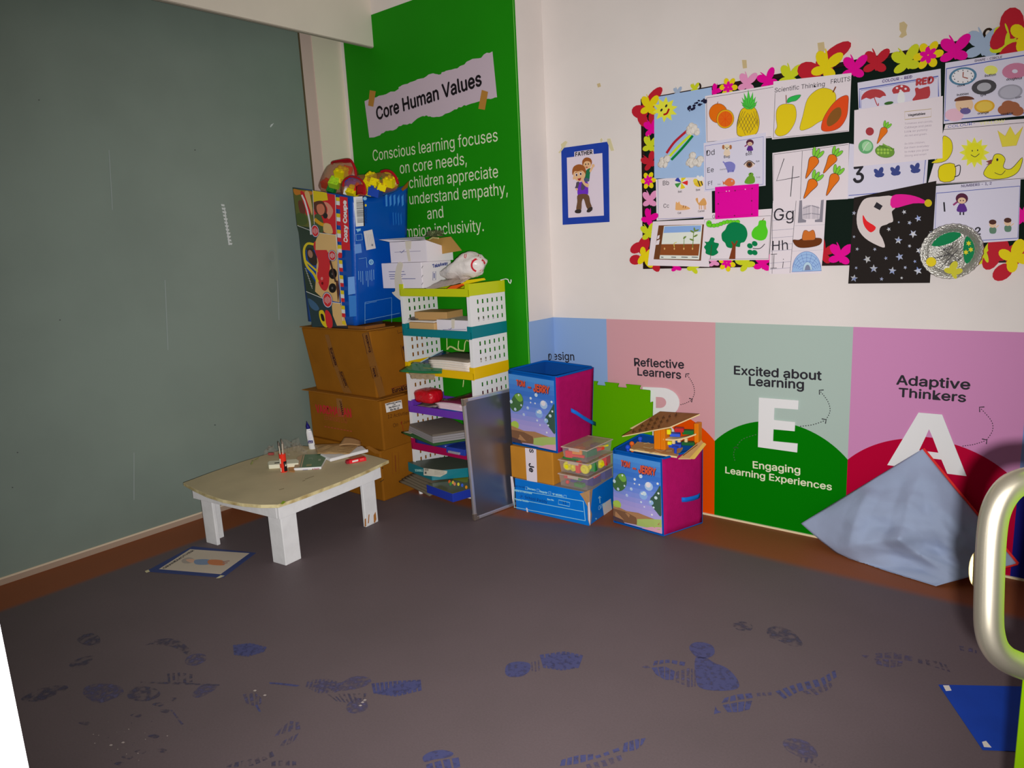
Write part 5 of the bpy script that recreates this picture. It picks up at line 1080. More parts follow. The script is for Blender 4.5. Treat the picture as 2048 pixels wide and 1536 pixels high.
# ------------------------------------------------------------------ big blue bag box
Ab, At, Bb, Bt, Cb, Ct = V((-3.072, 2.44, 0.958)), V((-3.002, 2.44, 1.621)), V((-3.493, 2.44, 0.968)), V((-3.499, 2.44, 1.707)), V((-3.072, 2.80, 0.972)), V((-3.002, 2.824, 1.689))
Db, Dt = V((-3.493, 2.80, 0.968)), V((-3.52, 2.84, 1.70))
BLB = P((2, 66, 150), 0.3, spec=0.3, coat=0.15, name='blue_bag_plastic', bump=0.35, bump_s=9); BLI = P((26, 84, 150), 0.5, name='blue_bag_lining')
bag = empty('toy_bag', ((Ab+Cb+Bb+Db)/4)*1.0, 'large shiny blue printed toy bag overflowing with block sacks on top of the boxes', 'bag')
def quadwall(a0, a1, t0, t1, n, m, nm, dip=0.0, wob=0.006, sd=0):
    b = MB()
    def fn(u, v):
        p = bil(a0, a1, t1, t0, u, v); p = p+V((0, 0, -dip*math.sin(PI*u)*v**3)); k = math.sin(PI*u)*math.sin(PI*v)
        return p-n*abs(wob)*k*(0.5+0.5*noise.noise(p*9+V((sd, 0, 0)))) 
    b.grid(fn, 16, 20, m); return b.build(nm, bag, smooth=60, solid=0.003)
quadwall(Bb, Ab, Bt, At, V((0, -1, 0)), BLB, 'front_panel', 0.0, 0.0); quadwall(Ab, Cb, At, Ct, V((1, 0, 0)), BLB, 'side_panel', 0.03, 0.0, 5)
quadwall(Cb, Db, Ct, Dt, V((0, 1, 0)), BLI, 'back_panel', 0.02, 0.0); quadwall(Db, Bb, Dt, Bt, V((-1, 0, 0)), BLI, 'side_panel', 0.02, 0.0)
b = MB(); b.add([Ab+V((0, 0, .001)), Cb, Db, Bb], [(0, 1, 2, 3)], BLB); b.build('bottom', bag, solid=0.003)
Z6 = (570, 300, 7.68); Z7 = (570, 460, 7.315)
n_f = V((0, -1, 0)); n_s = (Cb-Ab).cross(At-Ab).normalized()
def bf(off, z): return Flat(Ab+n_f*off, n_f, z)
def bs(off, z):
    F = Flat(Ab, n_s, z); F.p = F.p+F.n*off; return F
TAN = P((196, 160, 104), 0.35, coat=0.3, name='tan_print'); DKG = P((34, 50, 36), 0.35, coat=0.3, name='dark_green_print'); PRED = P((186, 30, 38), 0.35, coat=0.3, name='red_bag_print'); PYEL = P((210, 176, 20), 0.35, coat=0.3, name='yellow_bag_print'); PWH = P((210, 204, 200), 0.4, name='white_bag_print'); PBK = P((26, 22, 22), 0.35, name='black_bag_print'); PSK = P((186, 110, 84), 0.4, name='warm_bag_print'); PNV = P((40, 56, 120), 0.35, name='navy_bag_print'); OLV = P((88, 92, 44), 0.35, name='olive_bag_print')
F = bf(0.0035, Z6)
F.poly([(115, 575), (775, 690), (800, 1300), (810, 1536), (280, 1536), (180, 1160)], DKG); F.poly([(120, 590), (420, 625), (440, 1130), (400, 1190), (190, 1160)], OLV)
F.poly(sm([(130, 600), (240, 620), (420, 640), (400, 690), (250, 680), (160, 690)]), P((176, 110, 40), 0.4)); F.poly(sm([(235, 640), (300, 660), (360, 800), (390, 960), (330, 1000), (290, 850)]), PRED); F.poly(sm([(300, 660), (370, 650), (420, 900), (415, 1000), (380, 900)]), TAN)
F.poly(sm([(200, 800), (260, 780), (310, 900), (300, 980), (240, 980)]), P((96, 56, 44), 0.4)); F.poly(sm([(180, 980), (300, 990), (340, 1120), (250, 1160), (190, 1120)]), P((70, 84, 44), 0.4))
F.poly([(430, 625), (775, 690), (795, 1300), (450, 1240)], PRED); F.poly([(430, 622), (640, 655), (660, 770), (440, 800)], PYEL)
F.poly(sm([(440, 810), (560, 780), (620, 850), (640, 960), (600, 1010), (520, 1000), (455, 930)]), P((84, 50, 40), 0.4)); F.poly(sm([(490, 850), (570, 830), (610, 900), (595, 975), (540, 1000), (495, 940)]), PSK); F.poly(sm([(600, 800), (680, 830), (740, 940), (680, 1060), (640, 1010), (650, 900)]), P((196, 130, 110), 0.4)); F.poly(ell(620, 1010, 36, 44), P((40, 36, 36), 0.4)); F.poly(sm([(455, 1000), (560, 1020), (600, 1250), (450, 1230)]), P((70, 84, 50), 0.4)); F.line(sm([(452, 1060), (560, 1140), (700, 1170)], False), 50, P((190, 140, 30), 0.4)); F.poly(sm([(600, 1130), (700, 1150), (730, 1280), (600, 1260)]), TAN)
F.poly([(520, 1272), (795, 1312), (815, 1536), (470, 1536), (470, 1400)], TAN)
W2 = 7
F.line([(425, 615), (450, 1140)], W2, PWH); F.line([(770, 690), (800, 1540)], W2, PWH); F.line([(190, 1160), (400, 1240)], W2, PWH); F.line([(520, 1272), (790, 1308)], W2, PWH)
F.line([(258, 690), (300, 780), (345, 930), (380, 1100), (400, 1300)], 26, P((206, 196, 200), 0.15, name='painted_crease_glint'))  # glint along a crease in the film, painted as a pale stripe
F.poly(ell(463, 1243, 62, 100, -8), PNV); F.poly(ell(463, 1243, 56, 92, -8), PWH); F.poly(ell(463, 1243, 50, 84, -8), PRED)
for k in range(5): F.line([(428+k*17, 1190+abs(k-2)*14), (432+k*17, 1296-abs(k-2)*14)], 5, PWH)
for k in range(4): y = 722+k*250; x = 780+k*9; F.poly([(x, y), (x+58, y+8), (x+60, y+66), (x+3, y+58)], PYEL); F.poly([(x+3, y+58), (x+60, y+66), (x+62, y+128), (x+6, y+120)], PWH); F.poly([(x+6, y+120), (x+62, y+128), (x+64, y+190), (x+10, y+182)], PRED)
F.poly([(838, 710), (960, 730), (1000, 1536), (872, 1536)], PRED); F.text('Cozy Coupe', (960, 1430), (940, 772), PWH, 0.055, h=1.05)
F.build('picture_print', bag)
F = bf(0.0034, Z7)
F.poly([(200, 40), (500, 40), (470, 140), (300, 260), (300, 560), (470, 800), (560, 1000), (310, 900)], DKG); F.poly([(470, 100), (745, 75), (800, 1060), (560, 1010), (440, 900), (480, 200)], TAN); F.poly([(310, 900), (560, 1000), (700, 1060), (820, 1070), (900, 1400), (400, 1420), (360, 1200)], P((40, 56, 60), 0.35)); F.poly([(680, 1060), (810, 1075), (905, 1400), (760, 1400), (700, 1250)], TAN)
F.poly(sm([(340, 1000), (440, 1060), (500, 1150), (450, 1180), (370, 1120)]), P((60, 90, 120), 0.4))
# toy car picture
F.poly(sm([(415, 200), (470, 160), (540, 200), (600, 280), (660, 400), (655, 560), (640, 800), (590, 890), (520, 840), (470, 680), (490, 480), (440, 320)]), PRED)
F.line(sm([(420, 210), (330, 200), (280, 280), (290, 430), (330, 540), (420, 640), (480, 760)], False), 34, PYEL); F.line(sm([(300, 450), (400, 540), (480, 610)], False), 24, PYEL); F.poly(sm([(320, 290), (380, 270), (450, 360), (470, 480), (420, 520), (340, 440)]), P((50, 40, 34), 0.4)); F.poly(ell(370, 350, 34, 60, -15), P((150, 110, 90), 0.4))
for x, y, rx, ry in ((640, 225, 60, 66), (700, 640, 60, 78), (695, 850, 56, 70)): F.poly(ell(x, y, rx, ry), PBK); F.poly(ell(x-4, y, rx*0.25, ry*0.25), P((90, 84, 84), 0.4))
F.poly([(740, 740), (775, 740), (800, 900), (775, 1060), (760, 920)], P((80, 46, 36), 0.4)); F.poly(ell(540, 710, 18, 24), P((220, 120, 120), 0.4)); F.poly(ell(545, 780, 14, 22), P((100, 10, 20), 0.4))
for x, y, rx, ry in ((690, 375, 60, 82), (620, 1025, 74, 118)): F.poly(ell(x, y, rx, ry, -8), PNV); F.poly(ell(x, y, rx*0.9, ry*0.92, -8), PWH); F.poly(ell(x, y, rx*0.8, ry*0.84, -8), PRED); [F.line([(x-rx*0.5+k*rx*0.25, y-ry*0.5+abs(k-2)*ry*0.12), (x-rx*0.46+k*rx*0.25, y+ry*0.5-abs(k-2)*ry*0.12)], 6, PWH) for k in range(5)]
F.line(sm([(660, 450), (690, 560), (740, 760)], False), 26, P((60, 40, 36), 0.4))
F.poly(sm([(500, 1190), (560, 1180), (600, 1300), (620, 1420), (560, 1400), (510, 1300)]), PYEL); F.poly(sm([(590, 1180), (640, 1190), (690, 1300), (690, 1420), (620, 1420), (590, 1300)]), PRED); F.poly(sm([(520, 1230), (560, 1240), (580, 1330), (540, 1320)]), PBK)
F.line([(300, 560), (400, 860)], 4, PWH); [F.line([(290+k*12, 560+k*36), (312+k*13, 570+k*36)], 9, P((150, 150, 140), 0.4)) for k in range(8)]
F.line([(745, 60), (850, 1390)], 8, PWH); F.line([(310, 900), (550, 1000)], 8, PWH); F.line([(690, 1058), (815, 1075)], 8, PWH)
for k in range(6): y = 216+k*222; x = 775+k*12; h = min(1, (1400-y)/190); F.poly([(x, y), (x+50, y+6), (x+54, y+62), (x+4, y+56)], PYEL); (F.poly([(x+4, y+56), (x+54, y+62), (x+58, y+118), (x+8, y+112)], PWH) if k < 5 else None); (F.poly([(x+8, y+112), (x+58, y+118), (x+62, y+174), (x+12, y+168)], PRED) if k < 5 else None)
F.poly([(838, 160), (950, 200), (952, 300), (845, 285)], PRED)
F.build('picture_print', bag)
F = bs(0.0035, Z6); F.poly([(1050, 720), (1190, 712), (1225, 1165), (1088, 1178)], PWH); F.poly([(1200, 790), (1216, 785), (1226, 1165), (1208, 1172)], PBK)
random.seed(2)
for k in range(34): y = 750+k*11; F.line([(1092+(k*0.6), y), (1196+(k*0.5), y-6)], random.choice((2, 4, 6)), PBK)
F.poly([(1205, 1250), (1340, 1220), (1395, 1510), (1250, 1540)], P((186, 180, 180), 0.5, name='address_label')); [F.line([(1255+k*26, 1290), (1285+k*26, 1480)], 3, P((140, 136, 140), 0.5)) for k in range(4)]; F.poly(ell(1340, 1460, 14, 18), P((110, 110, 120), 0.5))
LW = P((130, 176, 220), 0.4, name='pale_blue_print'); F.line([(1090, 1300), (1180, 1290), (1190, 1380), (1095, 1392)], 6, LW, True); F.poly([(1085, 1215), (1165, 1205), (1160, 1240), (1125, 1250), (1120, 1270), (1105, 1240)], LW); F.poly(starpts(1228, 745, 34, 22, 8), LW); F.poly(ell(1240, 850, 15, 20), PYEL)
for k in range(5): F.line(ell(1248, 905+k*50, 14, 17, 0, 8, 20, 320), 5, PBK)
for k in range(5): F.poly([(1540+k*62, 690+((k*37) % 60)), (1570+k*62, 680), (1575+k*62, 860-(k*23) % 70), (1548+k*62, 870)], P((60, 124, 196), 0.4, name='pale_patch'))
[F.poly([(1650+k*40, 960+((k*53) % 40)), (1668+k*40, 955), (1676+k*40, 1150-(k*31) % 60), (1660+k*40, 1160)], P((30, 92, 170), 0.4)) for k in range(4)]
F.build('side_print', bag)
F = bs(0.0035, Z7); F.poly([(1025, 210), (1110, 200), (1125, 330), (1020, 350)], P((90, 130, 190), 0.25)); F.poly([(920, 690), (1015, 680), (1030, 930), (925, 950)], P((96, 140, 200), 0.2, name='clear_tape')); F.poly([(930, 960), (1040, 960), (1045, 1260), (945, 1270)], P((50, 110, 180), 0.2))
F.line([(1170, 1060), (1560, 990), (1560, 1350)], 4, LW); F.line([(1170, 1060), (1170, 1370)], 4, LW); F.line([(1172, 1320), (1680, 1215)], 4, LW); F.line([(1172, 1080), (1340, 1045)], 3, LW)
for k, (x, y0, y1) in enumerate(((1075, 600, 730), (1105, 600, 760), (1135, 600, 800), (1185, 600, 740), (1210, 600, 830), (1240, 590, 730), (1265, 580, 745), (1295, 580, 725))): F.line([(x, y0), (x+6, y1)], 5, LW)
F.poly(ell(1260, 470, 36, 42, 0, 12), LW); F.poly(ell(1260, 470, 22, 28, 0, 12), BLB); F.line([(1080, 420), (1190, 405), (1200, 550)], 4, LW); F.text('S', (1248, 490), (1274, 486), LW, 0.05); F.build('side_print', bag)
b = MB(); b.prism([onx(*q, -2.99) for q in ((803, 378), (818, 362), (815, 375), (806, 382))], (-0.004, 0, 0), CARD); b.build('torn_corner', bag, label='torn brown corner')
# sacks of building blocks inside the bag
NET = P((176, 96, 52), 0.35, alpha=0.38, spec=0.6, name='clear_orange_film'); RIM = P((150, 14, 26), 0.35, name='red_piping')
BK_C = [P((222, 184, 14), 0.35, name='yellow_block'), P((30, 62, 150), 0.35, name='blue_block'), P((30, 110, 44), 0.35, name='green_block'), P((186, 26, 30), 0.35, name='red_block'), P((150, 190, 40), 0.35, name='lime_block'), P((206, 196, 190), 0.35, name='white_block')]
CN = ['yellow', 'blue', 'green', 'red', 'lime', 'white']
def block_mesh(ci):
    b = MB(); m = BK_C[ci]; b.box((-0.02, -0.02, -0.014), (0.02, 0.02, 0.014), m)
    for x in (-0.01, 0.01):
        for y in (-0.01, 0.01): b.lathe([(0.006, 0.014), (0.006, 0.02)], (x, y, 0), m, 10)
    o = b.build('toy_block', loc=(0, 0, 0)); me = o.data; bpy.data.objects.remove(o); return me
BME = [block_mesh(i) for i in range(6)]
def toyblock(p, ci, rot, lab, s=1.0, group='building blocks in the sacks'):
    o = bpy.data.objects.new('toy_block', BME[ci]); COL.objects.link(o); o.location = p; o.rotation_euler = rot; o.scale = (s, s, s); tag(o, lab, 'toy block', group); return o
def z6(x, y, yy): return ony(570+x/7.68, 300+y/7.68, yy)
def sack(nm, lab, prof, yy, depth, ring=None):
    root = empty('block_sack', z6(*prof[0], yy), lab, 'sack', 'sacks of building blocks in the blue bag')
    pts = [z6(x, y, yy) for x, y in prof]; cen = sum(pts, V((0, 0, 0)))/len(pts)
    b = MB(); N = len(pts)
    vs = [cen+V((0, -depth, 0))]+[cen+(p-cen)*0.75+V((0, -depth*0.7, 0)) for p in pts]+pts+[cen+(p-cen)*0.75+V((0, depth*0.7, 0)) for p in pts]+[cen+V((0, depth, 0))]
    fs = [(0, 1+i, 1+(i+1) % N) for i in range(N)]+[(1+i, 1+N+i, 1+N+(i+1) % N, 1+(i+1) % N) for i in range(N)]+[(1+N+i, 1+2*N+i, 1+2*N+(i+1) % N, 1+N+(i+1) % N) for i in range(N)]+[(1+2*N+i, 1+3*N, 1+2*N+(i+1) % N) for i in range(N)]
    b.add(vs, fs, NET); b.build('film', root, smooth=60)
    return root
s1 = sack('a', 'tall clear sack of blocks with a red rim, at the left of the blue bag', sm([(560, 640), (590, 470), (720, 210), (850, 160), (980, 150), (1060, 250), (1100, 420), (960, 640), (760, 700)], True, 3), 2.66, 0.07)
b = MB(); b.tube([z6(x, y, 2.64) for x, y in sm([(722, 225), (735, 190), (850, 165), (975, 150), (1035, 195), (1078, 300), (1090, 400)], False, 5)], 0.007, RIM, 8); b.build('piping', s1, smooth=60)
b = MB(); b.grid(lambda u, v: z6(735+u*240+v*40, 185-u*35+v*(20+u*25)+0, 2.63), 6, 3, P((130, 14, 24), 0.4, name='red_sack_top')); b.build('red_top', s1, smooth=60, solid=0.003)
s2 = sack('b', 'clear sack of blocks with a round red rim, at the front of the blue bag', sm([(890, 560), (910, 470), (980, 420), (1060, 415), (1180, 470), (1235, 580), (1240, 690), (1060, 760), (900, 700)], True, 3), 2.535, 0.045)
b = MB(); b.tube([z6(x, y, 2.49) for x, y in sm([(890, 560), (905, 480), (975, 420), (1060, 412), (1170, 465), (1225, 560), (1240, 680)], False, 5)], 0.005, RIM, 8); b.build('piping', s2, smooth=60)
b = MB(); b.grid(lambda u, v: z6(1090+u*145, 560+v*140-30*math.sin(PI*u), 2.487), 4, 4, P((150, 20, 28), 0.3, name='red_sack_film')); b.build('red_film', s2, smooth=60, solid=0.002)
s3 = sack('c', 'clear sack of blocks lying at the right of the blue bag, red end rim', sm([(1090, 420), (1200, 375), (1380, 370), (1500, 330), (1600, 325), (1690, 390), (1735, 500), (1690, 620), (1450, 680), (1200, 680)], True, 3), 2.64, 0.065)
b = MB(); b.tube([z6(x, y, 2.61) for x, y in sm([(1480, 335), (1560, 318), (1640, 345), (1700, 420), (1735, 520)], False, 5)], 0.007, RIM, 8); b.build('piping', s3, smooth=60)
for i, (x, y, yy, ci, rx, rz, s) in enumerate(((870, 350, 2.62, 0, 0.6, 0.3, 1.5), (960, 330, 2.66, 3, 1.0, 0.8, 1.2), (770, 500, 2.60, 4, 0.9, 0.5, 1.4), (880, 470, 2.63, 0, 0.2, 1.1, 1.1), (650, 520, 2.66, 3, 0.5, 0.2, 1.3), (720, 600, 2.60, 2, 1.2, 0.4, 1.1),
        (1050, 510, 2.54, 1, 0.3, 0.4, 1.6), (965, 630, 2.50, 5, 0.5, 0.9, 1.0), (1050, 640, 2.51, 0, 0.8, 0.2, 1.4), (1140, 600, 2.53, 3, 0.4, 1.0, 1.3),
        (1320, 410, 2.62, 0, 0.5, 0.4, 1.1), (1280, 510, 2.59, 0, 0.9, 0.3, 1.2), (1330, 470, 2.62, 2, 0.3, 0.9, 1.1), (1380, 530, 2.58, 0, 1.1, 0.6, 1.3), (1470, 570, 2.58, 0, 0.3, 1.2, 1.1), (1265, 620, 2.57, 0, 0.6, 0.9, 1.2), (1390, 640, 2.57, 1, 0.2, 0.5, 1.5), (1540, 450, 2.62, 2, 0.7, 0.7, 1.2), (1620, 490, 2.62, 0, 0.4, 0.3, 1.4), (1560, 400, 2.66, 0, 0.9, 1.2, 1.0))):
    wh = 'tall left sack' if i < 6 else ('front sack' if i < 10 else 'right sack')
    pos = {0: 'near its middle', 1: 'near its right side', 2: 'at the lower left', 3: 'below the large yellow one', 4: 'at the left side', 5: 'lowest', 6: 'at the top', 7: 'at the lower left', 8: 'at the bottom', 9: 'at the right', 10: 'highest toward the left', 11: 'at the left side', 12: 'next to the upper yellow one', 13: 'in the middle', 14: 'right of the middle', 15: 'at the lower left', 16: 'at the bottom', 17: 'toward the red rim', 18: 'closest to the red rim', 19: 'at the top near the rim'}[i]
    toyblock(z6(x, y, yy), ci, (rx, 0.3, rz), '%s block in the blue bag, %s, %s' % (CN[ci], wh, pos), s)

# ------------------------------------------------------------------ plastic rack
RX0, RX1, RY0, RY1 = -2.88, -2.385, 2.60, 2.868
RW = P((206, 202, 200), 0.4, name='white_rack_plastic')
TIER = [('lime', (168, 176, 14), 1.105), ('teal', (6, 104, 112), 0.895), ('yellow', (206, 160, 6), 0.69), ('purple', (92, 46, 150), 0.475), ('magenta', (140, 10, 64), 0.265), ('white', (190, 184, 180), 0.055)]
rack = empty('shelf_rack', ((RX0+RX1)/2, (RY0+RY1)/2, 0), 'tall plastic rack with coloured trays and white perforated sides before the green banner', 'rack')
def perforated(x, t, y0, y1, z0, z1, hy, hz_, nc, nr):
    b = MB(); ys = [y0]; gap = (y1-y0-0.05-0.02-nc*hy)/(nc-1)
    yy = y0+0.05
    cols = []
    for k in range(nc): cols.append((yy, yy+hy)); yy += hy+gap
    gz = (z1-z0-nr*hz_)/(nr+1); rows = [(z0+gz+k*(hz_+gz), z0+gz+k*(hz_+gz)+hz_) for k in range(nr)]
    a = y0
    for c0, c1 in cols:
        b.box((x, a, z0), (x+t, c0, z1), RW); a = c1
        zz = z0
        for r0, r1 in rows: b.box((x, c0, zz), (x+t, c1, r0), RW); zz = r1
        b.box((x, c0, zz), (x+t, c1, z1), RW)
    b.box((x, a, z0), (x+t, y1, z1), RW); return b
for i, (nm, c_, z) in enumerate(TIER):
    m = P(c_, 0.35, coat=0.2, name=nm+'_tray_plastic'); b = MB()
    b.box((RX0, RY0, z+0.006), (RX1, RY1, z+0.016), m)
    b.box((RX0, RY0-0.004, z-0.004), (RX1, RY0+0.008, z+0.036), m); b.box((RX0, RY1-0.008, z), (RX1, RY1, z+0.036), m)
    for x in (RX0-0.004, RX1-0.006):
        b.box((x, RY0-0.004, z), (x+0.01, RY1, z+0.06), m)
    b.box((RX0, RY0-0.0045, z+0.03), (RX0+0.028, RY0+0.012, z+0.06), m); b.box((RX1-0.028, RY0-0.0045, z+0.03), (RX1, RY0+0.012, z+0.06), m)
    b.build('tray', rack, bevel=0.002, label=nm+' tray')
    if i:
        zt_ = TIER[i-1][2]
        for x in (RX0-0.001, RX1-0.003):
            q = perforated(x, 0.004, RY0, RY1, z+0.06, zt_, 0.0145, 0.0215, 6, 3)
            q.box((x if x < -2.5 else x-0.016, RY0-0.003, z+0.0602), (x+(0.02 if x < -2.5 else 0.004), RY0-0.0004, zt_-0.0045), RW)
            q.build('side_panel', rack)
for x in (RX0+0.02, RX1-0.02):
    for y in (RY0+0.02, RY1-0.02):
        b = MB(); b.lathe([(0.012, 0), (0.014, 0.02), (0.016, 0.058)], (x, y, 0), RW, 12); b.build('foot', rack, smooth=40)
b = MB(); hk = [V((RX1+0.002, RY1-0.03, 1.166)), V((RX1+0.002, RY1+0.01, 1.170)), V((RX1+0.016, RY1+0.012, 1.166)), V((RX1+0.022, RY1+0.012, 1.152)), V((RX1+0.03, RY1+0.012, 1.146)), V((RX1+0.036, RY1+0.012, 1.156)), V((RX1+0.036, RY1+0.012, 1.166))]
b.tube(hk, 0.0028, RW, 8); b.build('hook', rack, smooth=60, label='white wire hook')

# ------------------------------------------------------------------ rack contents
ZO = lambda x, y: (560+x/3.84, 300+y/3.84)
WC = P((202, 192, 204), 0.55, name='white_carton_card'); KR = P((150, 116, 62), 0.6, name='kraft_card_inside'); BP = P((50, 62, 120), 0.5, name='blue_carton_print'); CT = P((196, 188, 172), 0.3, alpha=0.85, name='cream_tape')
ZC0 = 1.1425
lb = empty('takeaway_box', (-2.86, 2.70, ZC0), 'white takeaway carton lying on the lime top tray, lower of two', 'box', 'white cartons on the rack')
b = MB(); b.box((-3.014, 2.60, ZC0), (-2.707, 2.82, ZC0+0.133), WC); b.build('carton', lb, bevel=0.003)
zo1 = (560, 300, 3.84)
F = Flat((0, 2.5994, 0), n3, zo1)
for k, (x0, x1, y) in enumerate(((835, 955, 935), (838, 965, 958), (838, 940, 972), (845, 1040, 990))): F.line([(x0, y), (x1, y-2)], 4, BP)
F.build('carton_print', lb)
F = Flat((-2.7064, 0, 0), (1, 0, 0), zo1); F.text('TakeAway', (1172, 905), (1290, 880), BP, 0.04); F.line([(1175, 935), (1196, 932), (1196, 998), (1174, 1000)], 3, BP, True); F.line([(1184, 945), (1185, 985)], 6, BP); 
for y in (890, 960, 1018): F.line([(1098, y), (1088, y+18)], 3, BK)
F.build('carton_print', lb)
F = Flat((0, 2.5990, 0), n3, zo1); F.slab(sm([(905, 868), (945, 875), (930, 960), (950, 1060), (940, 1150), (905, 1140), (860, 1095), (885, 1080), (880, 980)], True, 3), CT, 0.0006); F.build('tape', lb, label='dangling strip of cream tape')
ub = empty('takeaway_box', (-2.8, 2.72, ZC0+0.135), 'open white carton with raised flaps on top of the takeaway carton', 'box', 'white cartons on the rack')
U0 = ZC0+0.1345
b = MB(); ux0, ux1, uy0, uy1 = -2.945, -2.673, 2.61, 2.80
for a, c_ in (((ux0, uy0, U0), (ux1, uy0+0.004, U0+0.107)), ((ux0, uy1-0.004, U0), (ux1, uy1, U0+0.09)), ((ux0, uy0+0.0042, U0), (ux0+0.004, uy1-0.0042, U0+0.107)), ((ux0+0.0042, uy0+0.0042, U0), (ux1-0.0002, uy1-0.0042, U0+0.003))): b.box(a, c_, WC)
b.build('carton', ub)
b = MB(); b.prism([ony(*ZO(*q), 2.60) for q in ((745, 683), (1000, 670), (1110, 690), (850, 700))], (0, 0.003, 0), P((176, 160, 166), 0.6, name='shaded_white_card')) if 0 else b.prism([(ux0, uy0, U0+0.107), (ux1, uy0, U0+0.108), (ux1-0.1, uy0+0.09, U0+0.125), (ux0-0.09, uy0-0.0, U0+0.123)], (0, 0, 0.002), WC); b.build('flap', ub)
b = MB(); b.prism([onx(*ZO(*q), ux1+0.0) if 0 else ony(*ZO(*q), 2.72) for q in ((1110, 690), (1310, 665), (1395, 772), (1222, 802))], (0, 0.003, 0), KR); b.build('flap', ub, label='brown inner side of the back flap')
b = MB(); b.prism([V((ux1, uy0+0.0004, U0+0.107)), V((ux1, uy0+0.0004, U0+0.0)), V((ux1+0.0, uy1, U0)), V((ux1, uy1, U0+0.055))], (0.003, 0, 0), WC); b.build('side_wall', ub)
F = Flat((0, uy0-0.0006, 0), n3, zo1); F.line([(880, 785), (1080, 776)], 3, P((120, 112, 140), 0.5)); F.line([(922, 778), (932, 790), (955, 768)], 4, BP); F.poly([(960, 700), (1010, 698), (1005, 760), (968, 762)], CT); F.poly([(968, 765), (992, 762), (1005, 855), (985, 856)], CT); F.build('carton_print', ub)
# foil scrap on the flap
FOI = P((84, 92, 60), 0.3, 0.3, bump=0.8, bump_s=60, name='green_cellophane')
q = ony(*ZO(1190, 660), 2.72); o = crumple(q.x, q.y, 0.055, 0.03, 0.03, 12, FOI, 0.5, z0=q.z-0.006).build('cellophane_scrap', smooth=30); tag(o, 'crumpled dull green cellophane perched on the open white carton', 'cellophane')
q = ony(*ZO(1180, 680), 2.70); b = MB(); b.tube([q+V((-0.03, 0, -0.003)), q+V((-0.005, 0, 0.005)), q+V((0.035, 0, 0.0))], 0.005, P((176, 164, 110), 0.6, name='straw_scrap'), 6); o = b.build('straw_scrap', smooth=60); tag(o, 'pale straw coloured scrap in front of the green cellophane', 'scrap')
# white carrier bag
CBG = P((200, 192, 188), 0.3, spec=0.5, name='white_carrier_film', bump=0.6, bump_s=28)
cen = ony(*ZO(1440, 885), 2.66)
b = MB()
def cbag(u, v):
    a = 2*PI*u; t = PI*(v-0.5); d = V((math.cos(a)*math.cos(t), math.sin(a)*math.cos(t), math.sin(t)))
    k = 1+0.16*noise.noise(d*1.8+V((4, 1, 2)))+0.06*noise.noise(d*5+V((1, 7, 2)))
    sx = 0.115 if d.x > 0 else 0.17
    p = cen+V((d.x*sx*k, d.y*0.07*k, d.z*0.064*k*(1.0 if d.x > -0.2 else 0.75)))
    p.z += -0.05*max(0, -d.x)*1.0
    return V((p.x, p.y, max(p.z, 1.146)))
b.grid(cbag, 36, 20, CBG); cb = b.build('carrier_bag', smooth=45); tag(cb, 'crumpled white carrier bag with red print slumped on the lime top tray', 'carrier bag')
dep = bpy.context.evaluated_depsgraph_get()
RPR = P((176, 30, 44), 0.4, name='red_bag_logo')
from mathutils.bvhtree import BVHTree
def drape(obj, polys, m, name, parent, conv, off=0.0015):
    # lay printed shapes on the curved film (each point dropped onto the surface once)
    me = obj.data; loc = V(obj.location); bv = BVHTree.FromPolygons([v.co+loc for v in me.vertices], [tuple(p.vertices) for p in me.polygons])
    b = MB()
    for pl_ in polys:
        pts = []
        for q in pl_:
            x, y = conv(*q); d = ray(x, y).normalized(); h = bv.ray_cast(CAM, d)
            if h[0] is None: pts = None; break
            pts.append(h[0]-d*off)
        if pts: b.poly(pts, m)
    if b.f: return b.build(name, parent)
def ribbon(pts, w_):
    out = []
    for i in range(len(pts)-1):
        (x0, y0), (x1, y1) = pts[i], pts[i+1]; l = math.hypot(x1-x0, y1-y0) or 1; nx, ny = -(y1-y0)/l*w_/2, (x1-x0)/l*w_/2
        out.append([(x0+nx, y0+ny), (x1+nx, y1+ny), (x1-nx, y1-ny), (x0-nx, y0-ny)])
    return out
logo = ribbon(ell(1525, 885, 50, 48, 0, 14, -60, 80), 14)+ribbon(ell(1525, 885, 54, 50, 0, 14, 110, 265), 14)+ribbon([(1470, 850), (1500, 838), (1545, 830)], 12)+ribbon([(1530, 838), (1530, 935)], 4)+ribbon([(1525, 932), (1555, 930)], 9)
logo += ribbon(sm([(1378, 790), (1390, 778), (1405, 792), (1420, 770), (1430, 800), (1425, 830), (1415, 812), (1440, 775)], False, 3), 5)+ribbon(sm([(1520, 820), (1530, 795), (1550, 790), (1540, 805), (1580, 800), (1600, 790)], False, 3), 5)+ribbon(sm([(1280, 890), (1300, 870), (1310, 850), (1305, 875)], False, 3), 7)
drape(cb, logo, RPR, 'red_print', cb, ZO)
GRYF = P((150, 136, 126), 0.25, spec=0.6, name='grey_plastic_film', bump=0.6, bump_s=35)
A_, B_, C_, D_ = ony(*ZO(1080, 1085), 2.60), ony(*ZO(1400, 1020), 2.615), ony(*ZO(1500, 960), 2.68), ony(*ZO(1240, 1000), 2.68)
b = MB(); b.grid(lambda u, v: bil(A_, B_, C_, D_, u, v)+V((0, 0, 0.012*math.sin(PI*u)*math.sin(PI*v)+0.004*noise.noise(V((u*6, v*4, 1))))), 14, 8, GRYF); o = b.build('plastic_packet', smooth=50, solid=0.003); tag(o, 'flattened grey plastic packet under the white carrier bag', 'packet')
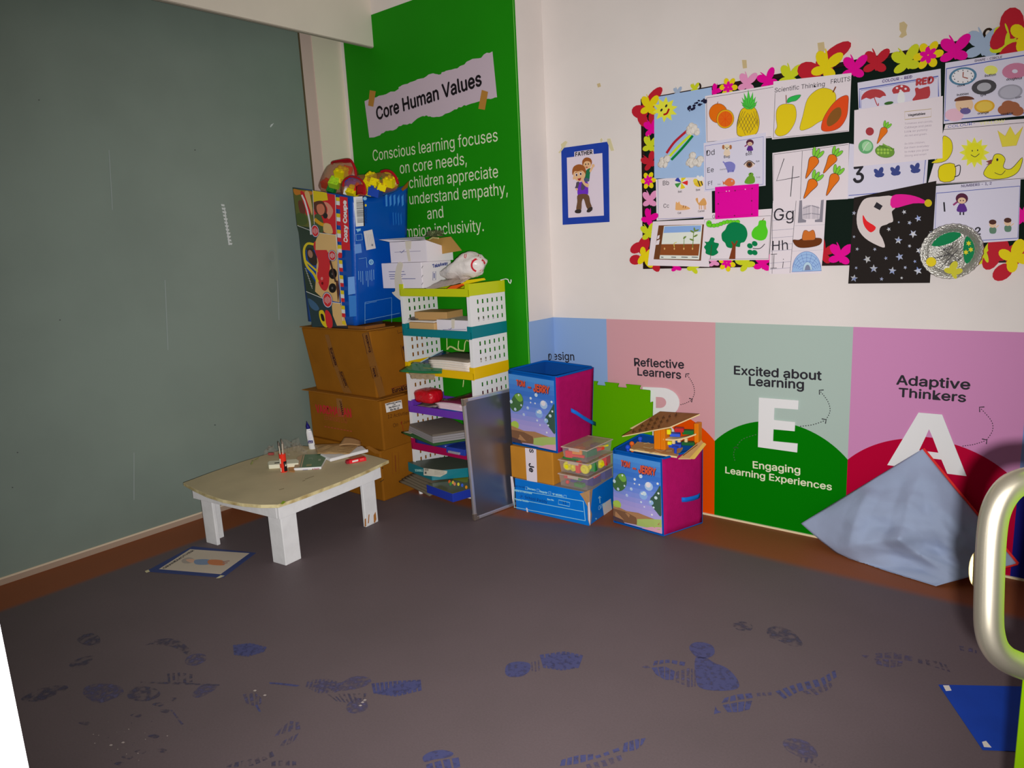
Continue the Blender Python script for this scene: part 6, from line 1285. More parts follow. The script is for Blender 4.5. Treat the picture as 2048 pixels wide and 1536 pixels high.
b = MB(); qq = [ony(*ZO(*q), 2.598) for q in ((1262, 1078), (1310, 1045), (1385, 1028), (1392, 1040), (1340, 1072), (1275, 1082))]; b.prism(qq, (0, 0.03, 0), P((206, 80, 24), 0.4, name='orange_plastic')); o = b.build('toy_piece', bevel=0.002); tag(o, 'orange plastic piece on the front lip of the lime tray', 'toy piece')
b = MB(); qq = [ony(*ZO(*q), 2.62) for q in ((1388, 1020), (1420, 1012), (1430, 1000), (1550, 984), (1562, 1000), (1440, 1028), (1400, 1040), (1388, 1040))]; b.prism(qq, (0, 0.02, 0), P((216, 178, 14), 0.4, name='yellow_plastic')); o = b.build('toy_piece', bevel=0.002); tag(o, 'yellow plastic piece on the corner of the lime tray', 'toy piece')
# teal tier
zt1 = 0.911
b = MB(); b.box((-2.845, 2.612, zt1), (-2.655, 2.80, zt1+0.052), P((176, 142, 96), 0.6, name='pale_kraft_card')); o = b.build('kraft_box', bevel=0.003); tag(o, 'pale kraft box at the bottom left of the teal tray', 'box')
b = MB(); b.box((-2.86, 2.615, zt1+0.0535), (-2.66, 2.80, zt1+0.061), P((196, 190, 186), 0.5, name='white_booklet')); o = b.build('booklet', bevel=0.002); tag(o, 'white booklet sandwiched between two kraft boxes on the teal tray', 'booklet')
b = MB(); b.obox((-2.735, 2.73, zt1+0.083), 0.21, 0.15, 0.042, P((160, 126, 80), 0.6, name='tan_kraft_card'), 0.15); o = b.build('kraft_box', bevel=0.003); tag(o, 'tan kraft box on top of the pile on the teal tray', 'box')
b = MB(); b.box((-2.655+0.004, 2.625, zt1), (-2.41, 2.80, zt1+0.07), WC); o = b.build('white_carton', bevel=0.003); tag(o, 'low white carton with a printed tick on the teal tray', 'box', 'white cartons on the rack')
F = Flat((0, 2.6244, 0), n3, zo1); F.line([(1250, 1380), (1430, 1378)], 3, BP); F.line([(1296, 1372), (1305, 1380), (1318, 1366)], 4, BP); F.poly([(1315, 1300), (1342, 1300), (1340, 1370), (1318, 1372)], CT); F.build('carton_print', o)
q = V((-2.835, 2.64, zt1+0.0615)); o = crumple(q.x, q.y, 0.028, 0.022, 0.012, 21, P((96, 94, 92), 0.3, 0.4, name='silver_wrapper'), 0.4, z0=q.z).build('foil_wrapper', smooth=30); tag(o, 'crumpled silver wrapper at the left of the teal tray', 'wrapper')
# yellow tier
Z4 = lambda x, y: (790+x/8.083, 640+y/8.083); z4z = (790, 640, 8.083); zt2 = 0.7065
b = MB(); YLW = zt2
o, _ = slab('card_sheet', [(560, 830), (870, 800), (1270, 818), (1275, 850), (870, 850)], zt2+0.006, 0.0055, P((176, 146, 104), 0.6, name='tan_board'), Z4, 'tan card board lying flat on the yellow tray', 'card')
NVF = P((16, 34, 96), 0.3, coat=0.3, name='navy_folder')
pa, pb = ony(*Z4(235, 782), 2.59), ony(*Z4(575, 790), 2.60)
A_, B_, C_, D_ = V((-2.868, 2.59, zt2+0.035)), V((-2.60, 2.61, zt2+0.03)), V((-2.53, 2.84, zt2+0.066)), V((-2.80, 2.84, zt2+0.062))
A_ = ony(*Z4(240, 785), 2.592); D_ = ony(*Z4(770, 500), 2.86); B_ = ony(*Z4(640, 780), 2.62); C_ = ony(*Z4(1180, 545), 2.86)
b = MB(); b.grid(lambda u, v: bil(A_, B_, C_, D_, u, v)+V((0, 0, -0.006*math.sin(PI*u))), 8, 8, NVF); o = b.build('folder', smooth=60, solid=0.004); tag(o, 'navy folder with a pale edge propped at a slant on the yellow tray', 'folder')
b = MB(); b.tube([A_+V((0, 0, 0.003)), D_+V((0, 0, 0.003))], 0.003, P((170, 196, 204), 0.3, name='pale_blue_spine'), 8); b.build('spine', o, label='pale blue spine')
BKL = P((200, 190, 180), 0.6, name='off_white_booklet', bump=0.1)
def leafstack(x0, x1, y0, y1, z0, n, t, m, lab, cat, nm, grp, wav=0.004, skew=0.006, seed=1, tops=None):
    random.seed(seed)
    for k in range(n):
        dx = random.uniform(-skew, skew)-0.004*k; ph = random.uniform(0, 6)
        b = MB(); zz = z0+t*0.5+k*(t+0.0008)
        b.grid(lambda u, v: V((x0+dx+(x1-x0)*u, y0+(y1-y0)*v, zz+wav*(0.6+0.4*math.sin(u*5+ph*0.15))*u*(1-v*0.4)+0.004*math.sin(u*PI)*(k/n))), 10, 4, (tops if tops and k == n-1 else m))
        o = b.build(nm, smooth=60, solid=t*0.92); tag(o, lab(k, n), cat, grp)
ORD = ['lowest', 'second lowest', 'third lowest', 'fourth lowest', 'fifth lowest', 'sixth lowest']
def lab_of(what, where): return lambda k, n: '%s %s, %s of the pile' % (what, where, 'topmost' if k == n-1 else ORD[k])
leafstack(-2.695, -2.418, 2.608, 2.82, zt2+0.007, 6, 0.0105, BKL, lab_of('off white fabric booklet', 'on the yellow tray'), 'booklet', 'booklet', 'off white booklets on the yellow tray', 0.004, 0.006, 3, P((108, 98, 84), 0.6, name='grey_booklet_cover'))
GRF = P((34, 104, 62), 0.25, coat=0.4, name='green_plastic_folder')
A_, B_, C_, D_ = V((-2.95, 2.555, zt2+0.036)), ony(*Z4(755, 870), 2.565), V((-2.66, 2.66, zt2+0.034)), V((-2.87, 2.64, zt2+0.034))
A_ = ony(*Z4(70, 830), 2.54)
b = MB(); b.grid(lambda u, v: bil(A_, B_, C_, D_, u, v)+V((0, 0, -0.004*math.sin(PI*u)*(1-v)+0.004*u*(1-v))), 12, 5, GRF); o = b.build('folder', smooth=60, solid=0.006); tag(o, 'green plastic folder hanging out over the front of the yellow tray', 'folder')
A_, B_ = ony(*Z4(225, 850), 2.556), ony(*Z4(650, 880), 2.575)
b = MB(); b.grid(lambda u, v: bil(A_, B_, B_+V((0, -0.006, -0.028)), A_+V((0.02, -0.006, -0.03)), u, v)+V((0, 0.006*noise.noise(V((u*7, v*3, 2))), 0.006*noise.noise(V((u*9, 0, 4)))*v)), 16, 6, P((160, 140, 110), 0.15, alpha=0.6, spec=0.8, name='beige_clear_film')); o = b.build('plastic_sleeve', smooth=40, solid=0.0015); tag(o, 'crinkled clear plastic sleeve drooping below the green folder', 'sleeve')
# purple tier
zt3 = 0.4915
RS = P((172, 8, 26), 0.3, spec=0.7, name='red_satin', bump=0.8, bump_s=35)
b = MB()
pc = V((-2.785, 2.66, zt3+0.068))
def pouch(u, v):
    a = 2*PI*u; t = PI*(v-0.5); d = V((math.cos(a)*math.cos(t), math.sin(a)*math.cos(t), math.sin(t)))
    s = lambda x, p_: math.copysign(abs(x)**p_, x)
    k = 1+0.07*noise.noise(d*3+V((3, 3, 3)))
    return pc+V((s(d.x, 0.5)*0.075*k, s(d.y, 0.5)*0.055*k, s(d.z, 0.55)*0.037*k))
b.grid(pouch, 28, 16, RS); o = b.build('pouch', smooth=60); tag(o, 'shiny red satin pouch at the left of the purple tray', 'pouch')
GP = P((112, 104, 98), 0.25, spec=0.6, name='grey_wrapped_stack', bump=0.4)
b = MB(); b.grid(lambda u, v: V((-2.855+0.17*u, 2.606+0.17*v, zt3+0.026-0.02*(1-u)*(1-v)+0.003*math.sin(u*9))), 8, 6, GP); o = b.build('plastic_packet', smooth=50, solid=0.008); tag(o, 'grey plastic packet under the red pouch on the purple tray', 'packet')
leafstack(-2.665, -2.475, 2.605, 2.80, zt3+0.022, 4, 0.006, P((206, 176, 186), 0.55, name='pinkish_booklet'), lab_of('thin pinkish white booklet', 'on the purple tray'), 'booklet', 'booklet', 'thin booklets on the purple tray', 0.003, 0.006, 5)
b = MB(); b.grid(lambda u, v: V((-2.665+0.15*u, 2.598+0.2*v, zt3+0.011+0.004*math.sin(u*3))), 6, 4, P((26, 62, 132), 0.3, coat=0.3, name='blue_folder')); o = b.build('folder', smooth=60, solid=0.014); tag(o, 'blue folder at the bottom of the booklets on the purple tray', 'folder')
MP = P((92, 26, 54), 0.25, spec=0.6, name='maroon_wrapped_fabric', bump=0.5)
A_, B_, C_, D_ = V((-2.67, 2.63, zt3+0.05)), V((-2.40, 2.64, zt3+0.05)), V((-2.40, 2.83, zt3+0.12)), V((-2.62, 2.83, zt3+0.055))
b = MB(); b.grid(lambda u, v: bil(A_, B_, C_, D_, u, v)+V((0, 0, 0.02*math.sin(PI*u)*v)), 12, 8, MP); o = b.build('fabric_packet', smooth=60, solid=0.012); tag(o, 'maroon fabric packet in clear film at the right of the purple tray', 'packet')
# magenta tier
zt4 = 0.2815
Z5 = lambda x, y: (800+x/6.981, 780+y/6.981)
def z5s(name, pts, z, t, m, lab, cat, grp=None, side=None): return slab(name, pts, z, t, m, Z5, lab, cat, grp, side=side)[0]
b = MB(); b.grid(lambda u, v: V((-2.855+0.235*u, 2.598+0.22*v, zt4+0.022+0.006*math.sin(PI*u))), 8, 5, P((24, 44, 116), 0.4, coat=0.2, name='royal_blue_folder')); o = b.build('folder', smooth=60, solid=0.040); tag(o, 'thick blue folder on the magenta tray', 'folder')
b = MB(); b.box((-2.605, 2.585, zt4+0.002), (-2.47, 2.68, zt4+0.036), P((36, 56, 140), 0.35, name='blue_case')); o = b.build('pencil_case', bevel=0.004); tag(o, 'blue pencil case right of the thick blue folder on the magenta tray', 'case')
b = MB(); b.box((-2.58, 2.572, zt4+0.008), (-2.5, 2.5845, zt4+0.02), P((170, 170, 180), 0.15, 0.5, name='clear_clip')); o = b.build('clip_box', bevel=0.002); tag(o, 'small shiny clear box on the front of the magenta tray', 'box')
GF2 = P((38, 74, 40), 0.35, coat=0.2, name='dark_green_folder')
A_, B_, C_, D_ = V((-2.92, 2.56, zt4+0.078)), V((-2.63, 2.525, zt4+0.052)), V((-2.48, 2.66, zt4+0.074)), V((-2.80, 2.76, zt4+0.078))
b = MB(); b.grid(lambda u, v: bil(A_, B_, C_, D_, u, v), 8, 6, GF2); o = b.build('folder', smooth=60, solid=0.008); tag(o, 'dark green folder sticking out under the grey booklets on the magenta tray', 'folder')
b = MB(); c4 = bil(A_, B_, C_, D_, 0.12, 0.12)+V((0, 0, 0.0055)); b.obox(c4, 0.06, 0.035, 0.001, P((170, 166, 150), 0.5, name='pale_label'), -0.12); b.build('label', o, label='pale paper label')
GB = P((126, 122, 124), 0.45, name='grey_booklet'); GB2 = P((96, 88, 80), 0.5, name='grey_brown_booklet_cover')
for k in range(4):
    A_, B_, C_, D_ = V((-2.872+0.006*k, 2.575-0.002*k, zt4+0.090+k*0.012)), V((-2.645, 2.532, zt4+0.066+k*0.012)), V((-2.48, 2.66, zt4+0.088+k*0.012)), V((-2.77, 2.78, zt4+0.094+k*0.012))
    b = MB(); b.grid(lambda u, v: bil(A_, B_, C_, D_, u, v), 6, 6, GB2 if k == 3 else GB); o = b.build('booklet', solid=0.0105); tag(o, lab_of('grey covered booklet', 'jutting out over the magenta tray')(k, 4), 'booklet', 'grey booklets on the magenta tray')
# bottom tier
zt5 = 0.0725
GN = P((92, 84, 70), 0.6, name='grey_brown_paper')
for k in range(5):
    b = MB(); dx = 0.014*k; b.grid(lambda u, v: V((-2.93+dx+0.27*u, 2.525+0.01*k+0.07*u*0-0.03*u+0.24*v, zt5+0.012+k*0.010-0.02*u*(1-v)+0.003*math.sin(u*4+k))), 8, 5, GN); o = b.build('paper_folder', smooth=60, solid=0.008); tag(o, lab_of('grey brown paper folder', 'on the bottom tray')(k, 5), 'folder', 'paper folders on the bottom tray')
TB = P((10, 100, 112), 0.4, coat=0.2, name='teal_game_box'); TBT = P((74, 84, 72), 0.4, coat=0.2, name='game_box_lid')
root = empty('game_box', (-2.7, 2.66, zt5+0.06), 'teal board game box with a white barcode label on the bottom tray', 'game box')
p4_ = [V((-2.90, 2.575, 0)), V((-2.665, 2.525, 0)), V((-2.47, 2.74, 0)), V((-2.74, 2.82, 0))]
b = MB(); b.prism([p+V((0, 0, zt5+0.064)) for p in p4_], (0, 0, 0.052), TBT, TB); b.build('box', root, bevel=0.002)
nf = (p4_[1]-p4_[0]); nf = V((nf.y, -nf.x, 0)).normalized()
F = Flat(p4_[0]+nf*0.0006+V((0, 0, 0.1)), nf, (800, 780, 6.981)); F.poly([(330, 1090), (660, 1130), (655, 1165), (560, 1215), (330, 1190)], P((196, 192, 176), 0.5)); F.text('SCRABBLE', (212, 1136), (322, 1140), P((150, 196, 190), 0.5), 0.03)
for k in range(8): F.line([(345+k*7, 1098), (345+k*7, 1128)], 3, BK)
for k in range(4): F.line([(480, 1122+k*18), (620, 1138+k*16)], 3, P((120, 120, 110), 0.5))
F.poly([(345, 1140), (370, 1142), (370, 1172), (345, 1170)], P((90, 90, 90), 0.5)); F.build('box_label', root)
root = empty('puzzle_box', (-2.5, 2.56, zt5+0.03), 'blue puzzle box with a picture lid, right of the teal game box', 'puzzle box')
p4_ = [V((-2.66, 2.478, 0)), V((-2.44, 2.445, 0)), V((-2.395, 2.62, 0)), V((-2.60, 2.68, 0))]
b = MB(); b.prism([p+V((0, 0, zt5+0.012)) for p in p4_], (0, 0, 0.046), P((86, 88, 62), 0.4, coat=0.3, name='puzzle_lid'), P((30, 48, 140), 0.4, coat=0.2, name='puzzle_side')); b.build('box', root, bevel=0.002)
F = Flat((0, 0, zt5+0.0588), (0, 0, 1), (800, 780, 6.981)); F.poly(sm([(740, 1240), (880, 1130), (940, 1150), (940, 1290), (800, 1262)]), P((120, 130, 40), 0.4)); F.build('lid_print', root)
nf = (p4_[1]-p4_[0]); nf = V((nf.y, -nf.x, 0)).normalized(); F = Flat(p4_[0]+nf*0.0006+V((0, 0, 0.1)), nf, (800, 780, 6.981))
for x, y, c_ in ((690, 1280, (196, 90, 40)), (705, 1310, (60, 140, 60)), (740, 1290, (210, 170, 60)), (762, 1312, (206, 120, 90)), (815, 1316, (210, 190, 60)), (868, 1330, (60, 90, 190)), (925, 1356, (220, 130, 30))): F.poly(ell(x, y, 17, 24), P(c_, 0.4))
F.build('side_print', root)
# curled white paper lying below the rack, cables behind it
q = hz(845, 982, 0); b = MB(); b.grid(lambda u, v: q+V((0.02*(v-0.5)*2, 0.02*math.cos(4*u), 0.0185+0.017*math.sin(4.2*u-0.6))), 12, 3, P((206, 198, 196), 0.5, name='curled_paper')); o = b.build('paper_curl', smooth=60, solid=0.001); tag(o, 'curled scrap of white paper on the floor under the rack', 'scrap')
CBL = P((190, 196, 130), 0.5, name='cream_cable')
b = MB()
b.tube([ony(*Z4(x, y), 2.905) for x, y in sm([(830, -140), (832, 40), (838, 330), (840, 480)], False, 5)], 0.003, CBL, 6)
b.tube([ony(*Z4(x, y), 2.905) for x, y in sm([(1030, 335), (1025, 460), (1110, 500), (1130, 380), (1160, 330), (1225, 380), (1235, 480), (1210, 555), (1190, 550)], False, 5)], 0.003, CBL, 6)
b.tube([ony(*Z4(x, y), 2.90) for x, y in sm([(850, 470), (890, 430), (950, 450), (1000, 480), (1110, 500)], False, 5)], 0.005, CBL, 6)
b.tube([ony(*Z4(x, y), 2.905) for x, y in sm([(1110, 970), (1105, 1030), (1098, 1080)], False, 5)], 0.003, CBL, 6)
o = b.build('cable', smooth=60); tag(o, 'loops of cream cable hanging behind the rack on the green banner', 'cable')

# ------------------------------------------------------------------ leaning whiteboard
w0, w1 = V((-2.33, 2.473, 0.004)), V((-2.289, 2.741, 0.004)); w2 = V((-2.366, 2.460, 0.617))
dy = (w1-w0).normalized(); dz_ = (w2-w0); dz_ = (dz_-dy*dz_.dot(dy)); hh = dz_.length; dz_.normalize(); wn = dy.cross(dz_).normalized(); WL = 0.43
if wn.x < 0: wn = -wn
wb = empty('whiteboard', w0+dy*WL/2, 'small grey board in an aluminium frame leaning on the rack side', 'board')
STEEL = P((118, 114, 116), 0.3, 0.85, name='grey_metal_sheet'); ALU = P((190, 186, 188), 0.3, 0.8, name='aluminium'); 
def at(u, v, o=0): return w0+dy*u+dz_*v+wn*o
def wbox(u0, u1, v0, v1, o0, o1, m):
    b = MB(); b.hexa([at(u0, v0, o0), at(u1, v0, o0), at(u1, v0, o1), at(u0, v0, o1), at(u0, v1, o0), at(u1, v1, o0), at(u1, v1, o1), at(u0, v1, o1)], m); return b
wbox(0.01, WL-0.01, 0.01, hh-0.01, -0.004, 0.004, STEEL).build('sheet', wb)
for q in ((0, 0.016, 0.016, hh-0.016), (WL-0.016, WL, 0.016, hh-0.016), (0.016, WL-0.016, 0, 0.016), (0.016, WL-0.016, hh-0.016, hh)): wbox(*q, -0.008, 0.008, ALU).build('frame_bar', wb, bevel=0.003)
CHR = P((176, 164, 150), 0.2, 0.9, name='chrome_corner')
for u, v in ((0, 0), (0, hh), (WL, 0), (WL, hh)):
    s_, t_ = (1 if u == 0 else -1), (1 if v == 0 else -1)
    b = MB(); o_ = 0.0095
    b.prism([at(u-s_*0.002, v-t_*0.002, o_), at(u+s_*0.03, v-t_*0.002, o_), at(u+s_*0.03, v+t_*0.018, o_), at(u+s_*0.018, v+t_*0.018, o_), at(u+s_*0.018, v+t_*0.034, o_), at(u-s_*0.002, v+t_*0.034, o_)], wn*-0.019, CHR); b.build('corner_cap', wb, bevel=0.003)
# ------------------------------------------------------------------ blue carton by the bins
Z3 = (1000, 690, 3.84)
BC = P((6, 104, 190), 0.4, coat=0.2, name='blue_carton_card', noise_s=12, noise_a=0.08); LBP = P((140, 190, 226), 0.45, name='pale_blue_print'); BCT = P((128, 120, 116), 0.7, name='dusty_carton_top'); TORN = P((158, 122, 84), 0.8, name='torn_card', bump=0.3)
bxA, bxB, bxC = V((-2.251, 2.712, 0)), V((-1.812, 2.722, 0)), V((-1.838, 3.02, 0))
root = empty('blue_carton', (-2.03, 2.86, 0), 'wide bright blue carton with a torn corner on the floor under the plastic boxes', 'box')
ZBX = 0.168
b = MB(); b.prism([bxA, bxB, bxC, V((-2.262, 3.02, 0))], (0, 0, ZBX), BC)
k = b.mi(BCT); b.m[1] = k
b.build('carton', root, bevel=0.002)
F = Flat(bxA+V((0, -0.0008, 0)), (bxB-bxA).cross(V((0, 0, 1))), Z3)
for L in ([(110, 1110), (640, 1200)], [(110, 1180), (640, 1280)], [(110, 1245), (655, 1350)], [(110, 1090), (110, 1250)], [(640, 1200), (655, 1350)]): F.line(L, 4, LBP)
F.text('Nursery', (215, 1108), (275, 1120), LBP, 0.03); F.line([(196, 1088), (212, 1090), (212, 1112), (196, 1110)], 3, LBP, True); F.line([(284, 1105), (300, 1108), (300, 1130), (284, 1128)], 3, LBP, True); F.text('Regular', (306, 1130), (366, 1142), LBP, 0.03); F.line([(374, 1125), (390, 1128), (390, 1148), (374, 1145)], 3, LBP, True); F.text("'D' MODEL", (402, 1150), (485, 1166), LBP, 0.04); F.line([(490, 1152), (508, 1155), (508, 1176), (490, 1174)], 3, LBP, True)
F.text('Name of Franchisee', (112, 1122), (246, 1145), LBP, 0.03); F.text('Box No.', (364, 1190), (416, 1198), LBP, 0.03); F.text('Courier Details', (118, 1190), (220, 1208), LBP, 0.03); F.line([(450, 1190), (536, 1210), (534, 1240), (448, 1222)], 4, LBP, True)
HW = P((14, 20, 90), 0.5, name='blue_black_pen'); F.text('Jr. School Paddy', (152, 1170), (362, 1216), HW, 0.0); F.text('LKG Nursery', (112, 1088), (198, 1100), HW, 0.0); F.text('13', (482, 1222), (510, 1226), HW, 0.0)
F.poly([(200, 1250), (210, 1252), (216, 1285), (206, 1283)], PAPER)
F.build('form_print', root)
F = Flat(bxA+V((0, -0.0014, 0)), (bxB-bxA).cross(V((0, 0, 1))), Z3); F.poly([(612, 1142), (655, 1128), (690, 1112), (690, 1215), (686, 1270), (692, 1330), (690, 1392), (676, 1340), (672, 1240), (640, 1180)], TORN); F.poly([(676, 1210), (688, 1205), (694, 1300), (692, 1388), (680, 1340)], PAPER); F.poly([(80, 1008), (98, 1012), (108, 1080), (104, 1230), (94, 1180)], PAPER); F.build('torn_edge', root, label='torn brown corner')
F = Flat(bxB+V((0.0012, 0, 0)), (bxC-bxB).cross(V((0, 0, 1))), Z3); F.poly([(692, 1112), (712, 1100), (702, 1200), (696, 1260), (706, 1300), (696, 1392)], TORN); F.poly([(785, 1225), (850, 1180), (862, 1275), (800, 1322)], P((196, 188, 182), 0.6, name='torn_white_label')); F.line([(765, 1165), (768, 1215)], 6, LBP); F.line([(756, 1178), (765, 1162), (776, 1172)], 5, LBP); F.text('OPEN', (756, 1270), (812, 1236), LBP, 0.0); F.poly(starpts(738, 1334, 8, 4), LBP); F.build('side_print', root)
# small brown carton with white tape
root = empty('brown_carton', (-2.14, 2.83, ZBX), 'small brown carton with a strip of white tape, under the left picture bin', 'box')
BCD = P((166, 112, 36), 0.55, name='tan_carton_card', noise_s=8, noise_a=0.1, k=0.58)
b = MB(); b.box((-2.276, 2.716, ZBX+0.0008), (-2.008, 2.99, 0.337), BCD); b.build('carton', root, bevel=0.005)
F = Flat((0, 2.7154, 0), n3, Z3); F.poly([(192, 790), (278, 800), (286, 1054), (206, 1042)], P((202, 190, 200), 0.5, name='white_paper_tape')); F.build('tape', root); F = Flat((0, 2.7148, 0), n3, Z3); F.text('S', (226, 796), (228, 826), BK, 0.03); F.text('Je', (222, 905), (226, 975), BK, 0.03); F.build('tape_letters', root)

# ------------------------------------------------------------------ printed fabric bins
BINB = P((4, 74, 150), 0.75, spec=0.05, name='blue_bin_binding'); BIND = P((8, 62, 128), 0.8, name='blue_bin_lining'); BINP = P((150, 16, 84), 0.8, spec=0.03, name='magenta_bin_fabric', bump=0.15, bump_s=140, noise_s=30, noise_a=0.08)
def grad(stops, t):
    for i in range(len(stops)-1):
        if t <= stops[i+1][0]:
            a, b = stops[i], stops[i+1]; k = (t-a[0])/(b[0]-a[0]); return tuple(int(a[1][j]+(b[1][j]-a[1][j])*k) for j in range(3))
    return stops[-1][1]
SKY = [(0, (160, 150, 190)), (0.3, (146, 136, 190)), (0.5, (104, 124, 190)), (0.75, (52, 100, 176)), (1, (70, 130, 190))]
class UV:
    """artwork drawn in 0..1 coordinates on one face of a bin (u right, v up)"""
    def __init__(s, q, n, bulge=0.0): s.q = q; s.n = n; s.mb = MB(); s.mb.raw = True; s.k = 0; s.bulge = bulge
    def pt(s, u, v):
        u = min(1, max(0, u)); v = min(1, max(0, v))
        return bil(s.q[0], s.q[1], s.q[2], s.q[3], u, v)+s.n*(s.bulge*math.sin(PI*u)*math.sin(PI*v)+0.0008+s.k*0.0002)
    def poly(s, pts, c):
        m = P(c, 0.6, name='bin_print') if isinstance(c, tuple) else c
        s.k += 1; L = []
        for i in range(len(pts)):
            a, b = pts[i], pts[(i+1) % len(pts)]; n = max(1, int(math.hypot(a[0]-b[0], a[1]-b[1])/0.12))
            for j in range(n): L.append((a[0]+(b[0]-a[0])*j/n, a[1]+(b[1]-a[1])*j/n))
        vs = [s.pt(*p) for p in L]; ar = V((0, 0, 0))
        for i in range(len(vs)): ar += vs[i].cross(vs[(i+1) % len(vs)])
        s.mb.poly(vs if ar.dot(s.n) > 0 else vs[::-1], m)
    def text(s, st, x0, x1, y, c, h=1.0, bold=0.05, slope=0.0):
        vs, fs = glyphs(st, bold); a = min(p[0] for p in vs); w_ = max(p[0] for p in vs)-a; k = (x1-x0)/w_; s.k += 1
        W = (s.q[1]-s.q[0]).length; Hh = (s.q[3]-s.q[0]).length
        m = P(c, 0.6, name='bin_print')
        s.mb.add([s.pt(x0+(p[0]-a)*k, y+p[1]*k*h*W/Hh+slope*(p[0]-a)*k)+s.n*(p[2]*1.4e-5) for p in vs], fs, m); s.k += 2
def bin_art(q, n, bulge, par):
    A = UV(q, n, bulge); N_ = 14
    for i in range(N_):
        for j in range(8): A.k = 0; A.poly([(j/8, i/N_), ((j+1)/8, i/N_), ((j+1)/8, (i+1)/N_), (j/8, (i+1)/N_)], grad(SKY, (i+0.5)/N_))
    A.k = 4 if bulge < 0.006 else 9
    A.poly(sm([(0, 0.52), (0.04, 0.62), (0.14, 0.72), (0.26, 0.74), (0.32, 0.66), (0.3, 0.56), (0.2, 0.48), (0.08, 0.46)]), (60, 96, 56)); A.poly(sm([(0.12, 0.7), (0.26, 0.73), (0.31, 0.65), (0.22, 0.62)]), (104, 150, 60))
    A.poly(sm([(1, 0.26), (0.9, 0.3), (0.82, 0.38), (0.8, 0.46), (0.86, 0.52), (0.93, 0.6), (1, 0.66)]), (52, 78, 64))
    A.poly(sm([(0, 0.28), (0.1, 0.32), (0.18, 0.29), (0.16, 0.22), (0, 0.22)]), (150, 176, 70))
    A.poly([(0, 0.05), (0.5, 0.05), (0.98, 0.12), (0.98, 0.17), (0.55, 0.22), (0.3, 0.2), (0, 0.24)], (150, 110, 76)); A.poly([(0, 0.0), (0.52, 0.03), (0.5, 0.14), (0.3, 0.18), (0, 0.18)], (110, 78, 56)); A.poly([(0.5, 0.02), (1, 0.05), (1, 0.2), (0.7, 0.16), (0.52, 0.12)], (146, 164, 90)); A.poly([(0.6, 0.0), (1, 0.0), (1, 0.09), (0.8, 0.06)], (190, 140, 160)); A.poly([(0, 0), (0.25, 0), (0.2, 0.05), (0, 0.07)], (70, 54, 60))
    for (x, y, r, c) in ((0.62, 0.76, 0.035, (170, 186, 214)), (0.5, 0.7, 0.025, (186, 196, 220)), (0.78, 0.64, 0.08, (146, 170, 206)), (0.77, 0.66, 0.05, (196, 190, 196)), (0.95, 0.7, 0.022, (190, 200, 220)), (0.5, 0.64, 0.015, (196, 204, 224)), (0.6, 0.64, 0.016, (190, 200, 220)), (0.68, 0.5, 0.08, (120, 152, 200)), (0.7, 0.53, 0.04, (170, 190, 214)), (0.05, 0.6, 0.035, (170, 190, 196)), (0.14, 0.5, 0.03, (160, 180, 196)), (0.24, 0.72, 0.02, (190, 206, 200)), (0.83, 0.42, 0.045, (130, 160, 196)), (0.92, 0.5, 0.03, (170, 190, 196)), (0.97, 0.57, 0.02, (190, 206, 206)), (0.64, 0.4, 0.02, (176, 186, 214)), (0.7, 0.34, 0.015, (186, 190, 216)), (0.84, 0.25, 0.018, (196, 196, 220)), (0.88, 0.36, 0.018, (170, 190, 196)), (0.35, 0.45, 0.03, (150, 166, 206)), (0.3, 0.58, 0.02, (170, 186, 206)), (0.45, 0.56, 0.03, (150, 172, 210))):
        A.poly(ell(x, y, r, r*0.78, 0, 12), c); A.poly(ell(x-r*0.3, y+r*0.25, r*0.3, r*0.22, 0, 8), (206, 210, 226))
    A.text('TOM', 0.22, 0.42, 0.855, (40, 24, 60), 1.5, 0.09); A.text('AND', 0.475, 0.555, 0.845, (40, 24, 60), 1.1, 0.09); A.text('JERRY', 0.6, 0.95, 0.815, (40, 24, 60), 1.5, 0.09)
    A.text('TOM', 0.215, 0.415, 0.86, (186, 74, 44), 1.5, 0.04); A.text('AND', 0.47, 0.55, 0.85, (186, 74, 44), 1.1, 0.04); A.text('JERRY', 0.595, 0.945, 0.82, (186, 74, 44), 1.5, 0.04)
    A.mb.build('picture_print', par)
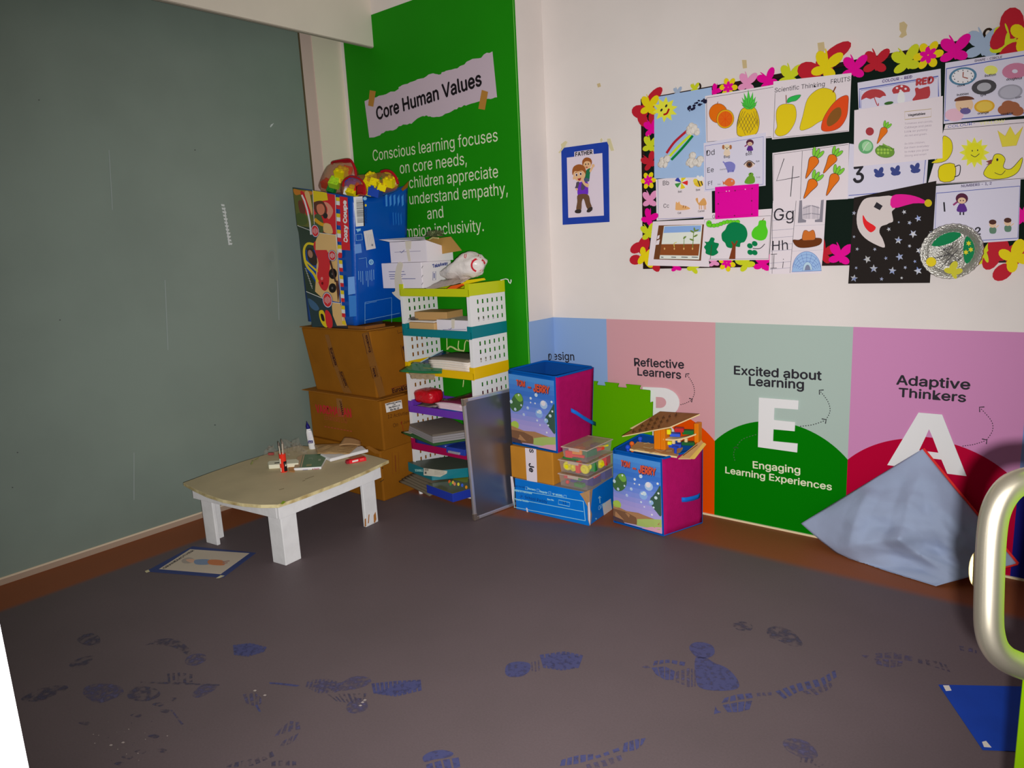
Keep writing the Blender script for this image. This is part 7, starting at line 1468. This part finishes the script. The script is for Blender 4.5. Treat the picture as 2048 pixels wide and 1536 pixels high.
def fabric_bin(lab, bot, top, rimr, bulge, sink=0.0):
    """bot/top: A front-left, B front corner, C right-back, D back-left"""
    root = empty('fabric_bin', sum(bot, V((0, 0, 0)))/4, lab, 'bin', 'picture bins by the wall')
    def wall(i, j, m, nm, bl):
        n = (bot[j]-bot[i]).cross(V((0, 0, 1))).normalized(); b = MB()
        b.grid(lambda u, v: bil(bot[i], bot[j], top[j], top[i], u, v)+n*(bl*math.sin(PI*u)*math.sin(PI*v)), 10, 10, m); return b.build(nm, root, smooth=60, solid=0.004), n
    f, nfr = wall(0, 1, BINB, 'front_panel', bulge); s_, nsd = wall(1, 2, BINP, 'side_panel', bulge); wall(2, 3, BIND, 'back_panel', 0); wall(3, 0, BIND, 'side_panel', 0)
    b = MB(); b.add([p+V((0, 0, 0.003)) for p in bot], [(0, 1, 2, 3)], BIND); b.build('bottom', root, solid=0.004)
    tq = [bil(bot[0], bot[1], top[1], top[0], 0, 0.035), bil(bot[0], bot[1], top[1], top[0], 0.985, 0.035), bil(bot[0], bot[1], top[1], top[0], 0.985, 0.955), bil(bot[0], bot[1], top[1], top[0], 0.0, 0.955)]
    bin_art([tq[0]+nfr*0.003, tq[1]+nfr*0.003, tq[2]+nfr*0.003, tq[3]+nfr*0.003], nfr, bulge, root)
    # lining seen from above and bound edges
    for i, j in ((0, 1), (1, 2), (2, 3), (3, 0)):
        n = (bot[j]-bot[i]).cross(V((0, 0, 1))).normalized(); b = MB()
        b.grid(lambda u, v: bil(bot[i], bot[j], top[j], top[i], u, 0.02+v*0.97)-n*(0.005-bulge*math.sin(PI*u)*math.sin(PI*v)*(1 if i < 2 else 0)), 8, 6, BIND); b.build('lining', root, smooth=60)
    b = MB(); loop = []
    for i in range(4):
        a, c_ = top[i], top[(i+1) % 4]
        for t in (0.04, 0.25, 0.5, 0.75, 0.96): loop.append(a.lerp(c_, t))
    b.tube(loop, rimr, BINB, 8, True); b.build('rim', root, smooth=60)
    b = MB()
    for i in (0, 1, 2): b.tube([bot[i]+V((0, 0, 0.004)), top[i]], 0.0028, BINB, 6)
    b.tube([bot[0]+V((0, 0, 0.003)), bot[1]+V((0, 0, 0.003)), bot[2]+V((0, 0, 0.003))], 0.0035, BINB, 6); b.build('piping', root, smooth=60)
    return root, nsd
HBL = P((20, 96, 186), 0.5, name='blue_webbing')
bz = 0.3375
bA = [V((-2.278, 2.745, bz)), V((-1.982, 2.722, bz)), V((-1.975, 3.015, bz)), V((-2.27, 3.03, bz))]
tA = [V((-2.282, 2.745, bz+0.385)), V((-1.972, 2.712, bz+0.378)), V((-1.955, 3.02, bz+0.376)), V((-2.275, 3.045, bz+0.385))]
binA, nA = fabric_bin('printed picture bin with a magenta side standing on the small brown carton', bA, tA, 0.0055, 0.003)
def strap(root, pts, w_, n, lab=None):
    b = MB(); N = len(pts); dz = V((0, 0, w_/2))
    b.add([p-dz for p in pts]+[p+dz for p in pts], [(i, i+1, N+i+1, N+i) for i in range(N-1)], HBL); return b.build('handle', root, solid=0.003, smooth=60, label='blue webbing handle')
pA = lambda x, y, o: onplane(1000+x/3.84, 690+y/3.84, tA[1]+nA*o, nA)
strap(binA, [pA(545, 500, 0.005), pA(585, 520, 0.022), pA(640, 558, 0.03), pA(700, 592, 0.024), pA(735, 608, 0.012)], 0.02, nA)
b = MB(); b.obox((-2.09, 2.86, bz+0.1685), 0.12, 0.13, 0.325, P((190, 182, 176), 0.6, name='grey_white_card'), 0.2); o = b.build('card_pack', bevel=0.003); tag(o, 'pale card pack standing inside the left picture bin', 'card')
bB = [V((-1.734, 2.824, 0.001)), V((-1.458, 2.800, 0.001)), V((-1.378, 3.035, 0.001)), V((-1.68, 3.06, 0.001))]
tB = [V((-1.752, 2.862, 0.352)), V((-1.492, 2.852, 0.350)), V((-1.392, 3.068, 0.362)), V((-1.735, 3.105, 0.375))]
binB, nB = fabric_bin('printed picture bin with a magenta side on the floor, filled with wooden toys', bB, tB, 0.0055, 0.012)
nB2 = (bB[2]-bB[1]).cross(V((0, 0, 1))).normalized(); pm = (tB[1]+bB[1])/2
pB = lambda x, y, o: onplane(1000+x/3.84, 690+y/3.84, pm+nB2*(0.012+o), nB2)
strap(binB, [pB(1395, 1188, 0.010), pB(1430, 1188, 0.018), pB(1480, 1178, 0.018), pB(1520, 1165, 0.012), pB(1538, 1148, 0.004)], 0.022, nB2)

# ------------------------------------------------------------------ clear boxes of building pieces
CLP = P((196, 186, 180), 0.15, alpha=0.20, spec=0.7, name='clear_polypropylene'); CLL = P((178, 156, 132), 0.25, alpha=0.38, spec=0.7, name='clear_lid'); CLR2 = P((196, 180, 168), 0.25, alpha=0.55, spec=0.7, name='clear_rim')
random.seed(31)
def clearbox(x0, x1, y0, y1, z0, h, lab, pieces, gears=(), rot=0.0, rim=0.007):
    root = empty('clear_box', ((x0+x1)/2, (y0+y1)/2, z0), lab, 'plastic box', 'clear boxes of building pieces'); t = 0.002; g = 0.006
    b = MB(); q0 = [V((x0+g, y0+g, z0)), V((x1-g, y0+g, z0)), V((x1-g, y1-g, z0)), V((x0+g, y1-g, z0))]; q1 = [V((x0, y0, z0+h)), V((x1, y0, z0+h)), V((x1, y1, z0+h)), V((x0, y1, z0+h))]
    b.add(q0+q1, [(3, 2, 1, 0), (0, 1, 5, 4), (1, 2, 6, 5), (2, 3, 7, 6), (3, 0, 4, 7)], CLP); b.build('tub', root)
    b = MB(); b.tube([V((x0-0.003, y0-0.003, z0+h)), V((x1+0.003, y0-0.003, z0+h)), V((x1+0.003, y1+0.003, z0+h)), V((x0-0.003, y1+0.003, z0+h))], 0.003, CLR2, 6, True); b.build('rim', root)
    b = MB(); b.box((x0-0.002, y0-0.002, z0+h+0.001), (x1+0.002, y1+0.002, z0+h+0.0035), CLL); b.build('lid', root)
    b = MB(); b.box(((x0+x1)/2-0.03, y0-0.005, z0+h-0.012), ((x0+x1)/2+0.03, y0-0.0008, z0+h+0.003), CLR2); b.build('clip', root)
cx0, cx1, cy0, cy1 = -1.985, -1.822, 2.738, 3.0
zl_ = [ZBX+0.001, ZBX+0.0705, ZBX+0.137]
for i, (dx, lab) in enumerate(((0, 'lowest of three stacked clear plastic boxes beside the right picture bin'), (0.0, 'middle of three stacked clear plastic boxes, with yellow gears showing'), (0.004, 'topmost of three stacked clear plastic boxes, with red and orange pieces'))):
    clearbox(cx0-0.004+dx+(0.012 if i == 2 else 0), cx1-dx*2, cy0+(0.006*i), cy1-0.012*i, zl_[i], 0.06, lab, None)
def piece(c, s, col, lab, rz=0.0, kind='brick', tilt=0.0):
    m = P(col, 0.4, name='bright_toy_plastic'); b = MB(); M = Matrix.Rotation(rz, 3, 'Z') @ Matrix.Rotation(tilt, 3, 'X')
    if kind == 'brick':
        b.obox((0, 0, 0), s[0], s[1], s[2], m); b.lathe([(s[2]*0.25, s[2]*0.5), (s[2]*0.25, s[2]*0.65)], (0, 0, 0), m, 10)
    elif kind == 'gear':
        n = 18; pts = []
        for k in range(n*2): r = s[0]*(1.0 if k % 2 else 0.82); a = PI*k/n; pts.append((r*math.cos(a), -s[1]/2, r*math.sin(a)))
        b.prism(pts, (0, s[1], 0), m); b.lathe([(s[0]*0.45, 0), (s[0]*0.42, s[1]*0.8)], (0, -s[1]/2, 0), m, 14, V((0, -1, 0)))
    else: b.ball((0, 0, 0), s[0], m, 12)
    b.v = [M@p+V(c) for p in b.v]; o = b.build('building_piece', bevel=0.0012 if kind == 'brick' else 0, smooth=50 if kind == 'ball' else None); tag(o, lab, 'building piece', 'building pieces in the clear boxes')
YLW, RDD, GRR, BLL, ORR = (226, 190, 14), (206, 34, 34), (34, 120, 52), (44, 50, 140), (226, 120, 30)
yf = cy0
for a in (((-1.951, yf+0.024, zl_[1]+0.031), (0.0235, 0.014), YLW, 'yellow gear at the left end of the middle clear box', 0.2, 'gear'), ((-1.922, yf+0.026, zl_[1]+0.03), (0.0235, 0.012), YLW, 'yellow gear second from the left in the middle clear box', -0.3, 'gear'), ((-1.852, yf+0.026, zl_[1]+0.029), (0.0245, 0.012), YLW, 'yellow gear at the front right of the middle clear box', 0.1, 'gear'), ((-1.846, yf+0.045, zl_[1]+0.038), (0.018, 0.012), YLW, 'small yellow gear behind the right front gear of the middle clear box', 0.5, 'gear'),
          ((-1.835, yf+0.13, zl_[1]+0.03), (0.022, 0.018), YLW, 'yellow gear half way along the side of the middle clear box', 1.3, 'gear'), ((-1.89, yf+0.03, zl_[1]+0.031), (0.022, 0.03, 0.052), RDD, 'upright red piece in the middle clear box between the gears', 0.0, 'brick'), ((-1.84, yf+0.085, zl_[1]+0.03), (0.03, 0.04, 0.045), GRR, 'green piece behind the gears in the middle clear box', 0.2, 'brick'), ((-1.85, yf+0.20, zl_[1]+0.03), (0.04, 0.06, 0.045), RDD, 'red piece at the back of the middle clear box', 0.2, 'brick'), ((-1.92, yf+0.10, zl_[1]+0.028), (0.05, 0.06, 0.045), BLL, 'blue piece in the middle of the middle clear box', 0.1, 'brick'),
          ((-1.945, yf+0.04, zl_[2]+0.022), (0.036, 0.04, 0.036), RDD, 'chunky red piece at the front left of the topmost clear box', 0.1, 'brick'), ((-1.90, yf+0.05, zl_[2]+0.018), (0.07, 0.04, 0.012), RDD, 'flat red piece in the topmost clear box', 0.1, 'brick'), ((-1.905, yf+0.055, zl_[2]+0.04), (0.05, 0.05, 0.028), ORR, 'orange piece just under the lid of the topmost clear box', 0.2, 'brick'), ((-1.862, yf+0.08, zl_[2]+0.03), (0.04, 0.07, 0.03), (40, 104, 70), 'dark green piece at the side of the topmost clear box', -0.2, 'brick'), ((-1.85, yf+0.14, zl_[2]+0.035), (0.03, 0.06, 0.014), (206, 60, 40), 'slanting red piece at the side of the topmost clear box', -0.3, 'brick'), ((-1.845, yf+0.17, zl_[2]+0.04), (0.012, 0.07, 0.008), YLW, 'thin yellow stick at the side of the topmost clear box', -0.4, 'brick'), ((-1.88, yf+0.18, zl_[2]+0.03), (0.05, 0.05, 0.03), BLL, 'blue piece at the back of the topmost clear box', 0.1, 'brick'), ((-1.93, yf+0.04, zl_[2]+0.004), (0.09, 0.05, 0.006), GRR, 'flat green piece on the bottom of the topmost clear box', 0.05, 'brick'),
          ((-1.955, yf+0.022, zl_[0]+0.016), (0.0105, 0), RDD, 'small red ball at the front left of the lowest clear box', 0, 'ball'), ((-1.945, yf+0.028, zl_[0]+0.046), (0.05, 0.03, 0.018), (180, 50, 60), 'dull red piece at the upper left of the lowest clear box', 0.1, 'brick'), ((-1.893, yf+0.026, zl_[0]+0.046), (0.045, 0.03, 0.015), GRR, 'green piece near the top of the lowest clear box', 0.05, 'brick'), ((-1.885, yf+0.024, zl_[0]+0.014), (0.048, 0.03, 0.018), GRR, 'green piece at the bottom of the lowest clear box', -0.1, 'brick'), ((-1.90, yf+0.10, zl_[0]+0.026), (0.13, 0.08, 0.045), (56, 48, 120), 'large violet blue piece filling the lowest clear box', 0.0, 'brick'), ((-1.838, yf+0.10, zl_[0]+0.048), (0.016, 0.06, 0.012), RDD, 'red stick at the side of the lowest clear box', 0.1, 'brick'), ((-1.86, yf+0.20, zl_[0]+0.03), (0.06, 0.07, 0.045), (56, 60, 130), 'blue piece at the back of the lowest clear box', 0.0, 'brick')):
    piece(a[0], a[1], a[2], a[3], a[4], a[5])

# ------------------------------------------------------------------ green foam mat
GRNF = P((78, 146, 0), 0.9, spec=0.03, name='lime_foam', bump=0.08, bump_s=200)
mx0, mx1, mt = -2.262, -1.695, 0.012
lean0, lean1 = V((0, 3.085, 0.0)), V((0, 3.134, 0.605))
def mpt(x, h): p = lean0.lerp(lean1, h); return V((x, p.y, p.z))
pts = [mpt(mx0, 0), mpt(mx1, 0)]
n = 9
for k in range(n):
    a, c_ = k/n, (k+1)/n; s_ = 0.016
    if k % 2 == 0: pts += [mpt(mx1, a+0.01), mpt(mx1, c_-0.02)]
    else: pts += [mpt(mx1, a-0.005), mpt(mx1+s_, a-0.015), mpt(mx1+s_, c_+0.01), mpt(mx1, c_)]
pts.append(mpt(mx1, 0.985))
for k in range(n):
    a, c_ = mx1+(mx0-mx1)*k/n, mx1+(mx0-mx1)*(k+1)/n
    if k % 2: pts += [mpt(a+0.004, 1.0), mpt(a+0.01, 1.022), mpt(c_-0.01, 1.022), mpt(c_-0.004, 1.0)]
    else: pts += [mpt(a-0.004, 0.99), mpt(c_+0.004, 0.99)]
b = MB(); b.prism(pts, (0, -mt, 0.001), GRNF); o = b.build('foam_mat', bevel=0.001); tag(o, 'lime green interlocking foam mat leaning on the wall behind the bins', 'foam mat')

# ------------------------------------------------------------------ wooden toys in the right bin
PLY = P((176, 134, 84), 0.55, name='birch_plywood', noise_s=20, noise_a=0.1); PLYD = P((128, 84, 44), 0.6, name='engraved_plywood', noise_s=18, noise_a=0.15); PLYE = P((206, 176, 130), 0.55, name='plywood_edge'); ENG = P((92, 56, 28), 0.7, name='engraved_groove')
ZW = (1220, 800, 5.486)
def zw(x, y): return (ZW[0]+x/ZW[2], ZW[1]+y/ZW[2])
yW = 3.0
def plank(nm, q, lab, m, t=0.008, carve=(), cat='board', grp='wooden boards in the right bin', cm=ENG):
    n = (q[1]-q[0]).cross(q[3]-q[0]).normalized()
    if (CAM-q[0]).dot(n) < 0: n = -n
    b = MB(); b.prism([p-n*t for p in q], n*t, m, PLYE); o = b.build(nm, bevel=0.001); tag(o, lab, cat, grp)
    if carve:
        F = Flat(q[0]+n*0.0004, n, ZW)
        for c in carve: F.line(c, 9, cm)
        F.build('carved_letters', o)
    return o
# bench of pegs: two orange ends, a thin bowed plank with pegs
OR = P((226, 110, 14), 0.4, name='orange_paint')
bench = empty('peg_bench', V((-1.56, 2.95, 0.365)), 'wooden hammer bench with orange ends and coloured pegs in the right bin', 'toy')
yb1 = 2.915; yb2 = 3.02
def endp(pts, yy, th): b = MB(); b.prism([ony(*zw(*q), yy) for q in pts], (0.0, th, 0), OR); b.build('end_panel', bench, bevel=0.003)
endp([(478, 302), (545, 312), (548, 545), (482, 540)], yb1, 0.05); endp([(548, 312), (598, 312), (608, 550), (552, 546)], yb1+0.002, 0.05); endp([(918, 258), (970, 262), (970, 470), (922, 470)], yb2, 0.04)
b = MB(); A0 = [ony(*zw(x, y), 2.915+0.09*(x-580)/360) for x, y in sm([(585, 425), (680, 432), (760, 424), (850, 402), (945, 368)], False, 3)]
vs = A0+[p+V((0, 0.045, 0)) for p in A0]; N = len(A0); vs2 = [p+V((0, 0, -0.007)) for p in vs]
b.add(vs+vs2, [(i, i+1, N+i+1, N+i) for i in range(N-1)]+[(2*N+i, 3*N+i, 3*N+i+1, 2*N+i+1) for i in range(N-1)]+[(i, 2*N+i, 2*N+i+1, i+1) for i in range(N-1)]+[(N+i, N+i+1, 3*N+i+1, 3*N+i) for i in range(N-1)], PLYE); b.build('plank', bench)
for x, y, w_, h_, c_, nm in ((625, 355, 50, 55, (226, 196, 20), 'yellow'), (695, 390, 110, 36, (50, 80, 190), 'blue'), (740, 336, 100, 42, (170, 34, 40), 'red'), (838, 362, 120, 44, (20, 96, 40), 'green'), (632, 478, 52, 38, (226, 196, 20), 'yellow'), (692, 508, 140, 40, (34, 64, 170), 'blue'), (838, 486, 140, 36, (24, 84, 40), 'green')):
    c0 = ony(*zw(x, y), 2.925+0.09*(x-580)/360); px = 1/ZW[2]*(c0-CAM).dot(FF)/FPX
    b = MB(); b.obox(c0+V((0, 0.02, 0)), w_*px, 0.03, h_*px, P(c_, 0.4, name=nm+'_peg_paint'), 0.35); b.build('peg_head', bench, bevel=0.002, label=nm+' peg head')
for x, y0, y1 in ((698, 430, 500), (834, 420, 470), (757, 432, 460)):
    p0, p1 = ony(*zw(x, y0), 2.94+0.09*(x-580)/360), ony(*zw(x, y1), 2.94+0.09*(x-580)/360); b = MB(); b.tube([p0, p1], 0.0085, PLYE, 12); b.build('peg', bench, smooth=40)
b = MB(); c0 = ony(*zw(718, 555), 2.905); b.tube([c0+V((0, 0, 0.015)), c0+V((0, 0, -0.012))], 0.006, P((34, 64, 170), 0.4), 12); b.obox(c0+V((0, 0, 0.016)), 0.024, 0.02, 0.008, P((34, 64, 170), 0.4)); o = b.build('peg'); tag(o, 'loose blue peg standing before the hammer bench', 'peg')
# tilted engraved board on top, another behind it, flat board below, two at the right
q = [ony(*zw(130, 395), 2.86), ony(*zw(655, 295), 2.885), ony(*zw(985, 152), 3.02), ony(*zw(550, 124), 3.085)]
nq = (q[1]-q[0]).cross(q[3]-q[0]).normalized(); q[2] = onplane(*zw(985, 152), q[0], nq)
CARV = [[(240+k*70+r*95, 340-k*14-r*62), (285+k*66+r*92, 345-k*14-r*62)] for r in range(3) for k in range(5)]+[[(262+k*70+r*95, 322-k*14-r*62), (250+k*70+r*92, 362-k*14-r*62)] for r in range(3) for k in range(5)]
plank('letter_board', q, 'tilted wooden board engraved with letters, on top of the toys in the right bin', PLYD, 0.006, CARV, cm=P((84, 52, 26), 0.7, name='dark_groove'))
q = [ony(*zw(215, 310), 3.06), ony(*zw(300, 340), 3.04), ony(*zw(540, 190), 3.09), ony(*zw(560, 128), 3.1)]
b = MB(); b.prism(q, (0, 0.006, -0.003), PLYE); o = b.build('plain_board', bevel=0.001); tag(o, 'pale wooden board edge showing behind the tilted engraved board', 'board', 'wooden boards in the right bin')
zfb = 0.362
q = [hz(*zw(215, 535), zfb+0.01), hz(*zw(735, 618), zfb-0.004), hz(*zw(800, 520), zfb-0.002), hz(*zw(300, 455), zfb+0.012)]
GRV = P((206, 178, 130), 0.6, name='pale_groove')
plank('letter_board', q, 'flat wooden board with pale cut lines lying level with the rim of the right bin', PLY, 0.009, ([(370, 480), (420, 470), (440, 478)], [(365, 515), (440, 530), (470, 520)], [(500, 545), (560, 560), (600, 550)], [(615, 560), (680, 556)], [(255, 545), (320, 540), (380, 552)], [(430, 580), (500, 570), (560, 590)]), cm=GRV)
q = [ony(*zw(750, 640), 2.90), ony(*zw(890, 640), 2.935), ony(*zw(1030, 470), 3.045), ony(*zw(1000, 435), 3.05)]
plank('wooden_stick', q, 'wooden slat leaning out over the right corner of the right bin', PLY, 0.008, ([(800, 610), (960, 490)],))
q = [ony(*zw(865, 645), 2.925), ony(*zw(915, 650), 2.93), ony(*zw(1042, 490), 3.04), ony(*zw(1020, 470), 3.035)]
b = MB(); b.prism(q, (0.004, 0.008, 0.0), P((206, 166, 80), 0.55, name='yellow_wood')); o = b.build('wooden_stick', bevel=0.001); tag(o, 'yellowish wooden slat nearest the magenta side of the right bin', 'board', 'wooden boards in the right bin')
for x, y, yy, c_, r_, lab in ((195, 520, 2.905, (34, 74, 190), 0.013, 'blue peg at the left inside the right bin'), (240, 480, 2.94, (206, 90, 30), 0.012, 'orange peg behind the blue one in the right bin'), (330, 425, 3.0, (34, 74, 190), 0.012, 'blue peg at the back inside the right bin')):
    c0 = ony(*zw(x, y), yy); b = MB(); b.ball(c0, r_, P(c_, 0.35, name='peg_paint'), 14); b.tube([c0, c0+V((0.002, 0, -0.04))], r_*0.6, P(c_, 0.35, name='peg_paint'), 10); o = b.build('peg', smooth=50); tag(o, lab, 'peg', 'loose pegs in the right bin')

# ------------------------------------------------------------------ crumpled pale blue sheet against the wall
SH = P((136, 148, 172), 0.75, spec=0.05, name='pale_blue_fabric', noise_s=6, noise_a=0.06, bump=0.25, bump_s=14); SHR = P((190, 40, 36), 0.6, name='red_edging')
A = ony(1845, 898, YW-0.03); L_ = ony(1602, 1047, 3.08); Rr = ony(2034, 1128, YW-0.05); Bt_ = hz(1872, 1172, 0.004)
eb = [hz(1640, 1098, 0.006), hz(1690, 1120, 0.006), hz(1760, 1140, 0.006)]
def fold(p0, p1, u, v, wd):
    # distance of (u, v) to a crease running from p0 to p1
    dx, dy = p1[0]-p0[0], p1[1]-p0[1]; l2 = dx*dx+dy*dy; t = max(0, min(1, ((u-p0[0])*dx+(v-p0[1])*dy)/l2))
    return max(0.0, 1-math.hypot(u-p0[0]-dx*t, v-p0[1]-dy*t)/wd)
def shfn(u, v):
    # u runs from the apex side to the lower edge, v from the left corner side to the right
    p = bil(A, L_, Bt_, Rr, u, v)
    k = math.sin(PI*u)**0.8*math.sin(PI*v)**0.8
    p += V((0.0, -0.085*k, 0.04*k))
    r = noise.noise(V((u*2.3+4, v*2.1, 1.3)))*0.05+noise.noise(V((u*6, v*5, 4.2)))*0.02+noise.noise(V((u*13, v*11, 2.2)))*0.006
    c = 0.030*fold((0.98, 0.28), (0.62, 0.55), u, v, 0.13)+0.030*fold((0.62, 0.55), (0.72, 0.98), u, v, 0.12)+0.018*fold((0.1, 0.15), (0.62, 0.55), u, v, 0.09)+0.014*fold((0.25, 0.75), (0.6, 0.9), u, v, 0.10)+0.016*fold((0.5, 0.1), (0.9, 0.35), u, v, 0.08)
    c -= 0.030*fold((0.95, 0.55), (0.80, 0.80), u, v, 0.16)+0.015*fold((0.2, 0.3), (0.5, 0.72), u, v, 0.10)
    p += V((0.3*r*k, -(r+c)*min(1, k*1.6), r*0.5*k+c*0.4*min(1, k*1.6)))
    sag = max(0, u-0.45)/0.55
    p.z += -0.062*math.sin(PI*v)*sag**1.6; p.y += -0.015*math.sin(PI*v)*sag**2
    e = max(0, u-0.8)/0.2*(1-abs(2*v-1)); p.z += 0.006*noise.noise(V((v*9, 1, 1)))*e
    p.z = max(p.z, 0.004); p.y = min(p.y, YW-0.012)
    return p
b = MB(); b.grid(shfn, 64, 64, SH); sh = b.build('fabric_sheet', smooth=70, solid=0.0025); tag(sh, 'crumpled pale blue fabric sheet propped under the big letter A', 'sheet')
b = MB(); b.tube([shfn(0, v/20)+V((0.003, 0.002, 0.002)) for v in range(21)], 0.005, SHR, 6); b.tube([shfn(u/8*0.3, 1.0)+V((0.002, 0, 0)) for u in range(9)], 0.004, SHR, 6); b.build('red_edging', sh, smooth=60, label='red edging')

# ------------------------------------------------------------------ papers on the floor
F = Flat((0, 0, 0.0008), (0, 0, 1)); F.slab([(292, 1143), (385, 1093), (512, 1106), (447, 1155), (440, 1155)], P((52, 62, 104), 0.6, name='navy_card'), 0.0012); gm = F.build('poster'); tag(gm, 'navy bordered Grandmother poster lying on the floor before the low table', 'poster')
zq = (280, 820, 3.938); F = Flat((0, 0, 0.0022), (0, 0, 1), zq, 0.00012)
F.slab([(150, 1253), (395, 1097), (862, 1128), (635, 1293)], P((176, 164, 148), 0.6, name='dusty_paper'), 0.0004)
F.text('GRANDMOTHER', (196, 1250), (430, 1106), BK, 0.02, h=0.85)
F.poly(sm([(330, 1180), (385, 1160), (430, 1180), (400, 1205), (340, 1205)]), P((150, 140, 130), 0.6)); F.poly(sm([(360, 1180), (410, 1172), (440, 1190), (400, 1202)]), P((186, 150, 128), 0.6)); F.poly(sm([(435, 1180), (545, 1178), (545, 1215), (440, 1215)]), P((112, 128, 152), 0.6)); F.poly(sm([(545, 1180), (650, 1185), (660, 1222), (545, 1215)]), P((176, 110, 72), 0.6)); F.line([(650, 1195), (705, 1188)], 8, P((150, 120, 110), 0.6)); F.line([(650, 1210), (690, 1202)], 8, P((150, 120, 110), 0.6))
F.build('picture', gm)
F = Flat((0, 0, 0.0026), (0, 0, 1), zq)
F.slab([(38, 1270), (66, 1258), (78, 1272), (50, 1282)], TAPE, 0.0006); F.build('tape', gm); F = Flat((0, 0, 0.0026), (0, 0, 1), zq); F.slab([(600, 1325), (635, 1302), (665, 1306), (625, 1324)], TAPE, 0.0006); F.build('tape', gm)
F = Flat((0, 0, 0.0008), (0, 0, 1)); F.slab([(1877, 1370), (2060, 1374), (2075, 1505), (1965, 1500)], P((20, 58, 150), 0.5, name='blue_card', noise_s=8, noise_a=0.12), 0.0014); bs_ = F.build('card_sheet'); tag(bs_, 'blue card sheet with tape corners lying on the floor at the right', 'card')
for q in ([(1886, 1371), (1898, 1371), (1903, 1381), (1892, 1382)], [(1964, 1484), (1972, 1482), (1983, 1495), (1968, 1494)]):
    F = Flat((0, 0, 0.0024), (0, 0, 1)); F.slab(q, P((196, 190, 180), 0.5, name='white_tape'), 0.0006); F.build('tape', bs_)

# ------------------------------------------------------------------ lime door with its pull handle, at the right
LIME = P((104, 140, 0), 0.45, spec=0.1, name='lime_door_paint', k=0.9)
fwd = V((-math.sin(YAW), math.cos(YAW), 0)); rt = V((math.cos(YAW), math.sin(YAW), 0))
E0 = onplane(2041, 1372, CAM+FF*0.86, FF); e = V((E0.x, E0.y, 0))
b = MB(); q = [e, e-fwd*0.8+rt*0.02, e-fwd*0.8+rt*0.06, e+rt*0.04]; b.prism(q, (0, 0, 2.1), LIME); door = b.build('door_1', bevel=0.003); struct(door)
MET = P((200, 192, 172), 0.26, 0.95, name='brushed_steel', k=0.9)
dH = 0.70
def hp(x, y, d=0): return onplane(x, y, CAM+FF*(dH+d), FF)
R_ = 26*dH/FPX
path = [(2120, 956), (2075, 958), (2048, 962), (2022, 974), (2002, 998), (1989, 1030), (1983, 1070), (1980, 1120), (1978, 1180), (1977, 1230), (1979, 1262), (1987, 1290), (2004, 1312), (2028, 1326), (2060, 1336), (2120, 1340)]
b = MB(); b.tube([hp(*q) for q in sm(path, False, 4)], R_, MET, 20); hd_ = b.build('handle', door, smooth=70); hd_['label'] = 'steel D shaped pull handle'
b = MB(); c0 = hp(1953, 1138, 0.05); b.ball(c0, 0.020, P((220, 196, 140), 0.35, k=0.9, name='brass_latch'), 20, (0.35, 0.35, 1.0)); b.tube([c0, c0+rt*0.03+fwd*0.02], 0.006, MET, 10); b.build('latch', door, smooth=60, label='brass latch')
